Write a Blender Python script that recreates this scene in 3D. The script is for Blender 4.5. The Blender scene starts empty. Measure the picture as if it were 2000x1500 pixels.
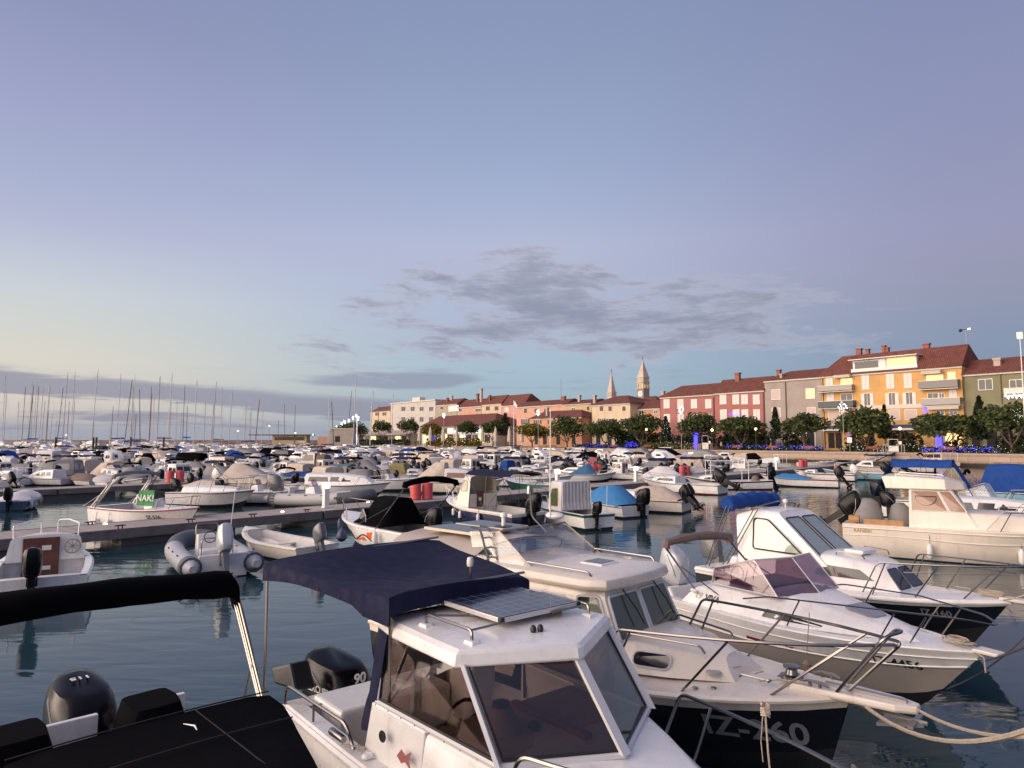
import bpy, bmesh, math, random
from mathutils import Vector, Matrix
R = math.radians
PI = math.pi
scene = bpy.context.scene
COL = scene.collection
rnd = random.Random(7)

# ------------------------------------------------------------------ camera, world, sun, exposure
CAMH = 3.75
FPX = 1340.0
PITCH = math.atan(110 / FPX)
cd = bpy.data.cameras.new('camera')
cam = bpy.data.objects.new('camera', cd)
COL.objects.link(cam)
cam.location = (0, 0, CAMH)
cam.rotation_euler = (PI / 2 + PITCH, 0, 0)
cd.sensor_width = 36
cd.lens = 36 * FPX / 2000
cd.clip_start = 0.05
cd.clip_end = 20000
scene.camera = cam
scene.render.resolution_x = 1024
scene.render.resolution_y = 768
scene.view_settings.view_transform = 'Standard'
scene.view_settings.look = 'None'
scene.view_settings.exposure = 0.5
scene.view_settings.gamma = 1
try:
    scene.cycles.use_denoising = True
    scene.cycles.max_bounces = 7
    scene.cycles.transparent_max_bounces = 10
    scene.cycles.caustics_reflective = False
    scene.cycles.caustics_refractive = False
    scene.cycles.sample_clamp_indirect = 4
except Exception:
    pass


def lin(c):
    return tuple((v / 255 / 12.92) if v / 255 <= 0.04045 else ((v / 255 + 0.055) / 1.055) ** 2.4 for v in c) + (1,)


class NT:
    """small helper round a node tree"""
    def __init__(s, tree):
        s.t = tree
        s.n = tree.nodes
        s.l = tree.links

    def new(s, kind, **kw):
        nd = s.n.new(kind)
        for k, v in kw.items():
            setattr(nd, k, v)
        return nd

    def put(s, sock, val):
        if hasattr(val, 'is_output'):
            s.l.new(val, sock)
        else:
            sock.default_value = val

    def m(s, op, a, b=0.0, c=0.0, clamp=False):
        nd = s.new('ShaderNodeMath', operation=op, use_clamp=clamp)
        for i, v in enumerate((a, b, c)):
            s.put(nd.inputs[i], v)
        return nd.outputs[0]

    def mr(s, v, a, b, c=0.0, d=1.0, smooth=True):
        nd = s.new('ShaderNodeMapRange', interpolation_type='SMOOTHSTEP' if smooth else 'LINEAR')
        for i, q in enumerate((v, a, b, c, d)):
            s.put(nd.inputs[i], q)
        return nd.outputs[0]

    def ramp(s, fac, stops):
        nd = s.new('ShaderNodeValToRGB')
        cr = nd.color_ramp
        while len(cr.elements) < len(stops):
            cr.elements.new(0.5)
        for e, (p, c) in zip(cr.elements, stops):
            e.position = p
            e.color = c
        s.put(nd.inputs[0], fac)
        return nd.outputs[0]

    def mix(s, fac, a, b, mode='MIX'):
        nd = s.new('ShaderNodeMix', data_type='RGBA', blend_type=mode)
        s.put(nd.inputs[0], fac)
        s.put(nd.inputs[6], a)
        s.put(nd.inputs[7], b)
        return nd.outputs[2]

    def noise(s, vec, scale, detail=4, rough=0.55, dist=0.0):
        nd = s.new('ShaderNodeTexNoise')
        if vec is not None:
            s.l.new(vec, nd.inputs['Vector'])
        nd.inputs['Scale'].default_value = scale
        nd.inputs['Detail'].default_value = detail
        nd.inputs['Roughness'].default_value = rough
        nd.inputs['Distortion'].default_value = dist
        return nd.outputs[0]

    def xyz(s, a, b, c):
        nd = s.new('ShaderNodeCombineXYZ')
        for i, v in enumerate((a, b, c)):
            s.put(nd.inputs[i], v)
        return nd.outputs[0]


SUN_AZ, SUN_EL = R(-112), R(11)       # azimuth measured from the view direction (+Y), positive to the right
world = bpy.data.worlds.new('World')
scene.world = world
world.use_nodes = True
w = NT(world.node_tree)
for nd in list(w.n):
    w.n.remove(nd)
tc = w.new('ShaderNodeTexCoord')
sp = w.new('ShaderNodeSeparateXYZ')
w.l.new(tc.outputs['Generated'], sp.inputs[0])
X, Y, Z = sp.outputs
el = w.m('ARCSINE', Z)
az = w.m('ARCTAN2', X, Y)
elf = w.m('DIVIDE', w.m('MAXIMUM', el, 0.0), 0.7)


def stops(lst):
    return [(e / 0.7, lin(c)) for e, c in lst]


left = w.ramp(elf, stops([(0.0, (186, 178, 184)), (0.05, (214, 204, 194)), (0.10, (218, 212, 200)), (0.145, (208, 211, 207)), (0.18, (202, 208, 213)),
                          (0.225, (188, 196, 214)), (0.265, (176, 181, 211)), (0.31, (164, 174, 207)), (0.40, (153, 159, 199)), (0.50, (137, 146, 186)), (0.7, (118, 130, 174))]))
mid = w.ramp(elf, stops([(0.0, (152, 166, 182)), (0.05, (155, 180, 194)), (0.11, (160, 187, 206)), (0.17, (164, 182, 211)), (0.24, (172, 182, 212)), (0.28, (175, 183, 213)),
                         (0.325, (163, 176, 210)), (0.41, (147, 164, 201)), (0.51, (136, 153, 190)), (0.6, (128, 146, 185)), (0.7, (118, 134, 176))]))
right = w.ramp(elf, stops([(0.0, (112, 136, 162)), (0.07, (122, 143, 172)), (0.13, (131, 145, 174)), (0.175, (143, 148, 174)), (0.22, (149, 149, 179)),
                           (0.265, (147, 149, 185)), (0.37, (138, 144, 183)), (0.50, (129, 139, 179)), (0.7, (118, 128, 170))]))
base = w.mix(w.mr(az, -0.66, 0.02), left, mid)
base = w.mix(w.mr(az, 0.0, 0.66), base, right)
# long low cloud banks over the western horizon
warp = w.m('MULTIPLY', w.m('SUBTRACT', w.noise(w.xyz(w.m('MULTIPLY', az, 2.0), w.m('MULTIPLY', el, 6.0), 2.2), 1.0, 3, 0.5), 0.5), 0.030)
ew = w.m('ADD', el, warp)
streak = w.noise(w.xyz(w.m('MULTIPLY', az, 2.6), w.m('MULTIPLY', ew, 42.0), 0.7), 1.0, 7, 0.58, 0.25)
fine = w.noise(w.xyz(w.m('MULTIPLY', az, 13.0), w.m('MULTIPLY', ew, 120.0), 3.1), 1.0, 5, 0.6, 0.3)
top = w.m('ADD', w.m('MULTIPLY', az, -0.055), 0.047)
bandm = w.m('MULTIPLY', w.mr(w.m('SUBTRACT', ew, top), 0.008, -0.006), w.mr(az, 0.08, -0.14))
edge = w.mr(w.m('ABSOLUTE', w.m('SUBTRACT', w.m('SUBTRACT', top, ew), 0.012)), 0.020, 0.004)
edge2 = w.mr(w.m('ABSOLUTE', w.m('SUBTRACT', w.m('SUBTRACT', top, ew), 0.046)), 0.014, 0.003)
cl1 = w.mr(w.m('ADD', w.m('ADD', streak, w.m('MULTIPLY', w.m('SUBTRACT', fine, 0.5), 0.32)), w.m('MULTIPLY', w.m('ADD', edge, w.m('MULTIPLY', edge2, 0.7)), 0.16)), 0.53, 0.64)
cl1 = w.m('MULTIPLY', w.m('MULTIPLY', cl1, bandm), 0.82)
base = w.mix(w.m('MULTIPLY', w.m('MULTIPLY', w.mr(el, 0.035, 0.008), w.mr(az, 0.05, -0.15)), 0.85), base, lin((156, 163, 180)))
base = w.mix(cl1, base, lin((140, 142, 164)))
# the bank with a pointed left end in the middle of the horizon
m2a = w.m('DIVIDE', w.m('SUBTRACT', az, -0.15), w.mr(az, -0.32, -0.12, 0.16, 0.115))
m2b = w.m('DIVIDE', w.m('SUBTRACT', ew, 0.086), 0.013)
m2 = w.mr(w.m('ADD', w.m('ADD', w.m('POWER', w.m('ABSOLUTE', m2a), 2.0), w.m('POWER', w.m('ABSOLUTE', m2b), 2.0)), w.m('MULTIPLY', w.m('SUBTRACT', fine, 0.5), 1.2)), 1.2, 0.5)
base = w.mix(w.m('MULTIPLY', m2, 0.75), base, lin((141, 147, 172)))
# the broken cloud over the town
u_ = w.m('MULTIPLY', w.m('SUBTRACT', az, 0.06), 1.0)
tilt = w.m('ADD', el, w.m('MULTIPLY', u_, 0.05))
wv = w.noise(w.xyz(w.m('MULTIPLY', az, 5.0), w.m('MULTIPLY', el, 9.0), 5.0), 1.0, 4, 0.6)
cx = w.m('ADD', w.m('MULTIPLY', az, 11.0), w.m('MULTIPLY', wv, 0.9))
cy = w.m('ADD', w.m('MULTIPLY', tilt, 44.0), w.m('MULTIPLY', wv, 1.7))
d1 = w.m('POWER', w.m('ABSOLUTE', w.m('DIVIDE', u_, 0.45)), 2.0)
d2 = w.m('POWER', w.m('ABSOLUTE', w.m('DIVIDE', w.m('SUBTRACT', el, w.m('ADD', 0.190, w.m('MULTIPLY', w.m('ABSOLUTE', u_), -0.07))), 0.10)), 2.0)
dd = w.m('SQRT', w.m('ADD', d1, d2))
dd = w.m('ADD', dd, w.m('MULTIPLY', w.m('SUBTRACT', wv, 0.5), 0.9))
n1 = w.noise(w.xyz(cx, cy, 0.0), 0.62, 9, 0.62, 0.15)
n2 = w.noise(w.xyz(w.m('MULTIPLY', cx, 1.0), w.m('MULTIPLY', cy, 1.3), 4.0), 2.6, 5, 0.65, 0.2)
den = w.m('ADD', w.m('ADD', n1, w.m('MULTIPLY', w.m('SUBTRACT', n2, 0.5), 0.34)), w.mr(dd, 1.15, 0.25, -0.17, 0.13))
cl2 = w.m('MULTIPLY', w.mr(den, 0.41, 0.60), w.mr(dd, 1.25, 0.8))
shade = w.ramp(w.mr(den, 0.47, 0.75), [(0.0, lin((182, 181, 200))), (0.4, lin((160, 161, 180))), (1.0, lin((134, 139, 161)))])
base = w.mix(w.m('MULTIPLY', cl2, 0.78), base, shade)
# small wisps near the horizon in the middle
w3 = w.noise(w.xyz(w.m('MULTIPLY', az, 7.0), w.m('MULTIPLY', el, 70.0), 9.3), 1.0, 5, 0.55, 0.3)
w3 = w.m('MULTIPLY', w.mr(w3, 0.56, 0.7), w.m('MULTIPLY', w.mr(w.m('ABSOLUTE', w.m('SUBTRACT', el, 0.085)), 0.05, 0.01), w.mr(w.m('ABSOLUTE', w.m('SUBTRACT', az, 0.0)), 0.5, 0.2)))
base = w.mix(w.m('MULTIPLY', w3, 0.55), base, lin((150, 153, 180)))
# after-glow of the west, to the left of and behind the photographer
dz = w.m('ABSOLUTE', w.m('SUBTRACT', az, SUN_AZ))
glow = w.m('MULTIPLY', w.mr(dz, 1.3, 0.1), w.m('EXPONENT', w.m('MULTIPLY', w.m('MAXIMUM', el, 0.0), -2.0)))
gcol = w.mix(glow, (0, 0, 0, 1), (3.3, 2.45, 1.78, 1))
sky = w.new('ShaderNodeTexSky', sky_type='NISHITA', sun_disc=False)
sky.sun_elevation = SUN_EL
sky.sun_rotation = SUN_AZ
nis = w.mix(1.0, (0, 0, 0, 1), sky.outputs[0], 'ADD')
vs = w.new('ShaderNodeVectorMath', operation='SCALE')
w.l.new(nis, vs.inputs[0])
vs.inputs['Scale'].default_value = 0.002
base = w.mix(1.0, base, (0.707, 0.707, 0.707, 1), 'MULTIPLY')
hs = w.new('ShaderNodeHueSaturation')
hs.inputs['Saturation'].default_value = 0.9
w.l.new(base, hs.inputs['Color'])
base = hs.outputs[0]
total = w.mix(1.0, w.mix(1.0, base, gcol, 'ADD'), vs.outputs[0], 'ADD')
total = w.mix(w.mr(Z, -0.02, -0.2), total, (0.05, 0.06, 0.07, 1))
bg = w.new('ShaderNodeBackground')
w.l.new(total, bg.inputs[0])
bg.inputs[1].default_value = 1.0
wo = w.new('ShaderNodeOutputWorld')
w.l.new(bg.outputs[0], wo.inputs[0])

sd = bpy.data.lights.new('sun', 'SUN')
sd.energy = 2.5
sd.angle = R(80)
sd.color = (1.0, 0.83, 0.70)
sun = bpy.data.objects.new('sun', sd)
COL.objects.link(sun)
sv = Vector((math.sin(SUN_AZ) * math.cos(SUN_EL), math.cos(SUN_AZ) * math.cos(SUN_EL), math.sin(SUN_EL)))
sun.rotation_euler = sv.to_track_quat('Z', 'Y').to_euler()
sun.location = sv * 50


# ------------------------------------------------------------------ points seen in the photograph -> places on the ground
def at(px, py, z=0.0):
    u, v = (px - 1000) / FPX, -(py - 750) / FPX
    d = Vector((u, math.cos(PITCH) - v * math.sin(PITCH), math.sin(PITCH) + v * math.cos(PITCH)))
    return Vector((0, 0, CAMH)) + d * ((z - CAMH) / d.z)


# ------------------------------------------------------------------ materials
MATS = {}


def mat(name, col, rough=0.5, metal=0.0, var=0.0, vscale=3.0, bump=0.0, bscale=20.0, coat=0.0, spec=0.5, emit=None, estr=0.0, grime=0.0):
    if name in MATS:
        return MATS[name]
    m = bpy.data.materials.new(name)
    m.use_nodes = True
    t = NT(m.node_tree)
    b = t.n['Principled BSDF']
    c4 = tuple(col) + (1,) if len(col) == 3 else col
    b.inputs['Base Color'].default_value = c4
    b.inputs['Roughness'].default_value = rough
    b.inputs['Metallic'].default_value = metal
    b.inputs['Coat Weight'].default_value = coat
    b.inputs['Coat Roughness'].default_value = 0.12
    b.inputs['Specular IOR Level'].default_value = spec
    o = t.new('ShaderNodeTexCoord').outputs['Object']
    if var:
        n = t.noise(o, vscale, 5, 0.6)
        dark = tuple(v * (1 - var) for v in c4[:3]) + (1,)
        lite = tuple(min(1, v * (1 + var * 0.5)) for v in c4[:3]) + (1,)
        col = t.ramp(n, [(0.3, dark), (0.5, c4), (0.72, lite)])
        if grime:
            mp = t.new('ShaderNodeMapping')
            mp.inputs['Scale'].default_value = (7, 7, .9)
            t.l.new(o, mp.inputs[0])
            g = t.m('MULTIPLY', t.mr(t.noise(mp.outputs[0], 1.0, 6, 0.65), 0.5, 0.78), grime)
            g2 = t.m('MULTIPLY', t.mr(t.noise(o, 26, 2, 0.5), 0.68, 0.76), grime * 0.8)
            col = t.mix(t.m('ADD', g, g2), col, tuple(v * k for v, k in zip(c4[:3], (0.48, 0.42, 0.34))) + (1,))
        t.l.new(col, b.inputs['Base Color'])
        t.l.new(t.mr(t.noise(o, vscale * 2.3, 4), 0.25, 0.75, rough * 0.8, min(1, rough * 1.3)), b.inputs['Roughness'])
    if bump:
        bp = t.new('ShaderNodeBump')
        bp.inputs['Strength'].default_value = bump
        bp.inputs['Distance'].default_value = 0.02
        t.l.new(t.noise(o, bscale, 5, 0.6), bp.inputs['Height'])
        t.l.new(bp.outputs[0], b.inputs['Normal'])
    if emit:
        b.inputs['Emission Color'].default_value = tuple(emit) + (1,)
        b.inputs['Emission Strength'].default_value = estr
    MATS[name] = m
    return m


def glassmat(name, tint, transp=0.75, rough=0.03):
    """thin pane: tinted see-through with a mirror that grows at grazing angles"""
    m = bpy.data.materials.new(name)
    m.use_nodes = True
    t = NT(m.node_tree)
    t.n.remove(t.n['Principled BSDF'])
    tr = t.new('ShaderNodeBsdfTransparent')
    tr.inputs[0].default_value = tuple(tint) + (1,)
    gl = t.new('ShaderNodeBsdfGlossy')
    gl.inputs['Roughness'].default_value = rough
    gl.inputs['Color'].default_value = (1, 1, 1, 1)
    lw = t.new('ShaderNodeLayerWeight')
    mx = t.new('ShaderNodeMixShader')
    t.l.new(t.m('ADD', t.m('MULTIPLY', t.m('POWER', lw.outputs['Facing'], 4.0), 0.85), 0.065), mx.inputs[0])
    t.l.new(tr.outputs[0], mx.inputs[1])
    t.l.new(gl.outputs[0], mx.inputs[2])
    t.l.new(mx.outputs[0], t.n['Material Output'].inputs[0])
    MATS[name] = m
    return m


WHITE = mat('white_gelcoat', (0.80, 0.78, 0.76), 0.3, var=0.10, vscale=2.2, coat=0.4, grime=0.4)
CREAM = mat('cream_gelcoat', (0.78, 0.70, 0.60), 0.3, var=0.08, vscale=1.6, coat=0.4, grime=0.35)
IVORY = mat('ivory_gelcoat', (0.74, 0.69, 0.60), 0.35, var=0.08, vscale=2, coat=0.2)
GREYW = mat('aged_white_gelcoat', (0.62, 0.60, 0.60), 0.4, var=0.14, vscale=2.2, grime=0.6)
BLACKH = mat('black_gelcoat', (0.008, 0.009, 0.013), 0.16, coat=0.6, var=0.1)
NAVYH = mat('navy_gelcoat', (0.012, 0.015, 0.06), 0.2, coat=0.5, var=0.1)
BLUEH = mat('blue_gelcoat', (0.015, 0.06, 0.15), 0.25, coat=0.5, var=0.1)
GREENH = mat('green_gelcoat', (0.02, 0.12, 0.085), 0.3, coat=0.3, var=0.1)
TEALH = mat('pale_blue_gelcoat', (0.22, 0.42, 0.5), 0.4, var=0.1)
REDH = mat('red_gelcoat', (0.28, 0.02, 0.03), 0.35, var=0.1)
BOTB = mat('black_antifouling', (0.012, 0.013, 0.016), 0.6, var=0.2)
BOTN = mat('blue_antifouling', (0.02, 0.04, 0.12), 0.6, var=0.2)
BOTR = mat('red_antifouling', (0.13, 0.025, 0.02), 0.65, var=0.2)
BOTG = mat('green_antifouling', (0.03, 0.07, 0.06), 0.6, var=0.2)
TRIM = mat('rubber_trim', (0.015, 0.015, 0.017), 0.5)
GTRIM = mat('grey_trim', (0.35, 0.34, 0.33), 0.45)
STEEL = mat('stainless_steel', (0.27, 0.25, 0.235), 0.24, metal=1.0)
ALU = mat('aluminium', (0.72, 0.70, 0.68), 0.38, metal=0.6)
PAINTW = mat('white_paint', (0.8, 0.79, 0.77), 0.4, var=0.05)
BLACKF = mat('black_canvas', (0.0025, 0.0025, 0.0035), 0.9, bump=0.25, bscale=9, spec=0.05)
NAVYF = mat('navy_canvas', (0.012, 0.014, 0.042), 0.85, bump=0.3, bscale=5, spec=0.2, var=0.15)
BEIGEF = mat('beige_canvas', (0.46, 0.40, 0.35), 0.9, bump=0.3, bscale=7, spec=0.2, var=0.12)
SANDF = mat('sand_canvas', (0.55, 0.46, 0.38), 0.9, bump=0.3, bscale=6, spec=0.2, var=0.14)
GREYF = mat('grey_canvas', (0.24, 0.235, 0.235), 0.9, bump=0.35, bscale=6, spec=0.2, var=0.15)
LGREYF = mat('pale_grey_canvas', (0.45, 0.44, 0.46), 0.85, bump=0.3, bscale=6, spec=0.2, var=0.1)
WHITEF = mat('white_canvas', (0.70, 0.67, 0.66), 0.85, bump=0.3, bscale=6, spec=0.2, var=0.08)
BLUEF = mat('royal_blue_canvas', (0.015, 0.06, 0.26), 0.85, bump=0.4, bscale=7, spec=0.2, var=0.15)
SKYF = mat('sky_blue_tarpaulin', (0.04, 0.20, 0.44), 0.6, bump=0.3, bscale=6, var=0.15)
SLATEF = mat('slate_blue_canvas', (0.10, 0.16, 0.23), 0.85, bump=0.3, bscale=6, var=0.12)
BROWNF = mat('taupe_canvas', (0.20, 0.145, 0.125), 0.9, bump=0.4, bscale=8, spec=0.2, var=0.2)
OLIVEF = mat('olive_canvas', (0.24, 0.2, 0.09), 0.9, var=0.15)
REDF = mat('red_canvas', (0.36, 0.03, 0.04), 0.85, var=0.15)
PINKF = mat('faded_red_canvas', (0.42, 0.13, 0.14), 0.85, var=0.15)
GREENF = mat('green_cloth', (0.07, 0.30, 0.10), 0.8, var=0.3, vscale=6)
DGLASS = mat('dark_glass', (0.012, 0.013, 0.016), 0.06, coat=0.5)
SMOKE = glassmat('smoked_glass', (0.51, 0.45, 0.43))
CLEARG = glassmat('clear_glass', (0.86, 0.89, 0.86))
VINYL = glassmat('clear_vinyl', (0.95, 0.945, 0.94), rough=0.15)
PURPLE = glassmat('purple_glass', (0.62, 0.53, 0.58))
BRONZE = glassmat('bronze_glass', (0.62, 0.47, 0.40))
CABG = glassmat('cabin_glass', (0.50, 0.55, 0.48))
GREENG = glassmat('green_glass', (0.62, 0.70, 0.55))
ENGB = mat('black_cowling', (0.004, 0.004, 0.005), 0.25, coat=0.08, spec=0.2)
ENGS = mat('silver_cowling', (0.48, 0.50, 0.54), 0.3, metal=0.15, coat=0.4)
ENGG = mat('grey_cowling', (0.12, 0.125, 0.14), 0.3, coat=0.3)
ENGW = mat('white_cowling', (0.70, 0.68, 0.66), 0.3, coat=0.4)
WOODB = mat('brown_wood', (0.11, 0.035, 0.02), 0.4, var=0.35, vscale=8, coat=0.3)
WOODL = mat('light_wood', (0.40, 0.22, 0.10), 0.5, var=0.25, vscale=8)
ROPE = mat('rope_fibre', (0.45, 0.38, 0.30), 0.95, var=0.25, vscale=30, bump=0.6, bscale=60)
DROPE = mat('dark_rope', (0.06, 0.055, 0.055), 0.95)
FENW = mat('white_fender', (0.74, 0.72, 0.70), 0.45)
FENB = mat('blue_fender', (0.03, 0.045, 0.12), 0.45, var=0.15)
REDP = mat('red_plastic', (0.60, 0.09, 0.10), 0.45, var=0.12)
ORANGE = mat('orange_vinyl', (0.75, 0.13, 0.02), 0.4)
GOLDT = mat('gold_lettering', (0.45, 0.28, 0.12), 0.5)
BLACKT = mat('black_lettering', (0.01, 0.01, 0.012), 0.5)
GREYT = mat('grey_lettering', (0.22, 0.225, 0.24), 0.5)
BLUET = mat('blue_lettering', (0.05, 0.09, 0.25), 0.5)
REDT = mat('red_lettering', (0.45, 0.03, 0.04), 0.5)
WHITET = mat('white_lettering', (0.75, 0.74, 0.73), 0.5)
FLOORM = mat('cockpit_liner', (0.55, 0.53, 0.52), 0.5, var=0.1)
VINYLW = mat('white_vinyl', (0.72, 0.69, 0.66), 0.5, var=0.05)
TUBEG = mat('grey_hypalon', (0.40, 0.41, 0.45), 0.55, var=0.06)
TUBED = mat('dark_hypalon', (0.10, 0.11, 0.125), 0.6)
BLACKP = mat('black_plastic', (0.015, 0.015, 0.016), 0.4)
SKIN = mat('skin', (0.45, 0.27, 0.2), 0.6)


def solar_material():
    m = bpy.data.materials.new('solar_cells')
    m.use_nodes = True
    t = NT(m.node_tree)
    b = t.n['Principled BSDF']
    br = t.new('ShaderNodeTexBrick')
    br.offset = 0.0
    t.l.new(t.new('ShaderNodeTexCoord').outputs['Object'], br.inputs['Vector'])
    br.inputs['Color1'].default_value = (0.012, 0.017, 0.045, 1)
    br.inputs['Color2'].default_value = (0.018, 0.024, 0.06, 1)
    br.inputs['Mortar'].default_value = (0.22, 0.23, 0.26, 1)
    br.inputs['Scale'].default_value = 1.0
    br.inputs['Mortar Size'].default_value = 0.0035
    br.inputs['Brick Width'].default_value = 0.125
    br.inputs['Row Height'].default_value = 0.125
    t.l.new(br.outputs[0], b.inputs['Base Color'])
    b.inputs['Roughness'].default_value = 0.22
    b.inputs['Coat Weight'].default_value = 0.3
    MATS['solar_cells'] = m
    return m


SOLAR = solar_material()


def plank_material(name, c1, c2, width=0.14, axis=0):
    """boards laid across the object's x axis, weathered along each board"""
    m = bpy.data.materials.new(name)
    m.use_nodes = True
    t = NT(m.node_tree)
    b = t.n['Principled BSDF']
    o = t.new('ShaderNodeTexCoord').outputs['Object']
    s = t.new('ShaderNodeSeparateXYZ')
    t.l.new(o, s.inputs[0])
    u = t.m('DIVIDE', s.outputs[axis], width)
    fr = t.m('FRACT', u)
    idx = t.m('FLOOR', u)
    wn = t.new('ShaderNodeTexWhiteNoise', noise_dimensions='1D')
    t.l.new(idx, wn.inputs['W'])
    n = t.noise(o, 6, 5, 0.6)
    col = t.mix(t.m('ADD', t.m('MULTIPLY', wn.outputs[0], 0.6), t.m('MULTIPLY', n, 0.4)), c1 + (1,), c2 + (1,))
    gap = t.mr(t.m('ABSOLUTE', t.m('SUBTRACT', fr, 0.5)), 0.455, 0.49)
    t.l.new(t.mix(gap, col, (0.02, 0.018, 0.017, 1)), b.inputs['Base Color'])
    b.inputs['Roughness'].default_value = 0.75
    MATS[name] = m
    return m


PLANK = plank_material('weathered_decking', (0.30, 0.25, 0.23), (0.47, 0.40, 0.36))


# ------------------------------------------------------------------ mesh building
class MB:
    def __init__(s):
        s.v, s.f = [], []

    def add(s, vs, fs):
        o = len(s.v)
        s.v += [tuple(q) for q in vs]
        s.f += [tuple(i + o for i in f) for f in fs]
        return s

    def box(s, x0, x1, y0, y1, z0, z1):
        vs = [(x0, y0, z0), (x1, y0, z0), (x1, y1, z0), (x0, y1, z0), (x0, y0, z1), (x1, y0, z1), (x1, y1, z1), (x0, y1, z1)]
        return s.add(vs, [(0, 3, 2, 1), (4, 5, 6, 7), (0, 1, 5, 4), (1, 2, 6, 5), (2, 3, 7, 6), (3, 0, 4, 7)])

    def hexa(s, b, t):
        """eight corners: four below, four above"""
        return s.add(list(b) + list(t), [(0, 3, 2, 1), (4, 5, 6, 7), (0, 1, 5, 4), (1, 2, 6, 5), (2, 3, 7, 6), (3, 0, 4, 7)])

    def loft(s, rings, closed=True, cap0=True, cap1=True):
        n = len(rings[0])
        o = len(s.v)
        for r in rings:
            s.v += [tuple(q) for q in r]
        k = n if closed else n - 1
        for i in range(len(rings) - 1):
            for j in range(k):
                a, b = o + i * n + j, o + i * n + (j + 1) % n
                s.f.append((a, b, b + n, a + n))
        if cap0:
            s.f.append(tuple(o + j for j in reversed(range(n))))
        if cap1:
            s.f.append(tuple(o + (len(rings) - 1) * n + j for j in range(n)))
        return s

    def tube(s, pts, r, n=6, closed=False):
        P = [Vector(p) for p in pts]
        if closed:
            P = P + [P[0], P[1]]
        rings = []
        ref = None
        for i, p in enumerate(P):
            a = P[max(0, i - 1)]
            b = P[min(len(P) - 1, i + 1)]
            d = (b - a)
            if d.length < 1e-9:
                d = Vector((0, 0, 1))
            d.normalize()
            if ref is None:
                ref = d.orthogonal().normalized()
            else:
                ref = (ref - d * ref.dot(d))
                ref = ref.normalized() if ref.length > 1e-6 else d.orthogonal().normalized()
            bn = d.cross(ref)
            rr = r[i] if isinstance(r, (list, tuple)) else r
            rings.append([p + (ref * math.cos(2 * PI * k / n) + bn * math.sin(2 * PI * k / n)) * rr for k in range(n)])
        return s.loft(rings, True, not closed, not closed)

    def lathe(s, prof, n=12, org=(0, 0, 0), axis='z'):
        rings = []
        for r, h in prof:
            ring = []
            for k in range(n):
                a = 2 * PI * k / n
                c, q = r * math.cos(a), r * math.sin(a)
                p = (c, q, h) if axis == 'z' else ((h, c, q) if axis == 'x' else (c, h, q))
                ring.append((p[0] + org[0], p[1] + org[1], p[2] + org[2]))
            rings.append(ring)
        return s.loft(rings)

    def ball(s, c, r, n=10, m=7):
        rx, ry, rz = r if isinstance(r, (tuple, list)) else (r, r, r)
        rings = []
        for i in range(m):
            a = -PI / 2 + PI * (i + 0.02 + 0.96 * i / (m - 1) * 0) / (m - 1)
            a = max(-PI / 2 + 0.05, min(PI / 2 - 0.05, a))
            rings.append([(c[0] + rx * math.cos(a) * math.cos(2 * PI * k / n), c[1] + ry * math.cos(a) * math.sin(2 * PI * k / n), c[2] + rz * math.sin(a)) for k in range(n)])
        return s.loft(rings)

    def slab(s, pts, t=0.012, off=0.0):
        """flat polygon given thickness t along its normal (proud by off)"""
        P = [Vector(p) for p in pts]
        nrm = Vector((0, 0, 0))
        c = sum(P, Vector()) / len(P)
        for i in range(len(P)):
            nrm += (P[i] - c).cross(P[(i + 1) % len(P)] - c)
        nrm.normalize()
        return s.loft([[p + nrm * (off - t / 2) for p in P], [p + nrm * (off + t / 2) for p in P]])

    def grid(s, rows, t=0.0):
        """open sheet from rows of points; thickness downwards when t > 0"""
        n = len(rows[0])
        if not t:
            return s.loft(rows, False, False, False)
        up = [list(map(Vector, r)) for r in rows]
        rings = []
        for r in up:
            rings.append([p for p in r] + [p - Vector((0, 0, t)) for p in reversed(r)])
        return s.loft(rings)

    def build(s, name, m, parent=None, smooth=35, bevel=0.0, seg=2, mtx=None):
        me = bpy.data.meshes.new(name)
        me.from_pydata(s.v, [], s.f)
        bm = bmesh.new()
        bm.from_mesh(me)
        if mtx is not None:
            bm.transform(mtx)
        bmesh.ops.recalc_face_normals(bm, faces=bm.faces)
        bm.to_mesh(me)
        bm.free()
        me.materials.append(m)
        if smooth:
            me.polygons.foreach_set('use_smooth', [True] * len(me.polygons))
            try:
                me.set_sharp_from_angle(angle=R(smooth))
            except Exception:
                pass
        ob = bpy.data.objects.new(name, me)
        COL.objects.link(ob)
        if parent:
            ob.parent = parent
        if bevel:
            bv = ob.modifiers.new('bevel', 'BEVEL')
            bv.width = bevel
            bv.segments = seg
            bv.limit_method = 'ANGLE'
            bv.angle_limit = R(40)
            bv.harden_normals = False
        return ob


def thing(name, label, cat, loc=(0, 0, 0), rz=0.0, group=None, scale=1.0):
    o = bpy.data.objects.new(name, None)
    COL.objects.link(o)
    o.location = loc
    o.rotation_euler = (0, 0, rz)
    o.scale = (scale,) * 3
    o.empty_display_size = 0.3
    o['label'] = label
    o['category'] = cat
    if group:
        o['group'] = group
    return o


def tag(o, label=None, cat=None, group=None, kind=None):
    for k, v in (('label', label), ('category', cat), ('group', group), ('kind', kind)):
        if v:
            o[k] = v
    return o


def copy_tree(o, parent=None):
    c = o.copy()
    COL.objects.link(c)
    if parent:
        c.parent = parent
    for ch in list(o.children):
        copy_tree(ch, c)
    return c


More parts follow.
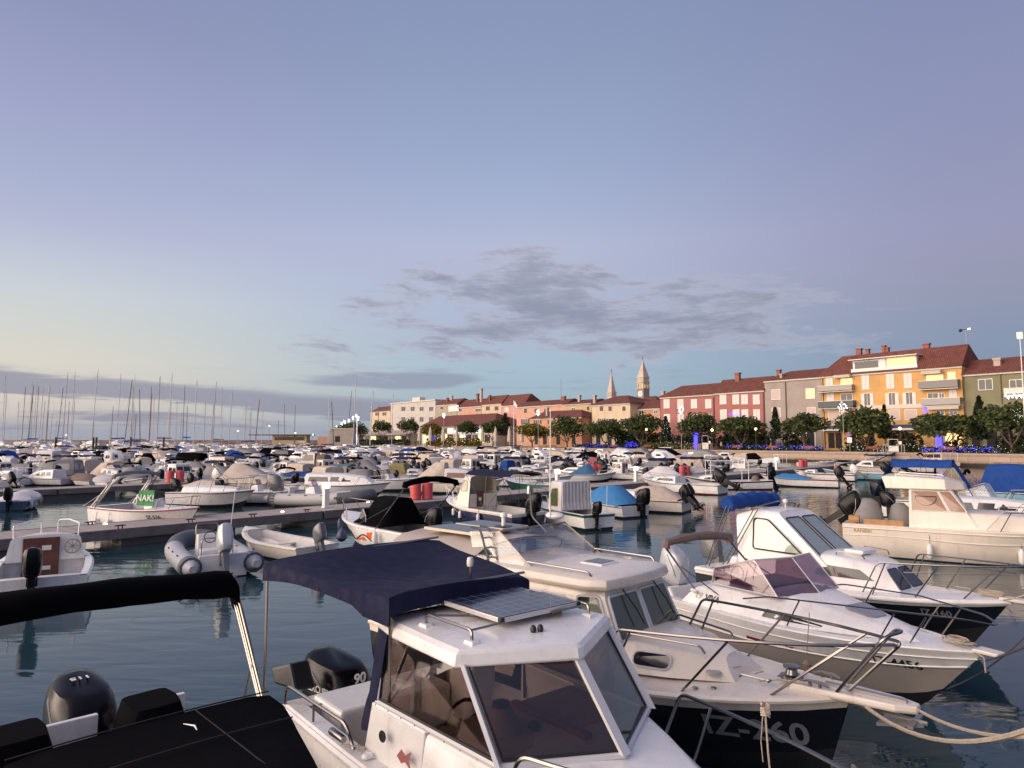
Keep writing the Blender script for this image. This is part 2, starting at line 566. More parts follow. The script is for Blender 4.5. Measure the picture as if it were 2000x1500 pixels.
def rounded(pts, r=0.05, n=3):
    """round the corners of a polygon in its plane"""
    P = [Vector(p) for p in pts]
    out = []
    for i, p in enumerate(P):
        a, b = P[i - 1], P[(i + 1) % len(P)]
        da, db = (a - p), (b - p)
        ra, rb = min(r, da.length * 0.45), min(r, db.length * 0.45)
        q0, q1 = p + da.normalized() * ra, p + db.normalized() * rb
        for k in range(n + 1):
            t = k / n
            out.append(q0 * (1 - t) ** 2 + p * 2 * t * (1 - t) + q1 * t * t)
    return out


def bend(pts, r=0.08, n=4):
    """polyline with rounded corners (for bent pipe)"""
    P = [Vector(p) for p in pts]
    out = [P[0]]
    for i in range(1, len(P) - 1):
        a, p, b = P[i - 1], P[i], P[i + 1]
        da, db = a - p, b - p
        rr = min(r, da.length * 0.45, db.length * 0.45)
        q0, q1 = p + da.normalized() * rr, p + db.normalized() * rr
        for k in range(n + 1):
            t = k / n
            out.append(q0 * (1 - t) ** 2 + p * 2 * t * (1 - t) + q1 * t * t)
    out.append(P[-1])
    return out


def sag(a, b, d, n=10):
    a, b = Vector(a), Vector(b)
    return [a.lerp(b, i / n) - Vector((0, 0, d * 4 * (i / n) * (1 - i / n))) for i in range(n + 1)]


def lettering(name, text, size, m, parent, place, depth=0.004, xs=1.0, shear=0.0):
    """text as a thin mesh; place(u, v, w) maps text coordinates to the surface that carries it"""
    cu = bpy.data.curves.new('lettering', 'FONT')
    cu.body = text
    cu.size = size
    cu.extrude = depth / 2
    cu.shear = shear
    cu.resolution_u = 3
    cu.offset = size * .018
    cu.align_x = 'CENTER'
    cu.align_y = 'CENTER'
    ob = bpy.data.objects.new('lettering', cu)
    COL.objects.link(ob)
    dg = bpy.context.evaluated_depsgraph_get()
    dg.update()
    me = bpy.data.meshes.new_from_object(ob.evaluated_get(dg))
    bpy.data.objects.remove(ob)
    bpy.data.curves.remove(cu)
    for v in me.vertices:
        v.co = place(v.co.x * xs, v.co.y, v.co.z + depth / 2)
    me.name = name
    me.materials.clear()
    me.materials.append(m)
    o = bpy.data.objects.new(name, me)
    COL.objects.link(o)
    o.parent = parent
    return o


# ------------------------------------------------------------------ boat kit
def sm(t):
    t = max(0.0, min(1.0, t))
    return t * t * (3 - 2 * t)


class Hull:
    ZF = [0, .12, .26, .40, .55, .72, .88, 1]
    WM = [0, .55, .80, .90, .945, .97, .99, 1]
    WB = [0, .10, .22, .34, .48, .66, .85, 1]

    def __init__(s, L=5.5, B=2.1, sh=(.62, .66, .95), dr=.25, rake=.7, tb=.88, full=2.2, q=.85, N=18, flare=1.0):
        s.L, s.B, s.sh, s.dr, s.rake, s.tb, s.full, s.q, s.N, s.flare = L, B, sh, dr, rake, tb, full, q, N, flare

    def b(s, t):
        if t < .42:
            f = s.tb + (1 - s.tb) * math.sin(PI / 2 * t / .42)
        else:
            f = max(0.0, 1 - ((t - .42) / .58) ** s.full) ** s.q
        return max(.025, s.B / 2 * f)

    def s(s, t):
        a, m, e = s.sh
        return m + (a - m) * (1 - t / .5) ** 2 if t < .5 else m + (e - m) * ((t - .5) / .5) ** 1.8

    def k(s, t):
        return -s.dr + (s.dr + s.sh[2] * .12) * max(0, (t - .62) / .38) ** 2.4

    def x(s, t, zf):
        return -s.L / 2 + t * s.L - s.rake * t ** 5 * (1 - zf)

    def wv(s, i, t):
        f = sm((t - .4) / .6) * s.flare
        return s.WM[i] * (1 - f) + s.WB[i] * f

    def pt(s, t, i, sg):
        zf = s.ZF[i]
        return (s.x(t, zf), sg * s.b(t) * s.wv(i, t), s.k(t) + (s.s(t) - s.k(t)) * zf)

    def side(s, x, z):
        """half-beam of the hull at x, z"""
        t = (x + s.L / 2) / s.L
        for _ in range(6):
            zf = max(0, min(1, (z - s.k(t)) / (s.s(t) - s.k(t))))
            t = max(0, min(1, t + (x - s.x(t, zf)) / s.L))
        zf = max(0, min(1, (z - s.k(t)) / (s.s(t) - s.k(t))))
        for i in range(len(s.ZF) - 1):
            if zf <= s.ZF[i + 1]:
                f = (zf - s.ZF[i]) / (s.ZF[i + 1] - s.ZF[i])
                return s.b(t) * (s.wv(i, t) * (1 - f) + s.wv(i + 1, t) * f)
        return s.b(t)

    def tx(s, x):
        return max(0, min(1, (x + s.L / 2) / s.L))

    def sheer(s, x):
        return s.s(s.tx(x))

    def beam(s, x):
        return s.b(s.tx(x))

    def sheerline(s, t0=0.0, t1=1.0, n=16, dz=0.0, dy=0.0):
        return [(s.x(t0 + (t1 - t0) * i / n, 1), s.b(t0 + (t1 - t0) * i / n) + dy, s.s(t0 + (t1 - t0) * i / n) + dz) for i in range(n + 1)]

    def rows(s, i0, i1):
        mb = MB()
        ts = [j / s.N for j in range(s.N + 1)]
        for sg in (-1, 1):
            mb.grid([[s.pt(t, i, sg) for i in range(i0, i1 + 1)] for t in ts])
        ring = [s.pt(0, i, 1) for i in range(i0, i1 + 1)] + [s.pt(0, i, -1) for i in range(i1, i0 - 1, -1)]
        if i0 == 0:
            ring = ring[:-1]
        mb.add(ring, [tuple(range(len(ring)))])
        return mb

    def build(s, root, m, bottom, boot=3, rail=None, band=None, railr=.022):
        top = 7
        if band:
            s.rows(6, 7).build('sheer_stripe', band, root, 40)
            top = 6
        h = s.rows(boot, top).build('hull', m, root, 40)
        s.rows(0, boot).build('hull_bottom', bottom, root, 40)
        if rail:
            mb = MB()
            for sg in (-1, 1):
                mb.tube([(x, sg * (y + .004), z - .03) for x, y, z in s.sheerline(0, 1, 20)], railr, 6)
            mb.build('rub_rail', rail, root)
        return h

    def deck(s, root, m, tc=.5, g=.16, camber=.05, floor=.12, liner=None, stern=.05):
        mb = MB()
        n = 10
        if tc > 0.02:
            for sg in (-1, 1):
                rr = []
                for i in range(n + 1):
                    t = tc * i / n
                    bb = s.b(t)
                    rr.append([(s.x(t, 1), sg * bb, s.s(t)), (s.x(t, 1), sg * (bb - .02), s.s(t) + .02), (s.x(t, 1), sg * max(.01, bb - g), s.s(t) + .02)])
                mb.grid(rr)
            b0 = s.b(0) - g
            x0 = s.x(0, 1)
            mb.box(x0 + .003, x0 + stern * s.L, -b0, b0, s.s(0) - .04, s.s(0) + .018)
        fr = []
        for i in range(n + 1):
            t = tc + (1 - tc) * i / n
            bb = s.b(t)
            fr.append([(s.x(t, 1), bb * u, s.s(t) + .02 * (abs(u) < .99) + camber * (1 - u * u) * min(1, bb / .4)) for u in (-1, -.985, -.7, -.35, 0, .35, .7, .985, 1)])
        mb.grid(fr)
        if tc > 0.02:
            bb = s.b(tc) - g
            mb.add([(s.x(tc, 1), -bb, floor), (s.x(tc, 1), bb, floor), (s.x(tc, 1), bb, s.s(tc) + .02), (s.x(tc, 1), 0, s.s(tc) + .02 + camber), (s.x(tc, 1), -bb, s.s(tc) + .02)], [(0, 1, 2, 3, 4)])
        mb.build('deck', m, root, 40)
        if tc > 0.02:
            lb = MB()
            rr = []
            for i in range(n + 1):
                t = stern + (tc - stern) * i / n
                bb = max(.03, s.b(t) - g)
                xx = s.x(t, 1) - (.004 if i == n else 0)
                rr.append([(xx, -bb, s.s(t) + .018), (xx, -bb + .05, floor), (xx, bb - .05, floor), (xx, bb, s.s(t) + .018)])
            lb.grid(rr)
            lb.add(rr[0], [(0, 1, 2, 3)])
            lb.build('cockpit', liner or FLOORM, root, 40)


class Shell:
    """cabin, wheelhouse or canvas box: stations (x_bottom, x_top, half_bottom, half_top, z_bottom, z_top)"""
    def __init__(s, st, crown=.05, corner=.09):
        s.st, s.crown, s.corner = st, crown, corner

    def ring(s, a):
        xb, xt, hb, ht, zb, zt = a
        c = min(s.corner, (zt - zb) * .45, ht * .5)

        def p(y, z):
            f = (z - zb) / max(1e-6, zt - zb)
            return (xb + (xt - xb) * min(1, f), y, z)
        half = []
        fr = (zt - c - zb) / max(1e-6, zt - zb)
        half += [p(hb, zb), p(hb + (ht - hb) * .5 * fr, zb + (zt - c - zb) * .5), p(hb + (ht - hb) * fr, zt - c), p(ht - c * .12, zt - c * .4), p(ht - c * .45, zt - c * .08), p(ht - c, zt), p(ht * .5, zt + s.crown * .75)]
        return half + [p(0, zt + s.crown)] + [(q[0], -q[1], q[2]) for q in reversed(half)]

    def build(s, name, m, root, cap0=True, cap1=True, bevel=0.0, **kw):
        mb = MB().loft([s.ring(a) for a in s.st], False, False, False)
        for i, c in ((0, cap0), (-1, cap1)):
            if c:
                r = s.ring(s.st[i])
                mb.add(r, [tuple(range(len(r)))])
        return mb.build(name, m, root, 40, bevel, **kw)

    def y(s, x, z):
        for a, b in zip(s.st[:-1], s.st[1:]):
            fa = (z - a[4]) / (a[5] - a[4])
            fb = (z - b[4]) / (b[5] - b[4])
            xa, xb = a[0] + (a[1] - a[0]) * fa, b[0] + (b[1] - b[0]) * fb
            if xa - 1e-4 <= x <= xb + 1e-4 or (b is s.st[-1] and x > xb) or (a is s.st[0] and x < xa):
                k = (x - xa) / max(1e-6, xb - xa)
                ya, yb = a[2] + (a[3] - a[2]) * fa, b[2] + (b[3] - b[2]) * fb
                return ya + (yb - ya) * k
        return s.st[-1][2]

    def panel(s, pts, sg, off=.006, r=.05):
        q = rounded([(x, 0, z) for x, z in pts], r)
        return [(p.x, sg * (s.y(p.x, p.z) + off), p.z) for p in q]

    def strip(s, root, lo, hi, sg, glass, off=.008, n=6, name='window'):
        rows = []
        for i in range(n + 1):
            f = i / n
            row = []
            for (a, b), e in ((lo, off), (hi, off), (hi, -.004), (lo, -.004)):
                x, z = a[0] + (b[0] - a[0]) * f, a[1] + (b[1] - a[1]) * f
                row.append((x, sg * (s.y(x, z) + e), z))
            rows.append(row)
        return MB().loft(rows).build(name, glass, root, 30)

    def front(s, u0, u1, v0, v1, off=.008, r=.05, end=-1, narrow=0.0):
        xb, xt, hb, ht, zb, zt = s.st[end]
        sgn = 1 if end == -1 else -1
        pts = []
        for u, v in ((u0 + narrow * 0, v0), (u1, v0), (u1 - narrow * (1 if u1 > 0 else 0), v1), (u0 + narrow * (1 if u0 < 0 else 0), v1)):
            h = hb + (ht - hb) * v
            pts.append(Vector((xb + (xt - xb) * v + sgn * off, u * h, zb + (zt - zb) * v)))
        return rounded(pts, r)


def window(root, pts, glass=DGLASS, frame=None, fr=.014, t=.012, label=None):
    """a pane; with a frame the frame is the part and the pane its sub-part"""
    if frame:
        f = MB().tube(pts, fr, 5, True).build('window', frame, root)
        MB().slab(pts, t).build('pane', glass, f, 0)
        return f
    return MB().slab(pts, t).build('window', glass, root, 0)


def both(shell, root, pts, glass=DGLASS, frame=None, r=.05, **kw):
    for sg in (-1, 1):
        window(root, shell.panel(pts, sg, r=r), glass, frame, **kw)


def outboard(root, x, z, y=0.0, sc=1.0, m=None, tilt=0.0, yaw=0.0, leg=None, cover=None, wide=1.0, deep=1.0):
    m = m or ENGB
    M = Matrix.Translation((x, y, z)) @ Matrix.Rotation(yaw, 4, 'Z') @ Matrix.Rotation(tilt, 4, 'Y') @ Matrix.Scale(sc, 4)
    mb = MB()
    mb.box(-.10, .06, -.10, .10, -.22, .10)
    mb.loft([[(-.30, -.07, .05), (-.12, -.09, .05), (-.12, .09, .05), (-.30, .07, .05)],
             [(-.29, -.06, -.35), (-.13, -.07, -.35), (-.13, .07, -.35), (-.29, .06, -.35)],
             [(-.30, -.025, -.62), (-.12, -.035, -.62), (-.12, .035, -.62), (-.30, .025, -.62)]])
    mb.box(-.42, -.06, -.11, .11, -.565, -.545)
    mb.lathe([(.02, -.44), (.06, -.36), (.07, -.22), (.05, -.08), (.012, -.01)], 8, (0, 0, -.68), 'x')
    mb.loft([[(-.30, -.012, -.7), (-.14, -.012, -.7), (-.14, .012, -.7), (-.30, .012, -.7)], [(-.30, -.008, -.9), (-.22, -.008, -.9), (-.22, .008, -.9), (-.30, .008, -.9)]])
    ob = mb.build('outboard_motor', leg or (m if m in (ENGB, ENGG) else ENGG), root, 40, mtx=M)
    prof = [(.02, -.22, .21, .12), (.06, -.22, .25, .15), (.13, -.225, .275, .175), (.28, -.24, .29, .185), (.44, -.255, .285, .18), (.53, -.27, .265, .165), (.585, -.285, .235, .145), (.612, -.29, .19, .11), (.62, -.295, .09, .05)]
    rings = []
    for h, cx, rx, ry in prof:
        ring = []
        for k in range(16):
            a = 2 * PI * k / 16
            c, q = math.cos(a), math.sin(a)
            e = .68
            ring.append((cx - .22 * (wide - 1) * .5 + wide * rx * math.copysign(abs(c) ** e, c), wide * ry * math.copysign(abs(q) ** e, q), h * deep * (1 - .06 * c)))
        rings.append(ring)
    if cover:
        rings = [[(p[0] * 1.1 - .0, p[1] * 1.15 + .012 * math.sin(k * 2.3), p[2] * 1.05 - (.06 if i == 0 else 0)) for k, p in enumerate(r)] for i, r in enumerate(rings)]
    cw = MB().loft(rings).build('cowl', cover or m, ob, 30, mtx=M)
    sg_ = MB()
    for sg in (-1, 1):
        sg_.tube([(-.22 - .22 * (wide - 1) * .5 + wide * x, sg * wide * y, z * deep) for x, y, z in ((.245, .075, .10), (.20, .150, .24), (.10, .178, .38), (-.06, .172, .50), (-.2, .12, .58))], .008 * wide, 4)
    sg_.tube([(p[0] * 1.004, p[1] * 1.01, p[2] + .03) for p in rings[1]], .010, 4, True)
    sg_.build('cowl_trim', GTRIM if m is not ENGS else BLACKP, ob, 30, mtx=M)
    pb = MB()
    for k in range(3):
        a = 2 * PI * k / 3
        pts = []
        for rr, wd in ((.03, .05), (.09, .075), (.125, .03)):
            for sgn in (-1, 1):
                th = a + sgn * wd / (rr + .02) * .55
                pts.append((-.46 + sgn * .022, rr * math.cos(th), -.68 + rr * math.sin(th)))
        pb.loft([[pts[0], pts[1]], [pts[2], pts[3]], [pts[4], pts[5]]], False, False, False)
    pb.lathe([(.03, -.50), (.035, -.44)], 8, (0, 0, -.68), 'x')
    pb.build('propeller', ENGG, ob, 0, mtx=M)
    return ob


def bow_rail(root, h, x0, height=.5, m=None, r=.013, posts=3, inset=.06, mid=False, end=.12, lean=.12, gap=False):
    """pulpit: pipe that follows the sheer from x0 round the bow"""
    m = m or STEEL
    t0 = h.tx(x0)
    t1 = h.tx(h.L / 2 - end)
    mb = MB()

    def pt(t, sg, z):
        x = h.x(t, 1) + lean * z / height * sm((t - t0) / max(.01, t1 - t0))
        return Vector((x, sg * max(.05, h.b(t) - inset), h.s(t) + .02 + z))
    N = 8
    L_ = [pt(t0 + (t1 - t0) * i / N, -1, height * (1 if i else .06)) for i in range(N + 1)]
    Rr = [pt(t0 + (t1 - t0) * i / N, 1, height * (1 if i else .06)) for i in range(N + 1)]
    if gap:
        mb.tube(bend(L_ + [pt(t1, -1, .03)], .08), r, 6)
        mb.tube(bend(Rr + [pt(t1, 1, .03)], .08), r, 6)
    else:
        mb.tube(bend(L_ + list(reversed(Rr)), .1), r, 6)
    if mid:
        for sg in (-1, 1):
            mb.tube([pt(t0 + (t1 - t0) * (i + 1) / N, sg, height * .5) for i in range(N)], r * .7, 5)
    for sg in (-1, 1):
        for k in range(posts):
            t = t0 + (t1 - t0) * (k + .55) / posts
            mb.tube([pt(t - .035, sg, 0), pt(t, sg, height)], r * .85, 5)
    return mb.build('bow_rail', m, root)


def arch_pts(w, z0, z1, x, n=10, e=.5):
    """hoop across the boat: from the port gunwale up and over to starboard"""
    out = []
    for i in range(n + 1):
        a = PI * i / n
        c, s_ = math.cos(a), math.sin(a)
        out.append(Vector((x, w * math.copysign(abs(c) ** e, c), z0 + (z1 - z0) * abs(s_) ** e)))
    return out


def bimini(root, m, x0, x1, w, z, foot, zf, drop=.1, crown=.14, frame=STEEL, name='bimini_top', rise=0.0, thick=.012):
    rows = []
    for i in range(7):
        f = i / 6
        x = x0 + (x1 - x0) * f
        sag_ = -.035 * math.sin(PI * ((f * 2) % 1))
        row = []
        for j in range(11):
            u = -1 + .2 * j
            zz = z + rise * f + crown * (1 - u * u) + sag_ - (drop * max(0, (abs(u) - .82) / .18) ** 2)
            row.append((x, w * u * (1 if abs(u) < .9 else .985), zz))
        rows.append(row)
    MB().grid(rows, thick).build(name, m, root)
    mb = MB()
    for f in (0.02, .5, .98):
        x = x0 + (x1 - x0) * f
        pts = [Vector((foot, w + .01, zf))] + [Vector((x, w * u, z + rise * f + crown * (1 - u * u) - .03 - (.05 if abs(u) > .95 else 0))) for u in (1, .8, .4, 0, -.4, -.8, -1)] + [Vector((foot, -w - .01, zf))]
        mb.tube(bend(pts, .1, 3), .012, 5)
    mb.build('bimini_frame', frame, root)


def sleeve(root, m, x, w, z, foot, zf, r=.09, crown=.14, frame=STEEL, legs=((0, 0), (.25, 0)), name='folded_bimini'):
    pts = [Vector((x, w * u, z + crown * (1 - u * u) - (.10 if abs(u) > .99 else 0))) for u in (1, .97, .8, .5, .2, 0, -.2, -.5, -.8, -.97, -1)]
    rr = [r * (1 + .12 * math.sin(i * 2.1)) for i in range(len(pts))]
    MB().tube(pts, rr, 8).build(name, m, root)
    for sg in (-1, 1):
        mb = MB()
        mb.tube([(foot, sg * (w + .02), zf), (x, sg * w, z - .06)], .013, 5)
        mb.tube([(foot - .02, sg * (w + .02), zf + .02), (x - .05, sg * w, z - .06)], .011, 5)
        xm, zm = (foot + x) / 2, (zf + z) / 2
        mb.tube([(foot + (foot - x) * .7, sg * (w + .02), zf + .02), (xm, sg * w, zm)], .010, 5)
        mb.build('bimini_frame', frame, root)


def tent(root, m, x0, x1, w, zs, zr, slope0=.15, slope1=.5, name='canvas_tent', hip=.12):
    """ridge tent over a cockpit"""
    L = x1 - x0
    prof = [(x0, zs), (x0 + L * slope0, zr), (x1 - L * slope1, zr), (x1, zs + .02)]
    rows = []
    for x, zt in prof:
        hgt = zt - zs
        row = []
        for u in (-1, -.98, -.7, -.36, 0, .36, .7, .98, 1):
            a = abs(u)
            zz = zs + hgt * (1 - sm(max(0, (a - .3)) / .7)) + .03 * (1 - a) - (.08 if a == 1 else 0)
            row.append((x, w * u, zz))
        rows.append(row)
    return MB().grid(rows, .012).build(name, m, root, 50)


def tarp(root, m, h, t0, t1, rise=.25, name='cover', seed=0):
    """cover stretched over the open boat from gunwale to gunwale"""
    rr = random.Random(seed)
    rows = []
    n = 9
    for i in range(n + 1):
        t = t0 + (t1 - t0) * i / n
        row = []
        e = min(1, 4 * min(i, n - i) / n)
        for u in (-1.02, -1, -.7, -.35, 0, .35, .7, 1, 1.02):
            a = abs(u)
            row.append((h.x(t, 1), h.b(t) * u * 1.02, h.s(t) + .035 + rise * e * max(0, 1 - a ** 1.6) + (0 if a > .9 else rr.uniform(-.02, .02)) - (.1 if a > 1.01 else 0)))
        rows.append(row)
    return MB().grid(rows, .01).build(name, m, root, 50)


def windshield(root, x0, x1, w, z0, z1, glass=SMOKE, frame=ALU, rake=.35, wf=.75):
    """wrap-round screen: two side panes and two front panes in a frame"""
    b = [Vector((x0, w, z0)), Vector((x1 - .1, w * .93, z0)), Vector((x1 + .12, 0, z0)), Vector((x1 - .1, -w * .93, z0)), Vector((x0, -w, z0))]
    t = [Vector((x0 + .05, w * .97, z0 + (z1 - z0) * .55)), Vector((x1 - .1 - rake, w * .86, z1)), Vector((x1 + .08 - rake, 0, z1 + .01)), Vector((x1 - .1 - rake, -w * .86, z1)), Vector((x0 + .05, -w * .97, z0 + (z1 - z0) * .55))]
    mb = MB()
    mb.tube([b[0]] + t + [b[4]], .014, 5)
    mb.tube(b, .012, 5)
    for i in (1, 2, 3):
        mb.tube([b[i], t[i]], .012, 5)
    f = mb.build('windshield', frame, root)
    for i in range(4):
        MB().slab([b[i], b[i + 1], t[i + 1], t[i]], .006).build('pane', glass, f, 0)
    return f


def fender(root, x, y, z, L=.5, r=.09, m=FENW, name='fender', ball=False, hang=.25, cap=None):
    mb = MB()
    if ball:
        mb.lathe([(.02, r * 2.6), (.05, r * 2.3), (r * .7, r * 1.7), (r, r), (r * .95, r * .6), (r * .5, .03), (.02, 0)], 12, (x, y, z))
    else:
        mb.lathe([(.025, 0), (r * .6, .03), (r, .09), (r, L - .09), (r * .6, L - .03), (.03, L)], 10, (x, y, z))
    o = mb.build(name, m, root)
    MB().tube([(x, y, z + (r * 2.6 if ball else L)), (x, y * .96, z + (r * 2.6 if ball else L) + hang)], .008, 4).build('lanyard', DROPE, o)
    if cap and not ball:
        MB().lathe([(.02, -.012), (r * .62, .018), (r * 1.02, .085), (r * 1.02, .12)], 10, (x, y, z)).build('fender_end', cap, o)
    return o


BOATN = [0]


def make_boat(label, px, py, hd, L=5.5, name='motorboat', cat='motorboat', group='small boats moored in the marina', hull=WHITE, bottom=BOTB,
              B=None, sh=None, rail=TRIM, band=None, tc=.5, open_=True, feats=(), loc=None, full=2.2, boot=3, tb=.88, rake=None):
    BOATN[0] += 1
    p = at(px, py, 0.0) if loc is None else Vector(loc)
    root = thing(name, label, cat, (p.x, p.y, 0), R(hd), group)
    k = L / 5.5
    B = B or 2.1 * k ** .7
    sh = sh or (.60 * k ** .6, .64 * k ** .6, .92 * k ** .6)
    h = Hull(L, B, sh, .25 * k, (.7 if rake is None else rake) * k, tb, full)
    h.build(root, hull, bottom, boot, rail, band)
    h.deck(root, WHITE if hull not in (CREAM, IVORY, GREYW) else hull, tc if open_ else 0.0, .16, .05, .12)
    for f in feats:
        kind, a = f[0], (f[1] if len(f) > 1 else {})
        FE[kind](root, h, L, B, sh, **a)
    return root


FE = {}


def fe(fn):
    FE[fn.__name__[2:]] = fn
    return fn


@fe
def f_ob(root, h, L, B, sh, m=None, sc=1.0, tilt=0.0, y=0.0, cover=None, yaw=0):
    outboard(root, -L / 2 + .0, sh[0] + .08, y, sc, m or ENGB, R(tilt), R(yaw), cover=cover)


@fe
def f_cuddy(root, h, L, B, sh, x0=-.02, x1=.36, z=.5, m=WHITE, glass=DGLASS, n=1, rail=False):
    a, b = x0 * L, x1 * L
    zb = sh[1] - .02
    hb, hf = h.beam(a) - .17, max(.15, h.beam(b) - .22)
    S = Shell([(a, a + .04, hb, hb * .86, zb, zb + z), (a + (b - a) * .55, a + (b - a) * .5, (hb + hf) * .53, (hb + hf) * .43, zb, zb + z * .95), (b, b - z * .9, hf, hf * .75, zb + .06, zb + z * .72)], .05)
    S.build('cabin', m, root)
    w0, w1 = a + .18, a + (b - a) * .68
    if n == 1:
        for sg in (-1, 1):
            S.strip(root, ((w0, zb + z * .36), (w1, zb + z * .36)), ((w0 + .05, zb + z * .74), (w1 - .2, zb + z * .70)), sg, glass)
    elif n > 1:
        ww = (w1 - w0) / n
        for i in range(n):
            q0, q1 = w0 + ww * i + .04, w0 + ww * (i + 1) - .05
            for sg in (-1, 1):
                S.strip(root, ((q0, zb + z * .34), (q1, zb + z * .34)), ((q0 + .06, zb + z * .74), (q1 - .07, zb + z * .72)), sg, glass, n=3)


@fe
def f_house(root, h, L, B, sh, x0=-.1, x1=.2, z=1.25, m=WHITE, glass=DGLASS, over=.0, n=2, rakef=.35, roof=None, rakea=0.0, back=True):
    """wheelhouse with windows all round and an overhanging roof"""
    a, b = x0 * L, x1 * L
    zb = sh[1] - .02
    hb = min(h.beam(a), h.beam(b)) - .2
    S = Shell([(a, a + rakea, hb, hb * .92, zb, zb + z), (b, b - rakef, hb * .9, hb * .82, zb, zb + z)], .03)
    S.build('wheelhouse', m, root)
    MB().loft([[(a + rakea - over - .08, s_ * (hb * .96), zb + z - .01 + d), (b - rakef + .12, s_ * (hb * .88), zb + z - .01 + d), (b - rakef + .12, -s_ * (hb * .88), zb + z - .01 + d), (a + rakea - over - .08, -s_ * (hb * .96), zb + z - .01 + d)] for s_, d in ((1, 0), (1.02, .04), (.95, .085))]).build('roof', roof or m, root, 30, .015)
    w0, w1 = a + rakea * .7 + .12, b - .16
    ww = (w1 - w0) / n
    for i in range(n):
        q0, q1 = w0 + ww * i + .04, w0 + ww * (i + 1) - .04
        sl = rakef * .5 if i == n - 1 else 0
        both(S, root, [(q0, zb + z * .5), (q1, zb + z * .5), (q1 - sl, zb + z * .9), (q0, zb + z * .9)], glass, r=.04)
    for u0, u1 in ((-.9, -.05), (.05, .9)):
        window(root, S.front(u0, u1, .5, .9), glass)
    if back:
        window(root, S.front(-.85, -.2, .45, .88, end=0), glass)
        MB().slab(S.front(.0, .6, .05, .9, end=0), .02).build('door', WOODB, root, 0)


@fe
def f_shield(root, h, L, B, sh, x0=-.1, x1=.12, z=.42, glass=None, dz=.05, w=None):
    windshield(root, x0 * L, x1 * L, w or min(h.beam(x1 * L), h.beam(x0 * L)) - .16, sh[1] + dz, sh[1] + dz + z, glass or SMOKE)


@fe
def f_console(root, h, L, B, sh, x=-.05, m=WHITE, glass=SMOKE, seat=True):
    x *= L
    zt = sh[1] + .38
    MB().loft([[(x - .3, -.32, .12), (x + .32, -.32, .12), (x + .32, .32, .12), (x - .3, .32, .12)], [(x - .25, -.3, zt - .1), (x + .2, -.3, zt - .1), (x + .2, .3, zt - .1), (x - .25, .3, zt - .1)], [(x - .05, -.26, zt), (x + .15, -.26, zt), (x + .15, .26, zt), (x - .05, .26, zt)]]).build('console', m, root, 30, .02)
    MB().slab(rounded([(x + .1, -.27, zt), (x + .1, .27, zt), (x - .05, .24, zt + .32), (x - .05, -.24, zt + .32)], .06), .008).build('windscreen', glass, root, 0)
    w_ = MB()
    w_.tube([(x - .36, .17 * math.cos(i * PI / 6), zt - .12 + .17 * math.sin(i * PI / 6)) for i in range(12)], .012, 5, True)
    w_.tube([(x - .25, 0, zt - .13), (x - .36, 0, zt - .12)], .02, 5)
    w_.build('steering_wheel', BLACKP, root)
    if seat:
        MB().box(x - 1.0, x - .65, -.4, .4, .12, .52).box(x - 1.06, x - .98, -.4, .4, .52, .85).build('seat', VINYLW, root, 30, .03)


@fe
def f_thwarts(root, h, L, B, sh, m=None):
    for f in (-.28, .05):
        bb = h.beam(f * L) - .17
        MB().box(f * L - .15, f * L + .15, -bb, bb, sh[1] * .55, sh[1] * .55 + .04).build('bench', m or IVORY, root, 30)


@fe
def f_seats(root, h, L, B, sh, x=-.3, m=VINYLW):
    bb = h.beam(x * L) - .2
    MB().box(x * L - .22, x * L + .22, -bb, bb, .12, .5).build('seat', m, root, 30, .03)


@fe
def f_tent(root, h, L, B, sh, m=GREYF, x0=-.48, x1=.2, z=1.0, s0=.12, s1=.45):
    tent(root, m, x0 * L, x1 * L, h.beam(0) * .93, sh[1] + .05, sh[1] + z, s0, s1)


@fe
def f_camper(root, h, L, B, sh, m=BLACKF, x0=-.46, x1=.05, z=1.05, win=None, rf=.35, ra=.12, m2=None):
    a, b = x0 * L, x1 * L
    hb = min(h.beam(a), h.beam(b)) - .06
    zb = sh[1] + .03
    S = Shell([(a, a + ra, hb, hb * .88, zb, zb + z * .93), ((a + b) / 2, (a + b) / 2, hb, hb * .9, zb, zb + z), (b, b - rf, hb * .98, hb * .85, zb, zb + z * .96)], .06, .2)
    S.build('camper_canvas', m, root)
    if win:
        both(S, root, [(a + .3, zb + z * .35), (b - rf - .15, zb + z * .35), (b - rf - .3, zb + z * .75), (a + .35, zb + z * .75)], win, r=.08)
        window(root, S.front(-.6, .6, .35, .8, end=0, r=.1), win)


@fe
def f_bimini(root, h, L, B, sh, m=NAVYF, x0=-.42, x1=-.02, z=1.25, rise=.0, drop=.1):
    bimini(root, m, x0 * L, x1 * L, h.beam(-.2 * L) * .9, sh[1] + z, (x0 + x1) / 2 * L + .1, sh[1] + .03, drop, rise=rise)


@fe
def f_curtains(root, h, L, B, sh, m=BLUEF, x0=-.44, x1=-.10, z=1.75, run=.9):
    w = h.beam(-.2 * L) * .9
    for x, d in ((x0 * L, -run), (x1 * L, run)):
        MB().grid([[(x + d * f, w * u, sh[1] + z * (1 - f) * .98 + .12 * (1 - u * u) * (1 - f) + .02 * math.sin(6 * u + 5 * f)) for u in (-1, -.6, -.2, .2, .6, 1)] for f in (.02, .25, .5, .75, .97)], .01).build('side_curtain', m, root)


@fe
def f_sleeve(root, h, L, B, sh, m=BLACKF, x=-.42, z=1.15, foot=-.15, r=.085, crown=.14):
    sleeve(root, m, x * L, h.beam(-.2 * L) * .92, sh[1] + z, foot * L, sh[1] + .03, r, crown)


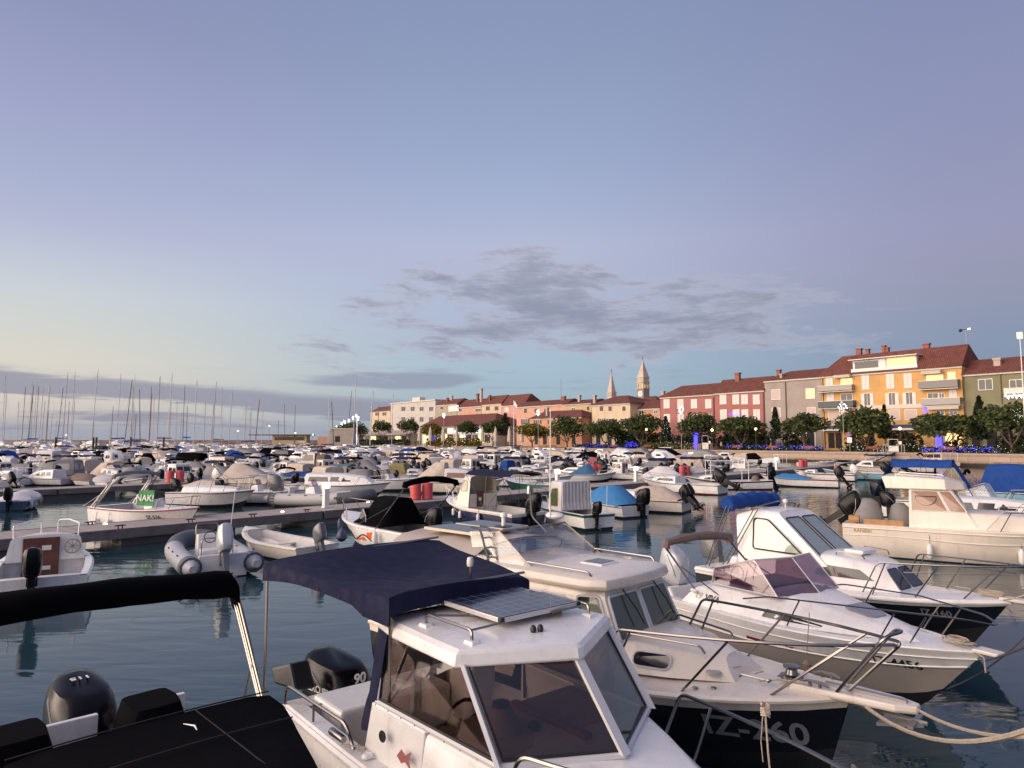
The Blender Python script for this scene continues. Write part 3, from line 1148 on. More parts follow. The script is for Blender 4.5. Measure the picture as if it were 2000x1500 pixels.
@fe
def f_arch(root, h, L, B, sh, x=-.38, z=.95, m=WHITE, lean=.5, w=.13, hat=None):
    bb = h.beam(x * L) - .06
    mb = MB()
    for dx in (0, .2):
        pts = [Vector((x * L + dx, bb, sh[1])), Vector((x * L + dx * .7 + lean * .8, bb * .93, sh[1] + z * .8)), Vector((x * L + dx * .6 + lean, bb * .7, sh[1] + z)), Vector((x * L + dx * .6 + lean, -bb * .7, sh[1] + z)), Vector((x * L + dx * .7 + lean * .8, -bb * .93, sh[1] + z * .8)), Vector((x * L + dx, -bb, sh[1]))]
        mb.tube(bend(pts, .25, 4), .042, 6)
    for sg in (-1, 1):
        for q in (.3, .55, .75):
            a = Vector((x * L + lean * .8 * q, sg * (bb - .07 * bb * q), sh[1] + z * .8 * q))
            mb.tube([a, a + Vector((.19, 0, 0))], .022, 5)
    mb.build('radar_arch', m, root)


@fe
def f_rails(root, h, L, B, sh, x0=.05, z=.45, posts=3, m=None, mid=False, gap=False):
    bow_rail(root, h, x0 * L, z, m, .014, posts, mid=mid, gap=gap)


@fe
def f_tarp(root, h, L, B, sh, m=GREYF, t0=.03, t1=.8, rise=.3, seed=1):
    tarp(root, m, h, t0, t1, rise, seed=seed)


@fe
def f_fenders(root, h, L, B, sh, m=FENW, xs=(-.25, .1), side=(-1, 1), cap=None):
    for x in xs:
        for sg in side:
            fender(root, x * L, sg * (h.side(x * L, sh[1] * .5) + .10), .1, .45, .085, m, cap=cap)


@fe
def f_solar(root, h, L, B, sh, x=0.0, y=0, z=1.2, a=.5, b=.35):
    f = MB().box(x * L - a - .02, x * L + a + .02, y - b - .02, y + b + .02, sh[1] + z, sh[1] + z + .03).build('solar_panel', ALU, root, 0)
    MB().box(x * L - a, x * L + a, y - b, y + b, sh[1] + z + .03, sh[1] + z + .036).build('solar_cells', SOLAR, f, 0)


@fe
def f_pole(root, h, L, B, sh, x=-.45, y=.6, z=1.8, m=PAINTW, flag=None):
    MB().tube([(x * L, y, sh[1]), (x * L - .05, y, sh[1] + z)], .014, 5).build('pole', m, root)
    if flag:
        MB().grid([[(x * L - .06 - .1 * i, y + .03 * math.sin(i), sh[1] + z * .9 - .05 * i), (x * L - .06 - .1 * i, y + .03 * math.sin(i + 1), sh[1] + z * .9 - .35 - .09 * i)] for i in range(4)]).build('flag', flag, root)


@fe
def f_frame(root, h, L, B, sh, x0=-.25, x1=.12, z=1.25, m=PAINTW, top=None):
    """square canopy frame on four posts"""
    bb = h.beam(0) - .12
    mb = MB()
    zt = sh[1] + z
    for x in (x0 * L, x1 * L):
        mb.tube(bend([(x, bb, sh[1]), (x, bb, zt), (x, -bb, zt), (x, -bb, sh[1])], .1), .025, 6)
    for sg in (-1, 1):
        mb.tube([(x0 * L, sg * bb, zt), (x1 * L, sg * bb, zt)], .022, 6)
    mb.build('canopy_frame', m, root)
    if top:
        MB().box(x0 * L - .05, x1 * L + .05, -bb - .03, bb + .03, zt + .026, zt + .05).build('canopy', top, root, 0)


@fe
def f_bundle(root, h, L, B, sh, x=-.3, m=BROWNF, s=.45, z=.55, y=0):
    """shape under a fabric cover standing in the cockpit (console, seat or engine)"""
    rings = []
    for q, f in ((0, 1), (.35, .98), (.7, .85), (.92, .62), (1.0, .3)):
        rings.append([(x * L + s * f * math.cos(a) * (1 + .06 * math.sin(3 * a + q)), y + s * .85 * f * math.sin(a) * (1 + .05 * math.cos(4 * a)), .14 + (sh[1] + z - .14) * q) for a in [2 * PI * i / 14 for i in range(14)]])
    MB().loft(rings).build('cover', m, root, 50)


@fe
def f_text(root, h, L, B, sh, s='', x=.3, z=None, size=.16, m=BLACKT, side=-1, name='registration_number', shear=0.0):
    z = z or sh[1] * .72
    lettering(name, s, size, m, root, lambda u, v, w_: Vector((x * L - side * u, side * (h.side(x * L - side * u, z + v) + .004 + w_), z + v)), shear=shear)


@fe
def f_mast(root, h, L, B, sh, x=.08, z=9, m=None, boom=None, r=.055, spread=2, rakeang=.0, stays=True):
    m = m or ALU
    zt = sh[1] + z
    mb = MB().tube([(x * L, 0, sh[1] - .1), (x * L - rakeang * z, 0, zt)], [r * 1.15, r * .85], 6)
    for i in range(spread):
        q = (i + 1) / (spread + 1) + .06
        zz = sh[1] + z * q
        mb.tube([(x * L - rakeang * z * q - .1, -.75 + .12 * i, zz + .05), (x * L - rakeang * z * q, 0, zz), (x * L - rakeang * z * q - .1, .75 - .12 * i, zz + .05)], .022, 4)
    o = mb.build('mast', m, root)
    if stays:
        sb = MB()
        for e in ((L / 2 - .1, 0), (-L / 2 + .1, 0), (x * L - .2, h.B / 2 - .1), (x * L - .2, -h.B / 2 + .1)):
            sb.tube([(e[0], e[1], sh[1] + .05), (x * L - rakeang * z, 0, zt - .1)], .011, 3)
        sb.build('rigging', GTRIM, root)
    if boom:
        MB().tube([(x * L, 0, sh[1] + 1.3), (x * L - L * .4, 0, sh[1] + 1.25)], [.14, .10], 7).build('sail_cover', boom, root)
    return o


# ------------------------------------------------------------------ the setting: water, pontoons, quay
def water_material():
    m = bpy.data.materials.new('harbour_water')
    m.use_nodes = True
    t = NT(m.node_tree)
    b = t.n['Principled BSDF']
    b.inputs['Base Color'].default_value = (0.020, 0.050, 0.063, 1)
    b.inputs['Roughness'].default_value = 0.03
    b.inputs['IOR'].default_value = 1.36
    o = t.new('ShaderNodeTexCoord').outputs['Object']
    mp = t.new('ShaderNodeMapping')
    mp.inputs['Rotation'].default_value = (0, 0, R(-28))
    mp.inputs['Scale'].default_value = (0.75, 2.4, 1)
    t.l.new(o, mp.inputs[0])
    n1 = t.noise(mp.outputs[0], 0.95, 2, 0.45, 0.6)
    n2 = t.noise(mp.outputs[0], 5.0, 2, 0.5, 0.3)
    n3 = t.noise(o, 0.12, 2, 0.5)
    hgt = t.m('ADD', t.m('MULTIPLY', n1, 0.8), t.m('MULTIPLY', n2, 0.06))
    hgt = t.m('MULTIPLY', hgt, t.mr(n3, 0.35, 0.65, 0.55, 1.25))
    bp = t.new('ShaderNodeBump')
    bp.inputs['Strength'].default_value = 1.0
    bp.inputs['Distance'].default_value = 0.019
    t.l.new(hgt, bp.inputs['Height'])
    t.l.new(bp.outputs[0], b.inputs['Normal'])
    return m


wt = MB().add([(-6000, -60, 0), (6000, -60, 0), (6000, 9000, 0), (-6000, 9000, 0)], [(0, 1, 2, 3)]).build('water', water_material(), None, 0)
tag(wt, 'calm dark teal harbour water', 'water', kind='structure')

TS = Vector((0.598, -0.801, 0))
TN = Vector((0.801, 0.598, 0))
N0, G = 112.0, 1.85
RZ = math.atan2(TS.y, TS.x)


def place(s, n, z=0.0):
    p = TS * s + TN * n
    return Vector((p.x, p.y, z))


def fac(px, n):
    u = (px - 1000) / FPX
    D = n / (.801 * u + .598)
    return D * (.598 * u - .801), D


def zat(py, D):
    return CAMH + (860 - py) / FPX * D


STONE = mat('pale_stone', (0.42, 0.33, 0.26), 0.85, var=0.2, vscale=0.8, bump=0.3, bscale=3)
PAVE = mat('promenade_paving', (0.36, 0.31, 0.28), 0.85, var=0.15, vscale=0.6)
LAWN = mat('lawn', (0.035, 0.05, 0.02), 0.95, var=0.4, vscale=1.5)
CONC = mat('concrete', (0.22, 0.20, 0.19), 0.85, var=0.2, vscale=1.2, bump=0.2, bscale=12)
WETC = mat('wet_concrete', (0.10, 0.09, 0.085), 0.6, var=0.3, vscale=1.5)


def wall_stone():
    m = bpy.data.materials.new('quay_stone')
    m.use_nodes = True
    t = NT(m.node_tree)
    b = t.n['Principled BSDF']
    o = t.new('ShaderNodeTexCoord').outputs['Object']
    mp = t.new('ShaderNodeMapping')
    mp.inputs['Rotation'].default_value = (R(90), 0, 0)
    t.l.new(o, mp.inputs[0])
    br = t.new('ShaderNodeTexBrick')
    t.l.new(mp.outputs[0], br.inputs['Vector'])
    br.inputs['Color1'].default_value = (0.50, 0.38, 0.29, 1)
    br.inputs['Color2'].default_value = (0.42, 0.32, 0.25, 1)
    br.inputs['Mortar'].default_value = (0.2, 0.15, 0.12, 1)
    br.inputs['Scale'].default_value = 1.0
    br.inputs['Brick Width'].default_value = 2.6
    br.inputs['Row Height'].default_value = 0.72
    br.inputs['Mortar Size'].default_value = 0.03
    s = t.new('ShaderNodeSeparateXYZ')
    t.l.new(o, s.inputs[0])
    wet = t.mr(t.m('ADD', s.outputs[2], t.m('MULTIPLY', t.noise(o, 0.9, 4), 0.5)), 1.0, 0.55)
    c = t.mix(t.m('MULTIPLY', t.noise(o, 1.2, 5), 0.45), br.outputs[0], (0.26, 0.18, 0.13, 1))
    t.l.new(t.mix(wet, c, (0.035, 0.028, 0.02, 1)), b.inputs['Base Color'])
    b.inputs['Roughness'].default_value = 0.85
    return m


smin, smax = -900.0, 40.0
root = place(0, N0, 0)
wl = MB().box(smin, smax, 0, 1.2, -2, G - .22)
q = wl.build('quay_wall', wall_stone(), None, 0)
q.location = root
q.rotation_euler = (0, 0, RZ)
tag(q, 'long pale stone quay wall with a dark wet foot', 'quay wall')
cp = MB().box(smin, smax, -.12, 1.3, G - .22, G).build('coping', STONE, q, 0, 0.03)
gr = MB().box(smin, smax, 1.3, 600, -2, G - .03).build('promenade', PAVE, None, 0)
gr.location = root
gr.rotation_euler = (0, 0, RZ)
tag(gr, 'paved promenade along the quay', 'promenade', kind='structure')
lw = MB().box(-200, smax, 5.0, 11.5, G - .04, G + .05).build('lawn', LAWN, None, 0)
lw.location = root
lw.rotation_euler = (0, 0, RZ)
tag(lw, 'strip of garden lawn behind the promenade', 'lawn', kind='structure')

# the breakwater that closes the harbour on the left
bw = MB()
bw.loft([[(x, 320 + .05 * x, -2), (x, 320 + .05 * x, 3.9), (x, 323 + .05 * x, 3.9), (x, 330 + .05 * x, -2)] for x in (-420, -300, -180, -72)])
b = bw.build('breakwater', mat('breakwater_stone', (0.34, 0.25, 0.21), 0.9, var=0.3, vscale=0.15), None, 0)
tag(b, 'long low stone breakwater closing the harbour on the horizon', 'breakwater')

# pontoons
PDIR = Vector((0.664, 0.747, 0)).normalized()
PANG = math.atan2(PDIR.y, PDIR.x)


def pontoon(label, edge_px, edge_py, length, back, width=2.3, zt=.62):
    e = at(edge_px, edge_py, zt)
    r = thing('pontoon', label, 'pontoon', (e.x, e.y, 0), PANG, 'floating pontoons with plank decks')
    MB().box(-back, length, .04, width - .04, zt - .05, zt).build('deck', PLANK, r, 0)
    mb = MB()
    x = -back
    while x < length:
        for y0, y1 in ((-.06, .036), (width - .036, width + .06)):
            mb.box(x + .02, min(length, x + 11.9), y0, y1, zt - .34, zt + .012)
        x += 12
    mb.build('edge_beam', mat('weathered_beam', (0.18, 0.155, 0.145), 0.7, var=0.3, vscale=2), r, 0, .01)
    x = -back + 1.0
    while x < length - 3:
        MB().box(x, x + 4.2, .12, width - .12, -.4, zt - .056).build('float', WETC if int(x) % 3 else CONC, r, 0)
        x += 7.4
    return r, e


P1, E1 = pontoon('weathered plank pontoon running from lower left towards the yellow house', 126, 1043, 92, 14)
P2, E2 = pontoon('second plank pontoon at the left, behind the boat with the green cloth', 182, 952, 110, 26)
P3, E3 = pontoon('far plank pontoon hidden among the crowded boats', 260, 906, 150, 40)


def on_pier(E, px, y=.2, z=.62):
    """place on a pontoon seen at picture column px"""
    u = (px - 1000) / FPX
    # E + PDIR*t + perp*y lies on the ray (u,1)
    perp = Vector((-PDIR.y, PDIR.x, 0))
    q = E + perp * y
    t = (u * q.y - q.x) / (PDIR.x - u * PDIR.y)
    return Vector((q.x + PDIR.x * t, q.y + PDIR.y * t, z))


def cleat(E, px, label, y=.12):
    p = on_pier(E, px, y)
    o = MB().tube([(-.2, 0, .11), (-.1, 0, .12), (.1, 0, .12), (.2, 0, .11)], [.018, .026, .026, .018], 6).tube([(-.07, 0, 0), (-.07, 0, .12)], .025, 6).tube([(.07, 0, 0), (.07, 0, .12)], .025, 6).build('mooring_cleat', BLACKP, None)
    o.location = p
    o.rotation_euler = (0, 0, PANG)
    o.scale = (.95,) * 3
    tag(o, label, 'cleat', 'mooring cleats on the near pontoon')


for px, y, lb in ((187, 2.1, 'black cleat on the far edge of the near pontoon, by the arch boat'), (245, .15, 'black cleat at the near edge of the pontoon left of the grey inflatable'),
                  (380, .15, 'dark cleat on the pontoon above the grey inflatable'), (500, .15, 'dark cleat on the pontoon above the cream rowing boat bow'),
                  (604, .15, 'dark cleat with a rope on the pontoon above the rowing boat motor')):
    cleat(E1, px, lb, y)
WARM = mat('deck_light_glow', (1, .8, .5), 0.5, emit=(1, .75, .4), estr=6)
for px, y, lb in ((216, 1.9, 'tiny lit deck light on the near pontoon by the arch boat bow'), (557, 1.0, 'tiny lit deck light on the near pontoon above the rowing boat'), (722, 2.0, 'tiny lit deck light on the pontoon behind the orange striped boat')):
    o = MB().lathe([(.07, 0), (.075, .02), (.05, .04), (.01, .045)], 10).build('deck_light', WARM, None)
    o.location = on_pier(E1, px, y)
    tag(o, lb, 'deck light', 'deck lights on the pontoons')

# power pedestals on the pontoons
PGLOW = mat('pedestal_lamp', (1, .9, .6), 0.5, emit=(1, .85, .5), estr=9)
for E, px, hgt, lb in ((E1, 603 + 0, 1.15, 'white power pedestal with a lit head beside the slanted cream wheelhouse'), (E1, 1088, 1.2, 'white power pedestal with a bright lamp behind the white hut boat'),
                       (E1, 1513, 1.25, 'pale power pedestal near the red drums by the quay'), (E1, 1240, 1.1, 'plain white pedestal behind the cream covered cuddy')):
    p = on_pier(E, px if px != 603 else 640, 1.2)
    r = thing('power_pedestal', lb, 'pedestal', p, PANG, 'service pedestals on the pontoons')
    MB().box(-.13, .13, -.11, .11, 0, hgt * .8).box(-.16, .16, -.14, .14, 0, .06).build('post', PAINTW, r, 0, .02)
    MB().box(-.14, .14, -.12, .12, hgt * .8 + .002, hgt).build('lamp_head', PGLOW, r, 0, .03)
# red drums stacked on the pontoons
for px, E, y, lb in ((347, E2, 1.4, 'pair of red plastic drums beside the small white cuddy on the left'), (825, E1, 1.3, 'big pair of red drums in front of the beige canvas boat'),
                     (885, E1, 11, 'pair of red drums right of the grey windshield boats'), (1163, E1, 13, 'red drum below the clock tower towards the quay'),
                     (1335, E1, 4.5, 'pair of red drums beside the tilted black motor'), (1565, E1, 1.2, 'pair of red drums at the quay end of the near pontoon')):
    p = on_pier(E, px, y)
    if E is E1 and y > 4:
        p.z = .45
    r = thing('drum_pair', lb, 'drums', p, PANG - .3, 'red plastic drums')
    r.scale = (.8, .8, .8)
    for dx in (-.42, .42):
        d = MB().lathe([(.30, 0), (.36, .04), (.36, .34), (.34, .36), (.36, .38), (.36, .72), (.34, .74), (.36, .76), (.36, 1.06), (.3, 1.1), (.03, 1.11)], 14, (dx, 0, 0)).build('drum', REDP, r)
    if p.z < .6:
        MB().box(-.9, .9, -.5, .5, -.5, -.002).build('float', CONC, r, 0, .03)

# ------------------------------------------------------------------ the town
ROOF = bpy.data.materials.new('terracotta_tiles')
ROOF.use_nodes = True
_t = NT(ROOF.node_tree)
_b = _t.n['Principled BSDF']
_o = _t.new('ShaderNodeTexCoord').outputs['Object']
_s = _t.new('ShaderNodeSeparateXYZ')
_t.l.new(_o, _s.inputs[0])
_w = _t.m('ABSOLUTE', _t.m('SUBTRACT', _t.m('FRACT', _t.m('DIVIDE', _s.outputs[0], .36)), .5))
_n = _t.noise(_o, 1.1, 6, 0.65)
_n2 = _t.noise(_o, 7.0, 3, 0.6)
_c = _t.ramp(_t.m('ADD', _t.m('MULTIPLY', _n, .6), _t.m('MULTIPLY', _n2, .4)), [(0.3, (0.07, 0.021, 0.016, 1)), (0.5, (0.145, 0.046, 0.033, 1)), (0.72, (0.24, 0.085, 0.058, 1))])
_t.l.new(_t.mix(_t.mr(_w, .32, .5), _c, (0.05, 0.014, 0.012, 1)), _b.inputs['Base Color'])
_b.inputs['Roughness'].default_value = 0.85
_bp = _t.new('ShaderNodeBump')
_bp.inputs['Distance'].default_value = .08
_t.l.new(_t.m('SUBTRACT', 1.0, _w), _bp.inputs['Height'])
_t.l.new(_bp.outputs[0], _b.inputs['Normal'])


def plaster(name, c):
    return mat('plaster_' + name, c, 0.9, var=0.16, vscale=0.35, spec=0.2)


PL = dict(yellow=plaster('yellow', (0.58, 0.34, 0.13)), green=plaster('green', (0.21, 0.20, 0.12)), grey=plaster('grey', (0.34, 0.29, 0.26)), pink=plaster('pink', (0.36, 0.150, 0.132)),
          rose=plaster('rose', (0.35, 0.155, 0.138)), orange=plaster('orange', (0.52, 0.28, 0.17)), cream=plaster('cream', (0.58, 0.47, 0.33)), peach=plaster('peach', (0.56, 0.33, 0.24)),
          olive=plaster('olive', (0.36, 0.33, 0.26)), pale=plaster('pale', (0.50, 0.47, 0.44)), blush=plaster('blush', (0.58, 0.32, 0.28)), stone=plaster('stone', (0.45, 0.39, 0.32)), tan=plaster('tan', (0.5, 0.37, 0.22)))
FRAMEW = mat('white_window_frame', (0.72, 0.69, 0.65), 0.6)
SHUTW = mat('white_shutter', (0.66, 0.62, 0.58), 0.7, var=0.08)
SHUTB = mat('brown_shutter', (0.13, 0.07, 0.05), 0.7, var=0.1)
BLIND = mat('pinkish_blind', (0.52, 0.42, 0.37), 0.7)
WGLASS = mat('window_glass', (0.03, 0.032, 0.038), 0.2, spec=0.5)
LITW = mat('lit_window', (0.8, 0.5, 0.2), 0.4, emit=(1.0, 0.62, 0.22), estr=0.75)
LITC = mat('lit_shopfront', (0.6, 0.7, 0.7), 0.4, emit=(0.75, 0.95, 0.9), estr=0.8)
LITY = mat('lit_doorway', (0.8, 0.6, 0.3), 0.4, emit=(1.0, 0.72, 0.28), estr=1.3)
CORN = mat('pale_cornice', (0.60, 0.54, 0.48), 0.8, var=0.08)
CHIM = mat('brick_chimney', (0.26, 0.10, 0.07), 0.9, var=0.25, vscale=2)
CHIMP = mat('plaster_chimney', (0.45, 0.36, 0.30), 0.9, var=0.2)
DARKIN = mat('dark_opening', (0.02, 0.018, 0.017), 0.8)
GUTTER = mat('brown_downpipe', (0.07, 0.045, 0.04), 0.6)


class House:
    def __init__(s, label, px0, px1, n, depth, ye, wall, name='house', cat='house', group='houses along the waterfront', base=G - .03, gap=.02):
        s.s0, s.D0 = fac(px0, n)
        s1, s.D1 = fac(px1, n)
        s.n, s.w, s.depth = n, s1 - s.s0, depth
        s.ze = zat(ye, s.D0) - base
        p = place(s.s0, n, base)
        s.base = base
        s.root = thing(name, label, cat, p, RZ, group)
        MB().box(gap, s.w - gap, 0, depth, 0, s.ze).build('wall', wall, s.root, 0)

    def xz(s, px, py, y=0.0):
        ss, D = fac(px, s.n + y)
        return ss - s.s0, zat(py, D) - s.base

    def hip(s, yr, pxr, over=.45, l=True, r=True, m=ROOF, corn=True):
        """roof: ridge height read at picture point (pxr, yr) half the depth back; hipped or gabled ends"""
        rf_ = .32
        h = s.xz(pxr, yr, s.depth * rf_)[1] - s.ze
        h = max(h, .8)
        d, w = s.depth, s.w
        e = s.ze + .02
        hx = min(d * .36, w * .45)
        x0, x1 = (hx if l else -over * .4), (w - hx if r else w + over * .4)
        o = over
        ox0, ox1 = (-o if l else -over * .4), (w + o if r else w + over * .4)
        lowr = [(ox0, -o, e), (ox1, -o, e), (ox1, d + o, e), (ox0, d + o, e)]
        A, B_ = (x0, d * rf_, e + h), (x1, d * rf_, e + h)
        vs = lowr + [A, B_] + [(x, y, z - .12) for x, y, z in lowr]
        fs = [(0, 1, 5, 4), (1, 2, 5), (2, 3, 4, 5), (3, 0, 4), (6, 7, 1, 0), (7, 8, 2, 1), (8, 9, 3, 2), (9, 6, 0, 3), (9, 8, 7, 6)]
        s.roof = MB().add(vs, fs).build('roof', m, s.root, 0)
        s.h = h
        if corn:
            MB().box(-.05, w + .05, -.28, -.003, e - .42, e - .13).build('cornice', CORN, s.root, 0)
        return s

    def chim(s, px, y0, y1, wpx, yy=None, m=CHIM, pot=True):
        yy = s.depth * .3 if yy is None else yy * .6
        a, z1 = s.xz(px, y0, yy)
        _, z0 = s.xz(px, y1, yy)
        D = fac(px, s.n + yy)[1]
        ww = wpx / FPX * D / 1.3
        hh = z1 - z0
        mb = MB().box(a - ww / 2, a + ww / 2, yy - .35, yy + .35, z0 - 1.5, z1 - hh * .18)
        mb.box(a - ww / 2 - .12, a + ww / 2 + .12, yy - .47, yy + .47, z1 - hh * .18 + .002, z1)
        mb.build('chimney', m, s.roof, 0)

    def win(s, px, y0, y1, wpx, style='glass', sh=None):
        a, z1 = s.xz(px - wpx / 2, y0)
        b_, _ = s.xz(px + wpx / 2, y0)
        _, z0 = s.xz(px, y1)
        f = .10
        fm = FRAMEW
        mb = MB()
        mb.box(a - f, b_ + f, -.07, -.002, z1, z1 + f).box(a - f, b_ + f, -.10, -.002, z0 - f, z0).box(a - f, a, -.07, -.002, z0 + .001, z1 - .001).box(b_, b_ + f, -.07, -.002, z0 + .001, z1 - .001)
        if style in ('glass', 'open', 'lit'):
            c = (a + b_) / 2
            mb.box(c - .04, c + .04, -.06, -.03, z0, z1)
        w = mb.build('window', fm, s.root, 0)
        if style in ('glass', 'open', 'lit'):
            MB().box(a, b_, -.028, -.004, z0, z1).build('pane', LITW if style == 'lit' else WGLASS, w, 0)
        elif style in ('shut', 'brown', 'blind'):
            m = {'shut': SHUTW, 'brown': SHUTB, 'blind': BLIND}[style]
            sb = MB()
            c = (a + b_) / 2
            if style == 'blind':
                sb.box(a, b_, -.04, -.004, z0, z1)
            else:
                sb.box(a + .01, c - .02, -.05, -.004, z0, z1).box(c + .02, b_ - .01, -.05, -.004, z0, z1)
            sb.build('shutter', m, w, 0)
        if style == 'open' or sh:
            hw = (b_ - a) * .48
            for q in (a - f - hw, b_ + f + .02):
                MB().box(q, q + hw, -.08, -.03, z0, z1).build('shutter', SHUTB if sh == 'brown' else SHUTW, w, 0)
        return w

    def rect(s, name, px0, y0, px1, y1, m, d0=-.05, d1=-.003, parent=None, bevel=0):
        a, z1 = s.xz(px0, y0)
        b_, _ = s.xz(px1, y0)
        _, z0 = s.xz((px0 + px1) / 2, y1)
        return MB().box(a, b_, d0, d1, z0, z1).build(name, m, parent or s.root, 0, bevel)

    def balcony(s, px0, px1, y0, y1, m, depth=1.3, slab=True):
        a, z1 = s.xz(px0, y0)
        b_, _ = s.xz(px1, y0)
        _, z0 = s.xz((px0 + px1) / 2, y1)
        o = MB().box(a, b_, -depth, -.003, z0, z0 + .13).build('balcony', CORN, s.root, 0)
        mb = MB().box(a, b_, -depth, -depth + .05, z0 + .28, z1).box(a, a + .05, -depth + .051, -.06, z0 + .28, z1).box(b_ - .05, b_, -depth + .051, -.06, z0 + .28, z1)
        mb.build('railing', m, o, 0)
        MB().box(a - .03, b_ + .03, -depth - .03, -depth + .08, z1 + .002, z1 + .06).build('handrail', STEEL, o, 0)


def Z5(x, y):
    return 1600 + x / 5, 640 + y / 5


NB = N0 + 19
# yellow apartment house
h = House('yellow four-storey apartment house with balconies and a glazed attic', 1606, 1884, NB, 8.5, 735, PL['yellow'], 'apartment_house', 'apartment house')
h.hip(686, 1750, .5, True, False)
for x, y0, y1, wd in ((465, 470, 600, 62), (707, 460, 590, 66), (880, 455, 585, 66)):
    px, q0 = Z5(x, y0)
    h.win(px, q0, 640 + y1 / 5, wd / 5, 'shut')
for x, y0, y1, wd in ((475, 645, 760, 56), (718, 640, 755, 60), (887, 635, 750, 60)):
    px, q0 = Z5(x, y0)
    h.win(px, q0, 640 + y1 / 5, wd / 5, 'open')
for x, y0, y1, wd, st in ((110, 490, 572, 60, 'shut'), (115, 645, 725, 60, 'shut'), (1315, 615, 690, 64, 'shut'), (1310, 440, 520, 70, 'lit'), (280, 500, 575, 110, 'lit'), (1145, 468, 535, 160, 'lit'),
                          (275, 650, 722, 110, 'glass'), (1120, 645, 745, 100, 'glass'), (1205, 645, 745, 45, 'glass'), (145, 805, 958, 106, 'blind'), (270, 805, 958, 92, 'blind'), (735, 808, 900, 100, 'blind'), (895, 806, 898, 110, 'blind'),
                          (1185, 805, 850, 70, 'glass'), (1310, 805, 850, 70, 'glass')):
    px, q0 = Z5(x, y0)
    h.win(px, q0, 640 + y1 / 5, wd / 5, st)
PANEL = mat('grey_balcony_panel', (0.20, 0.19, 0.185), 0.5)
PANELD = mat('dark_balcony_panel', (0.07, 0.075, 0.085), 0.5)
GLASSB = mat('glass_balustrade', (0.22, 0.21, 0.20), 0.15)
for x0, x1, y0, y1, m in ((25, 360, 578, 632, GLASSB), (25, 368, 727, 795, PANELD), (1010, 1395, 530, 605, PANEL), (1030, 1410, 700, 770, GLASSB)):
    a, q0 = Z5(x0, y0)
    c, q1 = Z5(x1, y1)
    h.balcony(a, c, q0, q1, m)
AWN = mat('striped_awning', (0.5, 0.45, 0.38), 0.8, var=0.1)
for x0, x1, y0, y1 in ((180, 340, 470, 490), (1040, 1230, 430, 455), (1080, 1390, 772, 800)):
    a, q0 = Z5(x0, y0)
    c, q1 = Z5(x1, y1)
    h.rect('awning', a, q0, c, q1, AWN, -1.2, -.02)
# attic storey, set forward of the roof slope
a0, za0 = h.xz(1668, 728)
a1, za1 = h.xz(1801, 694, 1.5)
MB().box(a0, a1, .25, 5.5, h.ze + .03, h.ze + 2.5).build('attic', FRAMEW, h.root, 0)
MB().box(a0 - .1, a1 + .3, -.31, -.02, h.ze - .1, h.ze + .85).build('parapet', FRAMEW, h.root, 0)
MB().box(a0 + .4, a0 + (a1 - a0) * .42, .2, .247, h.ze + .9, h.ze + 2.2).build('attic_window', WGLASS, h.root, 0)
MB().box(a0 + (a1 - a0) * .56, a1 - .3, .2, .247, h.ze + .9, h.ze + 2.25).build('attic_window', LITW, h.root, 0)
MB().box(a0 - .4, a1 + .5, -.8, 5.0, h.ze + 2.52, h.ze + 2.66).build('attic_roof', FRAMEW, h.root, 0)
MB().box(a0 + (a1 - a0) * .43, a0 + (a1 - a0) * .54, -.02, .24, h.ze + .03, h.ze + 2.4).build('attic_pier', FRAMEW, h.root, 0)
h.rect('fascia', 1610, 832, 1790, 838, mat('navy_fascia', (0.03, 0.045, 0.12), .6), -.5, -.02)
h.rect('canopy_edge', 1610, 838.5, 1790, 841, FRAMEW, -.9, -.02)
for x in (1622, 1636, 1664, 1700, 1740, 1775, 1850, 1868):
    h.rect('shop_window', x - 6, 846, x + 6, 875, DARKIN if x < 1790 else LITY, -.05, -.003)
for x, y0, y1, wd in ((415, 200, 268, 62), (500, 205, 250, 40), (660, 170, 240, 36), (695, 190, 240, 34), (1080, 150, 222, 72)):
    px, q0 = Z5(x, y0)
    h.chim(px, q0, 640 + y1 / 5, wd / 5, 5.5)
h.rect('downpipe', 1883.0, 720, 1884.2, 876, GUTTER, -.16, -.03)
h.rect('downpipe', 1609.0, 738, 1610.2, 876, GUTTER, -.16, -.03)
# the first-floor strip above the shops
h.rect('string_course', 1610, 796, 1884, 798.5, CORN, -.12, -.01)

# olive house on the right edge
h = House('olive green house with a white balustrade at the right edge', 1885.5, 2080, NB + .3, 11, 731, PL['green'])
h.hip(699, 1960, .5, False, False)
h.win(1928, 742, 761, 26, 'glass')
h.win(1988, 743, 760, 24, 'glass')
h.win(2030, 743, 760, 24, 'glass')
h.balcony(1968, 2045, 760, 772, SHUTW, 1.2)
for x in (1905, 1935, 1965, 2000):
    h.rect('shop_window', x - 10, 842, x + 10, 874, DARKIN)
h.chim(1954, 699, 722, 15, 2.6, CHIMP)
h.rect('downpipe', 1958, 728, 1959.2, 790, GUTTER, -.16, -.02)
SIGNL = mat('sign_lettering_glow', (1, 1, 1), 0.5, emit=(0.9, 0.95, 1.0), estr=2.5)
a, zz = h.xz(1966, 776)
MB().tube([(a + .3 + .16 * i, -1.35, zz + .35 * math.sin(i * 1.7) * (1 + .4 * math.sin(i * .9))) for i in range(44)], .06, 4).build('light_scroll', SIGNL, h.root, 0)
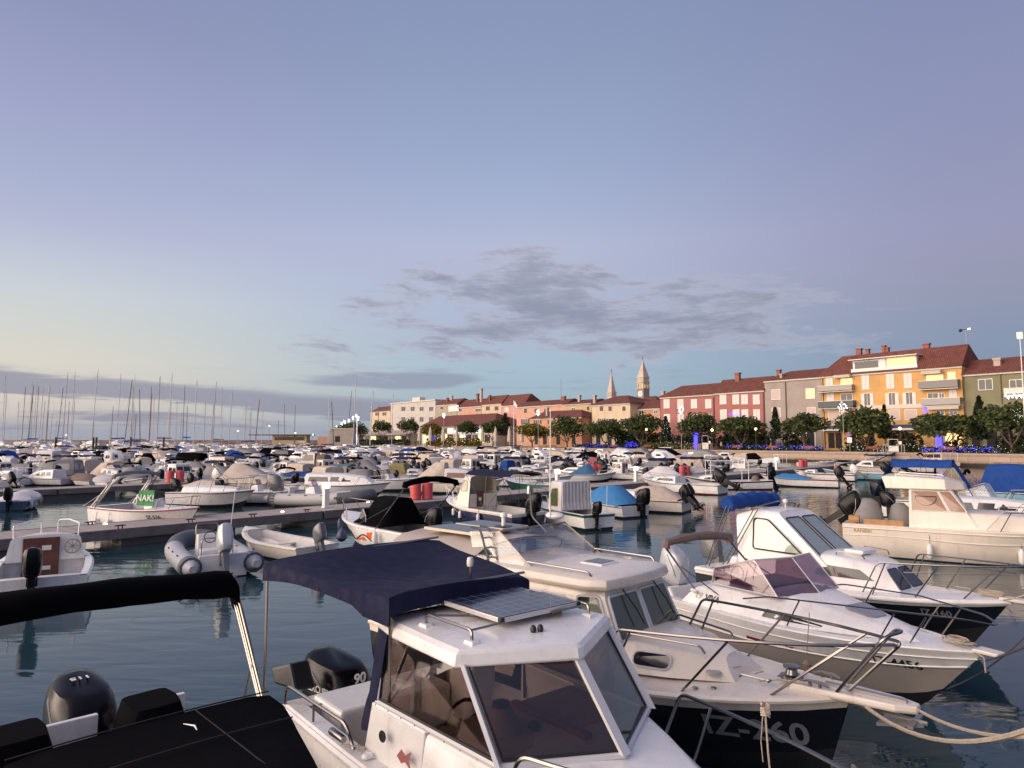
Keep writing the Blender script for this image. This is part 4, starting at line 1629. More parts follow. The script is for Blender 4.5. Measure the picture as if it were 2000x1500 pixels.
# grey house
h = House('grey house with white framed windows and a tiled roof', 1494.5, 1605.5, NB, 11, 744, PL['grey'])
h.hip(724, 1560, .4, True, False)
for x, y0, y1, st in ((1516.5, 762, 780, 'blind'), (1584, 760, 778, 'lit'), (1516.5, 798, 814, 'blind'), (1585, 797, 813, 'blind')):
    h.win(x, y0, y1, 16, st)
h.chim(1524, 722, 732, 9, 4.5)
h.chim(1529, 730, 742, 6, 1.2, CHIMP)
h.rect('downpipe', 1535.5, 746, 1537, 872, GUTTER, -.16, -.02)
for x, w_ in ((1582, 14), (1510, 10), (1555, 10)):
    h.rect('door', x - w_ / 2, 842, x + w_ / 2, 872, DARKIN)
    h.rect('door_frame', x - w_ / 2 - 2.5, 840, x - w_ / 2 - .2, 872, FRAMEW)
    h.rect('door_frame', x + w_ / 2 + .2, 840, x + w_ / 2 + 2.5, 872, FRAMEW)
# pink houses
h = House('taller pink house with two rows of pale shutters', 1396, 1494, NB, 11, 768, PL['pink'])
h.hip(739, 1455, .45, False, False)
for x in (1413, 1438, 1455, 1478):
    h.win(x, 772, 789, 11.5, 'shut')
    h.win(x, 801, 820, 11.5, 'shut')
for x in (1420, 1445, 1470):
    h.rect('shop_window', x - 7, 845, x + 7, 872, DARKIN)
h.chim(1443, 728, 743, 12, 5.0)
h.rect('downpipe', 1491.5, 767, 1493, 872, GUTTER, -.16, -.02)
h = House('wide pink house with a hipped roof below the grey house row', 1290, 1395.5, NB + .2, 11, 776, PL['rose'])
h.hip(753, 1345, .45, True, False)
for x, st in ((1302.5, 'shut'), (1329.5, 'open'), (1356, 'shut'), (1384, 'shut')):
    h.win(x, 781, 797, 10.5, 'shut')
    h.win(x, 810, 826, 10.5, 'shut')
for x in (1308, 1360):
    h.rect('shop_window', x - 6, 848, x + 6, 870, WGLASS)
h.chim(1296, 764, 774, 8, 4.0, CHIMP)
h.rect('downpipe', 1394, 776, 1395.2, 870, GUTTER, -.16, -.02)
# orange house in the gap
h = House('low orange house tucked left of the pink houses', 1242, 1289.5, NB + 4, 10, 799, PL['orange'])
h.hip(783, 1268, .4, False, False)
h.win(1253, 803, 809, 9, 'glass')
h.win(1281, 802, 808, 8, 'glass')
h.win(1284, 815, 824, 8, 'shut')
# cream house
h = House('cream house with brown shutters behind the pines below the bell tower', 1156, 1231, NB + 1, 14, 791, PL['cream'])
h.hip(775, 1190, .5, True, True)
for x in (1175, 1192, 1219):
    h.win(x, 794, 803, 7, 'brown')
    h.win(x, 818, 828, 7, 'glass', 'brown')
h.chim(1132 + 30, 772, 786, 7, 4, CHIMP)
for x in (1128 + 40, 1190, 1215):
    h.rect('door', x - 4, 848, x + 4, 870, DARKIN)
h = House('yellow house joined to the left of the cream house', 1101, 1155.5, NB + 6, 12, 790, PL['tan'])
h.hip(782, 1128, .5, True, False)
h.win(1149, 794, 802, 6, 'brown')
h.win(1120, 797, 802, 7, 'glass')
h.chim(1132, 772, 787, 7, 3, CHIMP)
# small orange house in front
h = House('small apricot house with red roof and brown shutters in front of the peach house', 1036, 1136, NB - 2, 9, 818, PL['orange'])
h.hip(803, 1085, .5, True, True)
h.win(1050, 821, 828, 7, 'glass', 'brown')
h.win(1077, 821, 828, 7, 'glass', 'brown')
h.win(1106, 822, 829, 7, 'brown')
h.chim(1069, 796, 813, 6, 1.5, CHIMP)
for x in (1048, 1064, 1090, 1120):
    h.rect('door', x - 3.5, 850, x + 3.5, 868, DARKIN)
# peach house
h = House('peach coloured house with a long red roof and brick chimney', 1009, 1107, NB + 10, 10, 795, PL['peach'])
h.hip(783, 1060, .4, False, False)
for x in (1026.5, 1047, 1066):
    h.win(x, 798, 807, 6.5, 'brown')
h.win(1026, 819, 829, 8, 'glass', 'brown')
h.chim(1101, 774, 788, 12, 4)
# the row further left
NR = NB + 24
h = House('pink house with a steep red roof in the row behind the pines', 980, 1024, NR - 5, 10, 793, PL['blush'])
h.hip(772, 1000, .3, False, False)
h.win(990, 797, 804, 7, 'shut')
h = House('narrow cream house with a red chimney beside the pink one', 941, 979.5, NR - 5, 10, 791, PL['cream'])
h.hip(774, 960, .3, False, False)
for x, y in ((953, 794), (970, 794), (970, 811)):
    h.win(x, y, y + 8, 8, 'brown')
h.chim(940, 759, 778, 7, 4, CHIMP)
h.chim(957, 772, 784, 4, 2)
h = House('orange house with a broad red roof in the middle of the far row', 894, 940.5, NR, 11, 796, PL['peach'])
h.hip(781, 918, .3, False, False)
h.win(899, 799, 804, 7, 'glass')
h.win(934, 799, 804, 11, 'glass')
h.chim(933, 769, 783, 7, 4)
h = House('olive grey house at the left end of the red roofed row', 851, 893.5, NR, 11, 792, PL['olive'])
h.hip(781, 872, .3, False, False)
h.win(863, 795, 800, 6, 'brown')
h.chim(874, 777, 787, 5, 3)
h.chim(882, 773, 780, 8, 5, CHIMP)
SIGNW = mat('white_banner', (0.7, 0.68, 0.66), 0.6)
b = h.rect('banner', 877, 793, 897, 804, SIGNW, -.3, -.2)
# white modern block
h = House('white flat roofed modern block above the awning pavilion', 763, 850.5, NR + 4, 12, 790, PL['pale'], 'office_block', 'office block')
MB().box(-.3, h.w + .1, -.4, h.depth, h.ze + .002, h.ze + .5).build('roof', CORN, h.root, 0)
MB().box(h.w * .38, h.w * .55, 3, 6, h.ze + .502, h.ze + 2.6).build('roof_hut', CORN, h.root, 0)
for x in (788, 806, 823.5, 842):
    h.win(x, 795, 803, 8, 'glass')
    h.win(x, 815, 824, 8, 'glass')
h = House('small cream house with a brick red roof left of the white block', 724, 762.5, NR + 6, 10, 805, PL['cream'])
h.hip(795, 745, .3, True, False)
for x in (737, 751):
    h.win(x, 806, 812, 8, 'glass')
    h.win(x - 2, 820, 827, 6, 'glass')
# restaurant with a big hipped roof
h = House('low restaurant with a broad hipped red roof and lit glass front', 824, 966, NB + 8, 16, 834, PL['stone'], 'restaurant', 'restaurant')
h.hip(811, 900, .9, True, True)
for i, x in enumerate(range(832, 962, 12)):
    h.rect('shop_window', x - 5, 837, x + 5, 846, LITC if 868 < x < 950 else WGLASS)
    h.rect('shop_window', x - 5, 849, x + 5, 865, (LITY, DARKIN, WGLASS)[i % 3])
# awning pavilion
h = House('pavilion cafe with a long pale awning below the white block', 700, 800, NB + 10, 8, 848, PL['stone'], 'cafe_pavilion', 'cafe')
a, c = 0, h.w
MB().add([(a - 1, -2.5, h.ze - .5), (c + 1, -2.5, h.ze - .5), (c + 1, h.depth, h.ze + 1.6), (a - 1, h.depth, h.ze + 1.6), (a - 1, -2.5, h.ze - .7), (c + 1, -2.5, h.ze - .7), (c + 1, h.depth, h.ze + 1.4), (a - 1, h.depth, h.ze + 1.4)],
         [(0, 1, 2, 3), (7, 6, 5, 4), (0, 4, 5, 1), (1, 5, 6, 2), (2, 6, 7, 3), (3, 7, 4, 0)]).build('awning', mat('cafe_awning', (0.42, 0.36, 0.31), 0.8, var=.1), h.root, 0)
for i, x in enumerate(range(706, 800, 12)):
    h.rect('opening', x - 4.5, 852, x + 4.5, 868, (DARKIN, WGLASS, LITY, DARKIN)[i % 4])
# roofs between the cream house and the bell tower
for lb, p0, p1, ye, yr, st, nn in (('low house with a red roof and skylights behind the cream house', 1196, 1246, 792, 777, 'cream', 42), ('little house with a red roof just under the bell tower', 1233, 1285, 790, 775, 'stone', 52)):
    h = House(lb, p0, p1, NB + nn, 12, ye, PL[st])
    h.hip(yr, (p0 + p1) / 2, .4, True, True)


# bell tower and the pale lit spire beside it
def tower(label, px, n, hw, ys, mats, spire_m, clock=True, lit=True):
    s_, D = fac(px, n)
    r = thing('bell_tower', label, 'tower', place(s_, n, G), RZ, None)
    k = D / FPX
    W = hw * k / 1.25
    z = [zat(y, D) - G for y in ys]
    MB().box(-W, W, -W, W, 0, z[3]).build('shaft', mats[0], r, 0)
    bb = MB()
    bb.box(-W - .25, W + .25, -W - .25, W + .25, z[3] + .002, z[3] + .5)
    for sx in (-1, 0, 1):
        for sy in (-1, 1):
            bb.box(sx * (W - .4) - .4, sx * (W - .4) + .4, sy * (W - .4) - .4, sy * (W - .4) + .4, z[3] + .502, z[2] - .8)
    for sy in (-1, 1):
        bb.box(sy * (W - .4) - .4, sy * (W - .4) + .4, -.4, .4, z[3] + .502, z[2] - .8)
    bb.box(-W, W, -W, W, z[2] - .798, z[2])
    bb.box(-W - .3, W + .3, -W - .3, W + .3, z[2] + .002, z[2] + .5)
    bb.box(-W * .97, W * .97, -W * .97, W * .97, z[2] + .502, z[1] - .4)
    bb.box(-W - .2, W + .2, -W - .2, W + .2, z[1] - .398, z[1])
    bf = bb.build('belfry', mats[1], r, 0)
    if lit:
        MB().box(-W + .9, W - .9, -W + .9, W - .9, z[3] + .51, z[2] - .81).build('bell_chamber', LITY, bf, 0)
    MB().add([(-W, -W, z[1] + .002), (W, -W, z[1] + .002), (W, W, z[1] + .002), (-W, W, z[1] + .002), (0, 0, z[0])], [(0, 1, 4), (1, 2, 4), (2, 3, 4), (3, 0, 4), (3, 2, 1, 0)]).build('spire', spire_m, r, 0)
    MB().tube([(0, 0, z[0] - .3), (0, 0, z[0] + 1.6)], .12, 5).box(-.5, .5, -.06, .06, z[0] + .8, z[0] + 1.0).build('finial', GUTTER, r, 0)
    if clock:
        zc = zat(769.5, D) - G
        cf = MB().lathe([(1.55, -W - .12), (1.55, -W - .003)], 24, (0, 0, zc), 'y').build('clock_face', FRAMEW, r)
        MB().box(-.09, .09, -W - .16, -W - .125, zc, zc + 1.15).box(-.02, .8, -W - .166, -W - .161, zc - .09, zc + .09).build('clock_hands', BLACKP, cf, 0)
    return r


TST = plaster('tower_stone', (0.50, 0.42, 0.34))
tower('tall stone bell tower with clock, lit belfry and pointed spire', 1257, N0 + 150, 10.5, (703, 737, 748, 760), (plaster('tower_grey', (0.27, 0.23, 0.2)), TST), TST)
tower('slender pale pink spire left of the bell tower', 1195, N0 + 130, 7.5, (727, 766, 768, 772), (TST, TST), plaster('pink_stone', (0.52, 0.42, 0.38)), False, False)


# ------------------------------------------------------------------ trees, hedges and the lights in them
def leafmat(name, c):
    m = bpy.data.materials.new(name)
    m.use_nodes = True
    t = NT(m.node_tree)
    b = t.n['Principled BSDF']
    g = t.new('ShaderNodeNewGeometry')
    d = tuple(v * .55 for v in c) + (1,)
    l = tuple(min(1, v * 1.5) for v in c) + (1,)
    t.l.new(t.ramp(g.outputs['Random Per Island'], [(0, d), (.55, c + (1,)), (1, l)]), b.inputs['Base Color'])
    b.inputs['Roughness'].default_value = .7
    b.inputs['Specular IOR Level'].default_value = .2
    return m


LEAF = leafmat('pine_needles', (0.060, 0.078, 0.026))
LEAFD = leafmat('dark_leaves', (0.022, 0.034, 0.016))
LEAFY = leafmat('yellow_lit_leaves', (0.16, 0.13, 0.02))  # foliage with the yellow light falling on it put into the leaf colour
HEDGE = leafmat('hedge_leaves', (0.028, 0.04, 0.016))
HEDGEL = leafmat('shrub_leaves', (0.10, 0.10, 0.03))
BARK = mat('bark', (0.14, 0.095, 0.075), .9, var=.3, vscale=2)


def leaves(mb, c, r, n, sz, rr, shell=.55):
    for _ in range(n):
        while True:
            d = Vector((rr.uniform(-1, 1), rr.uniform(-1, 1), rr.uniform(-1, 1)))
            if .05 < d.length < 1:
                break
        d = d.normalized() * (shell + (1 - shell) * rr.random() ** .6)
        p = Vector((c[0] + d.x * r[0], c[1] + d.y * r[1], c[2] + d.z * r[2]))
        a = Vector((rr.gauss(0, 1), rr.gauss(0, 1), rr.gauss(0, .7))).normalized()
        b = a.orthogonal().normalized()
        b = (b * math.cos(q := rr.uniform(0, 6.28)) + a.cross(b) * math.sin(q))
        s = sz * rr.uniform(.6, 1.5)
        mb.add([p - a * s - b * s * .5, p + a * s - b * s * .3, p + a * s * .7 + b * s * .6, p - a * s * .6 + b * s * .5], [(0, 1, 2, 3)])


def pine(label, px, yt, yb, hw, n=N0 + 8, m=LEAF, seed=0, lean=0.0, name='pine_tree', kind='pine', nl=2400, trunk=True, tip=False):
    rr = random.Random(seed + int(px))
    s_, D = fac(px, n)
    k = D / FPX
    W = hw * k * (1 if tip else 1.12)
    zt, zb = zat(yt, D) - G, zat(yb + (0 if tip else 5), D) - G
    H = zt - zb
    r = thing(name, label, kind, place(s_, n, G - .02), RZ + rr.uniform(0, 6), 'trees along the promenade')
    mb = MB()
    if tip:
        lv = 9
        for i in range(lv):
            f = i / (lv - 1)
            w_ = W * (1 - f * .86) * (.75 + .35 * rr.random())
            for q in range(4):
                a = rr.uniform(0, 6.28)
                leaves(mb, (math.cos(a) * w_ * .45, math.sin(a) * w_ * .45, zb + H * f), (w_ * .6, w_ * .6, H * .09), nl // (lv * 4), .2, rr, .3)
    else:
        lumps = 15
        for i in range(lumps):
            a = i * 2.399 + rr.uniform(-.3, .3)
            q = math.sqrt((i + .3) / lumps) * .76
            zz = zb + H * (.26 + .42 * (1 - q * q) + rr.uniform(-.15, .15))
            w_ = W * rr.uniform(.34, .48)
            leaves(mb, (math.cos(a) * W * q, math.sin(a) * W * q, zz), (w_, w_, H * rr.uniform(.26, .38)), nl // lumps, .17 + W * .022, rr, .45)
    mb.build('crown', m, r, 0)
    tb = MB()
    lx = lean * W
    fk = zb * .55
    if tip:
        tb.tube([(0, 0, 0), (.05, 0, zb + H * .8)], [.16, .05], 6)
    else:
        tb.tube([(0, 0, 0), (lx * .3, .05, fk * .5), (lx * .6, 0, fk)], [.27, .21, .19], 7)
        for i in range(5):
            a = i * 1.256 + rr.uniform(-.4, .4)
            q = W * rr.uniform(.35, .65)
            tb.tube([(lx * .6, 0, fk), (lx * .5 + math.cos(a) * q * .4, math.sin(a) * q * .4, zb * .85), (math.cos(a) * q, math.sin(a) * q, zb + H * .35)], [.15, .11, .05], 5)
    tb.build('trunk', BARK, r)
    return r


pine('umbrella pine with a bare trunk just right of the bell tower', 1252, 809, 850, 37, seed=1)
pine('umbrella pine lit yellow on its left side before the wide pink house', 1362, 806, 851, 36, seed=2, m=LEAF)
pine('broad umbrella pine before the taller pink house', 1447, 813, 853, 42, seed=3)
pine('dark narrow evergreen between the pink and the grey house', 1514, 800, 853, 20, N0 + 9, LEAFD, 4, name='evergreen_tree', kind='evergreen', tip=True, nl=1800)
pine('umbrella pine in front of the grey house', 1569, 809, 846, 38, seed=5)
pine('big umbrella pine at the left half of the yellow apartment house', 1683, 798, 850, 48, seed=6)
pine('dark spruce leaning out of the right side of the big pine', 1727, 795, 852, 16, N0 + 10, LEAFD, 7, name='evergreen_tree', kind='evergreen', tip=True, nl=1300)
pine('umbrella pine over the blue lit trunk before the yellow house', 1838, 806, 852, 51, seed=8)
pine('tall dark fir at the corner of the olive house', 1913, 780, 852, 27, N0 + 9, LEAFD, 9, name='evergreen_tree', kind='evergreen', tip=True, nl=2200)
pine('tall umbrella pine with a forked trunk at the right edge', 1972, 784, 850, 52, N0 + 6, seed=10)
pine('umbrella pine before the cream house with brown shutters', 1182, 819, 853, 34, seed=11)
pine('wide umbrella pine right of the small apricot house', 1107, 815, 851, 34, seed=12)
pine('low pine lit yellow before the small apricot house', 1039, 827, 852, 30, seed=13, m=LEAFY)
pine('dark tall tree behind the closed parasols left of the flagpole', 987, 810, 848, 22, N0 + 14, LEAFD, 14, name='evergreen_tree', kind='evergreen', tip=True, nl=1500)
pine('dark pine right of the restaurant front', 963, 821, 846, 24, N0 + 10, seed=15)
pine('round dark pine in front of the restaurant roof', 912, 824, 847, 20, N0 + 10, seed=16)
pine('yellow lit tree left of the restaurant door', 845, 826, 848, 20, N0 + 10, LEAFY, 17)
pine('dark round tree between the white block and the restaurant', 800, 820, 842, 20, N0 + 16, seed=18)
pine('dark tree in front of the small cream house', 748, 823, 842, 18, N0 + 18, seed=19)
pine('large rounded pine under the white light figures at the left end of town', 690, 824, 851, 29, N0 + 16, seed=20, nl=2800)


def hedge(label, px0, px1, yt, n, m=HEDGE, seed=0, name='hedge', depth=1.6, dens=1.0):
    rr = random.Random(seed + int(px0))
    s0, D0 = fac(px0, n)
    s1, D1 = fac(px1, n)
    Hh = zat(yt, (D0 + D1) / 2) - G
    r = MB()
    L = s1 - s0
    k = max(2, int(L / 1.4))
    for i in range(k):
        x = L * (i + .5) / k
        hh = Hh * rr.uniform(.75, 1.05)
        leaves(r, (x, rr.uniform(-.2, .2), hh * .5), (L / k * .8, depth * .6, hh * .52), int((70 + 60 * Hh) * dens), .14 + .02 * Hh, rr, .5)
    o = r.build(name, m, None, 0)
    o.location = place(s0, n, G)
    o.rotation_euler = (0, 0, RZ)
    tag(o, label, 'hedge' if name == 'hedge' else 'shrub', 'hedges and shrubs along the promenade')
    return o


hedge('tall dark hedge left of the lit conifer', 1212, 1292, 838, N0 + 13, seed=1, depth=2.4)
hedge('tall dark hedge behind the yellow lit pine', 1318, 1392, 842, N0 + 13, seed=2, depth=2.4)
hedge('tall dark hedge behind the broad pine at the taller pink house', 1404, 1496, 842, N0 + 13, seed=3, depth=2.4)
hedge('tall dark hedge before the grey house', 1532, 1572, 843, N0 + 13, seed=4, depth=2.4)
hedge('tall dark hedge under the big pine at the yellow house', 1655, 1700, 846, N0 + 13, seed=5, depth=2.4)
hedge('tall dark hedge between the two yellow house pines', 1742, 1795, 843, N0 + 13, seed=6, depth=2.4)
hedge('low dark bush before the lit doorway of the yellow house', 1845, 1880, 856, N0 + 12, seed=7)
hedge('tall dark hedge at the right edge behind the forked pine', 1950, 2010, 842, N0 + 12, seed=8, depth=2.4)
hedge('low shrubs with white lights left of the blue lit trunk', 1284, 1352, 862, N0 + 6.5, HEDGEL, 9, 'flowering_shrub')
hedge('reddish low shrub at the foot of the bell tower pine', 1254, 1282, 863, N0 + 6.5, HEDGEL, 10, 'flowering_shrub')
hedge('low dark planting with blue lights before the cream house', 1120, 1245, 867, N0 + 6.5, HEDGE, 11)
hedge('low planting with small lights before the taller pink house', 1410, 1600, 869.5, N0 + 6.2, HEDGE, 12)
hedge('low planting with white lights before the yellow house', 1642, 1800, 869, N0 + 6.2, HEDGE, 13)
hedge('low planting with blue lights before the olive house', 1802, 2010, 870, N0 + 6.2, HEDGE, 14)
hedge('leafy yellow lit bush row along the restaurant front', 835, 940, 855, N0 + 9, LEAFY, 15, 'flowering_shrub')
hedge('dark bush row in front of the cafe pavilion', 706, 800, 857, N0 + 12, HEDGE, 16)
hedge('tall dark hedge before the cream house door', 1205, 1240, 835, N0 + 12, LEAFD, 17, depth=2.2)

BLUEL = mat('blue_fairy_light', (0.05, 0.05, 1), 0.5, emit=(0.06, 0.05, 1.0), estr=2.6)
WHITEL = mat('white_fairy_light', (1, 1, 1), 0.5, emit=(1.0, 0.95, 0.85), estr=2.0)
YELL = mat('yellow_lamp_glow', (1, .8, .4), 0.5, emit=(1.0, 0.70, 0.28), estr=3)
WHTL = mat('white_lamp_glow', (1, 1, 1), 0.5, emit=(0.95, 0.97, 1.0), estr=1.5)
OCT = [(1, 0, 0), (-1, 0, 0), (0, 1, 0), (0, -1, 0), (0, 0, 1), (0, 0, -1)]
OCF = [(0, 2, 4), (2, 1, 4), (1, 3, 4), (3, 0, 4), (2, 0, 5), (1, 2, 5), (3, 1, 5), (0, 3, 5)]


def fairy(label, px0, px1, y0, y1, n, m, count, seed=0, r=.07, depth=.9, name='fairy_lights'):
    rr = random.Random(seed + int(px0) + count)
    s0, D0 = fac(px0, n)
    s1, _ = fac(px1, n)
    mb = MB()
    for _ in range(int(count * (.6 if m is WHITEL else .8))):
        x = rr.uniform(0, s1 - s0)
        z = zat(rr.uniform(y0, y1), D0) - G
        y = rr.uniform(-depth, depth)
        q = r * rr.uniform(.5, 1.0) * (.75 if m is WHITEL else 1)
        mb.add([(x + a * q, y + b * q, z + c * q) for a, b, c in OCT], OCF)
    o = mb.build(name, m, None, 0)
    o.location = place(s0, n, G)
    o.rotation_euler = (0, 0, RZ)
    tag(o, label, 'fairy lights', 'fairy lights in the promenade plants')
    return o


fairy('blue fairy lights in the low planting below the cream house', 1125, 1240, 866, 874, N0 + 5.4, BLUEL, 120, 1, .08)
fairy('dense blue light heap beside the bell tower pine', 1222, 1242, 863, 872, N0 + 5.4, BLUEL, 70, 2, .08)
fairy('white lights speckled over the dark hedge below the cream house', 1176, 1240, 838, 868, N0 + 11.5, WHITEL, 90, 3, .055)
fairy('white lights in the shrubs left of the blue lit trunk', 1270, 1350, 862, 874, N0 + 5.6, WHITEL, 80, 4, .055)
fairy('blue and scattered lights before the taller pink house', 1420, 1500, 867, 876, N0 + 5.2, BLUEL, 70, 5)
fairy('white lights before the taller pink house', 1405, 1500, 869, 876, N0 + 5.0, WHITEL, 45, 6, .055)
fairy('blue lights before the grey house', 1500, 1612, 870, 878, N0 + 5.0, BLUEL, 90, 7)
fairy('white lights before the grey house', 1500, 1612, 871, 878, N0 + 5.1, WHITEL, 40, 8, .055)
fairy('white lights in the planting before the yellow house', 1640, 1815, 866, 880, N0 + 5.2, WHITEL, 110, 9, .055)
fairy('blue lights in the planting before the olive house', 1800, 1945, 872, 882, N0 + 5.0, BLUEL, 130, 10)
fairy('white lights in the planting before the olive house', 1810, 2000, 868, 882, N0 + 5.2, WHITEL, 70, 11, .055)
fairy('white lights in the crown of the forked pine at the right edge', 1978, 2000, 798, 826, N0 + 3.0, WHITEL, 36, 12, .06)
fairy('hanging blue lights above the pine at the yellow house', 1799, 1813, 794, 812, N0 + 10, BLUEL, 60, 13, .08, .4)
fairy('hanging blue lights on the front of the taller pink house', 1424, 1448, 806, 814, N0 + 12, BLUEL, 60, 14, .08, .3)
fairy('blue white hanging lights at the left of the wide pink house', 1294, 1310, 810, 824, N0 + 12, WHITEL, 40, 15, .06, .3)
fairy('small blue lights at the corner of the olive house', 1884, 1897, 820, 823, N0 + 12, BLUEL, 20, 16, .08, .3)
fairy('blue lights beside the parasols at the restaurant', 843, 850, 850, 863, N0 + 9, BLUEL, 40, 17, .1, .4)
fairy('second cluster of blue lights at the restaurant front', 904, 913, 850, 863, N0 + 9, BLUEL, 45, 18, .1, .4)
fairy('blue lights at the left end of the cafe pavilion', 683, 698, 851, 861, N0 + 12, BLUEL, 40, 19, .12, .4)
fairy('yellow lights scattered along the restaurant tables', 850, 960, 850, 866, N0 + 7, YELL, 60, 20, .09, 1.0)


def lit_trunk(label, px, y0, y1, wpx, lean=0):
    n = N0 + 7
    s_, D = fac(px, n)
    z0, z1 = zat(y1, D) - G, zat(y0, D) - G
    rr = random.Random(int(px))
    mb = MB()
    W = wpx * D / FPX / 2
    for i in range(260):
        a = i * .55
        z = max(0, z0) + (z1 - max(0, z0)) * i / 260
        q = W * (.8 + .3 * rr.random())
        c = (math.cos(a) * q + lean * (z - z0), math.sin(a) * q, z)
        mb.add([(c[0] + u * .1, c[1] + v * .1, c[2] + w_ * .1) for u, v, w_ in OCT], OCF)
    o = mb.build('fairy_lights', BLUEL, None, 0)
    o.location = place(s_, n, G)
    o.rotation_euler = (0, 0, RZ)
    tag(o, label, 'fairy lights', 'trunks wrapped in blue lights')


lit_trunk('tree trunk wrapped in blue lights at the gangway below the pink house', 1357, 846, 876, 6, .06)
lit_trunk('thick column of blue lights below the yellow house pine', 1831, 852, 883, 9)
# the conifer covered in white lights
pine('small conifer hung with white lights before the wide pink house', 1300, 817, 858, 17, N0 + 7.5, LEAFD, 30, name='evergreen_tree', kind='conifer', tip=True, nl=1800)
fairy('white lights all over the small conifer', 1288, 1312, 822, 857, N0 + 7.0, WHITEL, 110, 31, .05, 1.6)


# closed parasols before the restaurant
PAR = mat('parasol_canvas', (0.58, 0.50, 0.42), .85, var=.1)


def parasol():
    r = thing('closed_parasol', 'folded cream parasol', 'parasol', (0, 0, 0), RZ, 'closed cream parasols at the restaurant')
    MB().tube([(0, 0, 0), (0, 0, 4.9)], .06, 6).box(-.5, .5, -.5, .5, 0, .12).build('pole', PAINTW, r, 0)
    rings = []
    for z, q in ((1.2, .42), (1.35, .50), (2.2, .46), (3.2, .40), (4.2, .27), (4.75, .08)):
        rings.append([(q * (1 + .22 * (i % 2)) * math.cos(2 * PI * i / 16), q * (1 + .22 * (i % 2)) * math.sin(2 * PI * i / 16), z + (.1 if i % 2 and z < 1.3 else 0)) for i in range(16)])
    MB().loft(rings).build('canopy', PAR, r, 0)
    return r


pp = None
for i, (px, lb) in enumerate(((820, 'leftmost folded cream parasol, left of the blue lights'), (841, 'folded cream parasol just left of the first blue lights'), (866, 'folded cream parasol below the bright white lamp figure'),
                              (892, 'folded cream parasol left of the second blue light cluster'), (942, 'folded cream parasol by the right end of the restaurant roof'), (968, 'folded cream parasol under the dark pine'),
                              (995, 'folded cream parasol just left of the flagpole'), (1019, 'rightmost folded cream parasol, right of the flagpole'))):
    o = parasol() if pp is None else copy_tree(pp)
    pp = pp or o
    s_, D = fac(px, N0 + 5)
    o.location = place(s_, N0 + 5, G)
    k = (zat(833, D) - G) / 4.9
    o.scale = (k * .85, k * .85, k)
    o['label'] = lb

# benches
WRED = mat('red_slats', (0.30, 0.09, 0.05), .7, var=.2)


def bench():
    r = thing('park_bench', 'bench', 'bench', (0, 0, 0), RZ, 'red benches along the promenade')
    MB().box(-1.1, 1.1, -.3, -.17, .42, .46).box(-1.1, 1.1, -.14, -.01, .42, .46).box(-1.1, 1.1, .02, .15, .42, .46).build('seat', WRED, r, 0)
    MB().box(-1.1, 1.1, .18, .22, .55, .68).box(-1.1, 1.1, .21, .25, .74, .87).build('backrest', WRED, r, 0)
    for x in (-.9, .9):
        MB().box(x - .04, x + .04, -.28, .14, 0, .418).box(x - .04, x + .04, .141, .178, 0, .88).build('leg', GUTTER, r, 0)
    return r


pb = None
for px, lb in ((1197, 'red bench in the blue lights below the cream house'), (1262, 'red bench left of the lit conifer'), (1358, 'red bench behind the blue lit trunk'), (1436, 'red bench before the taller pink house'), (1505, 'red bench below the dark evergreen'),
               (1576, 'red bench before the grey house'), (1700, 'red bench under the big pine of the yellow house'), (1846, 'red bench right of the thick blue light column')):
    o = bench() if pb is None else copy_tree(pb)
    pb = pb or o
    s_, D = fac(px, N0 + 4.2)
    o.location = place(s_, N0 + 4.2, G)
    o['label'] = lb


# lamp posts and poles
def lamp(label, px, yt, n, fig=True, m=WHTL, name='street_lamp', base=None, arms=1, r=.07):
    s_, D = fac(px, n)
    z = zat(yt, D) - G
    k = D / FPX
    o = thing(name, label, 'lamp post', place(s_, n, G), RZ, 'lamp posts')
    MB().tube([(0, 0, 0), (0, 0, z - .3)], [r, r * .7], 6).build('post', GTRIM if fig else GUTTER, o)
    if fig:
        mb = MB()
        rr = random.Random(int(px))
        for i in range(26):
            a = i * 2.4
            q = .85 * math.sqrt(rr.random())
            mb.add([(q * math.cos(a) + u * .09, rr.uniform(-.2, .2) + v * .09, z - .9 + q * math.sin(a) * 1.1 + w_ * .09) for u, v, w_ in OCT], OCF)
        mb.build('light_ornament', m, o, 0)
    else:
        MB().ball((0, 0, z), .24, 10, 7).build('lamp_head', m, o)
    return o


lamp('white pole with a glowing figure above the restaurant left half', 867, 806, N0 + 4)
lamp('white pole with a glowing figure before the small apricot house', 1051, 800, N0 + 4)
lamp('white pole with a glowing figure on the wide pink house', 1330, 793, N0 + 4)
lamp('white pole with a glowing round figure left of the yellow house', 1646, 785, N0 + 4)
lamp('warm globe lamp glowing in the crown by the bell tower pine', 1262, 839, N0 + 4, False, YELL)
lamp('warm globe lamp glowing before the taller pink house', 1475, 838, N0 + 4, False, YELL)
lamp('warm globe lamp glowing before the yellow house', 1756, 837, N0 + 4, False, YELL)
lamp('green white lamp between the two pink houses', 1390, 840, N0 + 5, False, mat('green_lamp_glow', (.6, 1, .3), .5, emit=(.6, 1.0, .3), estr=5))
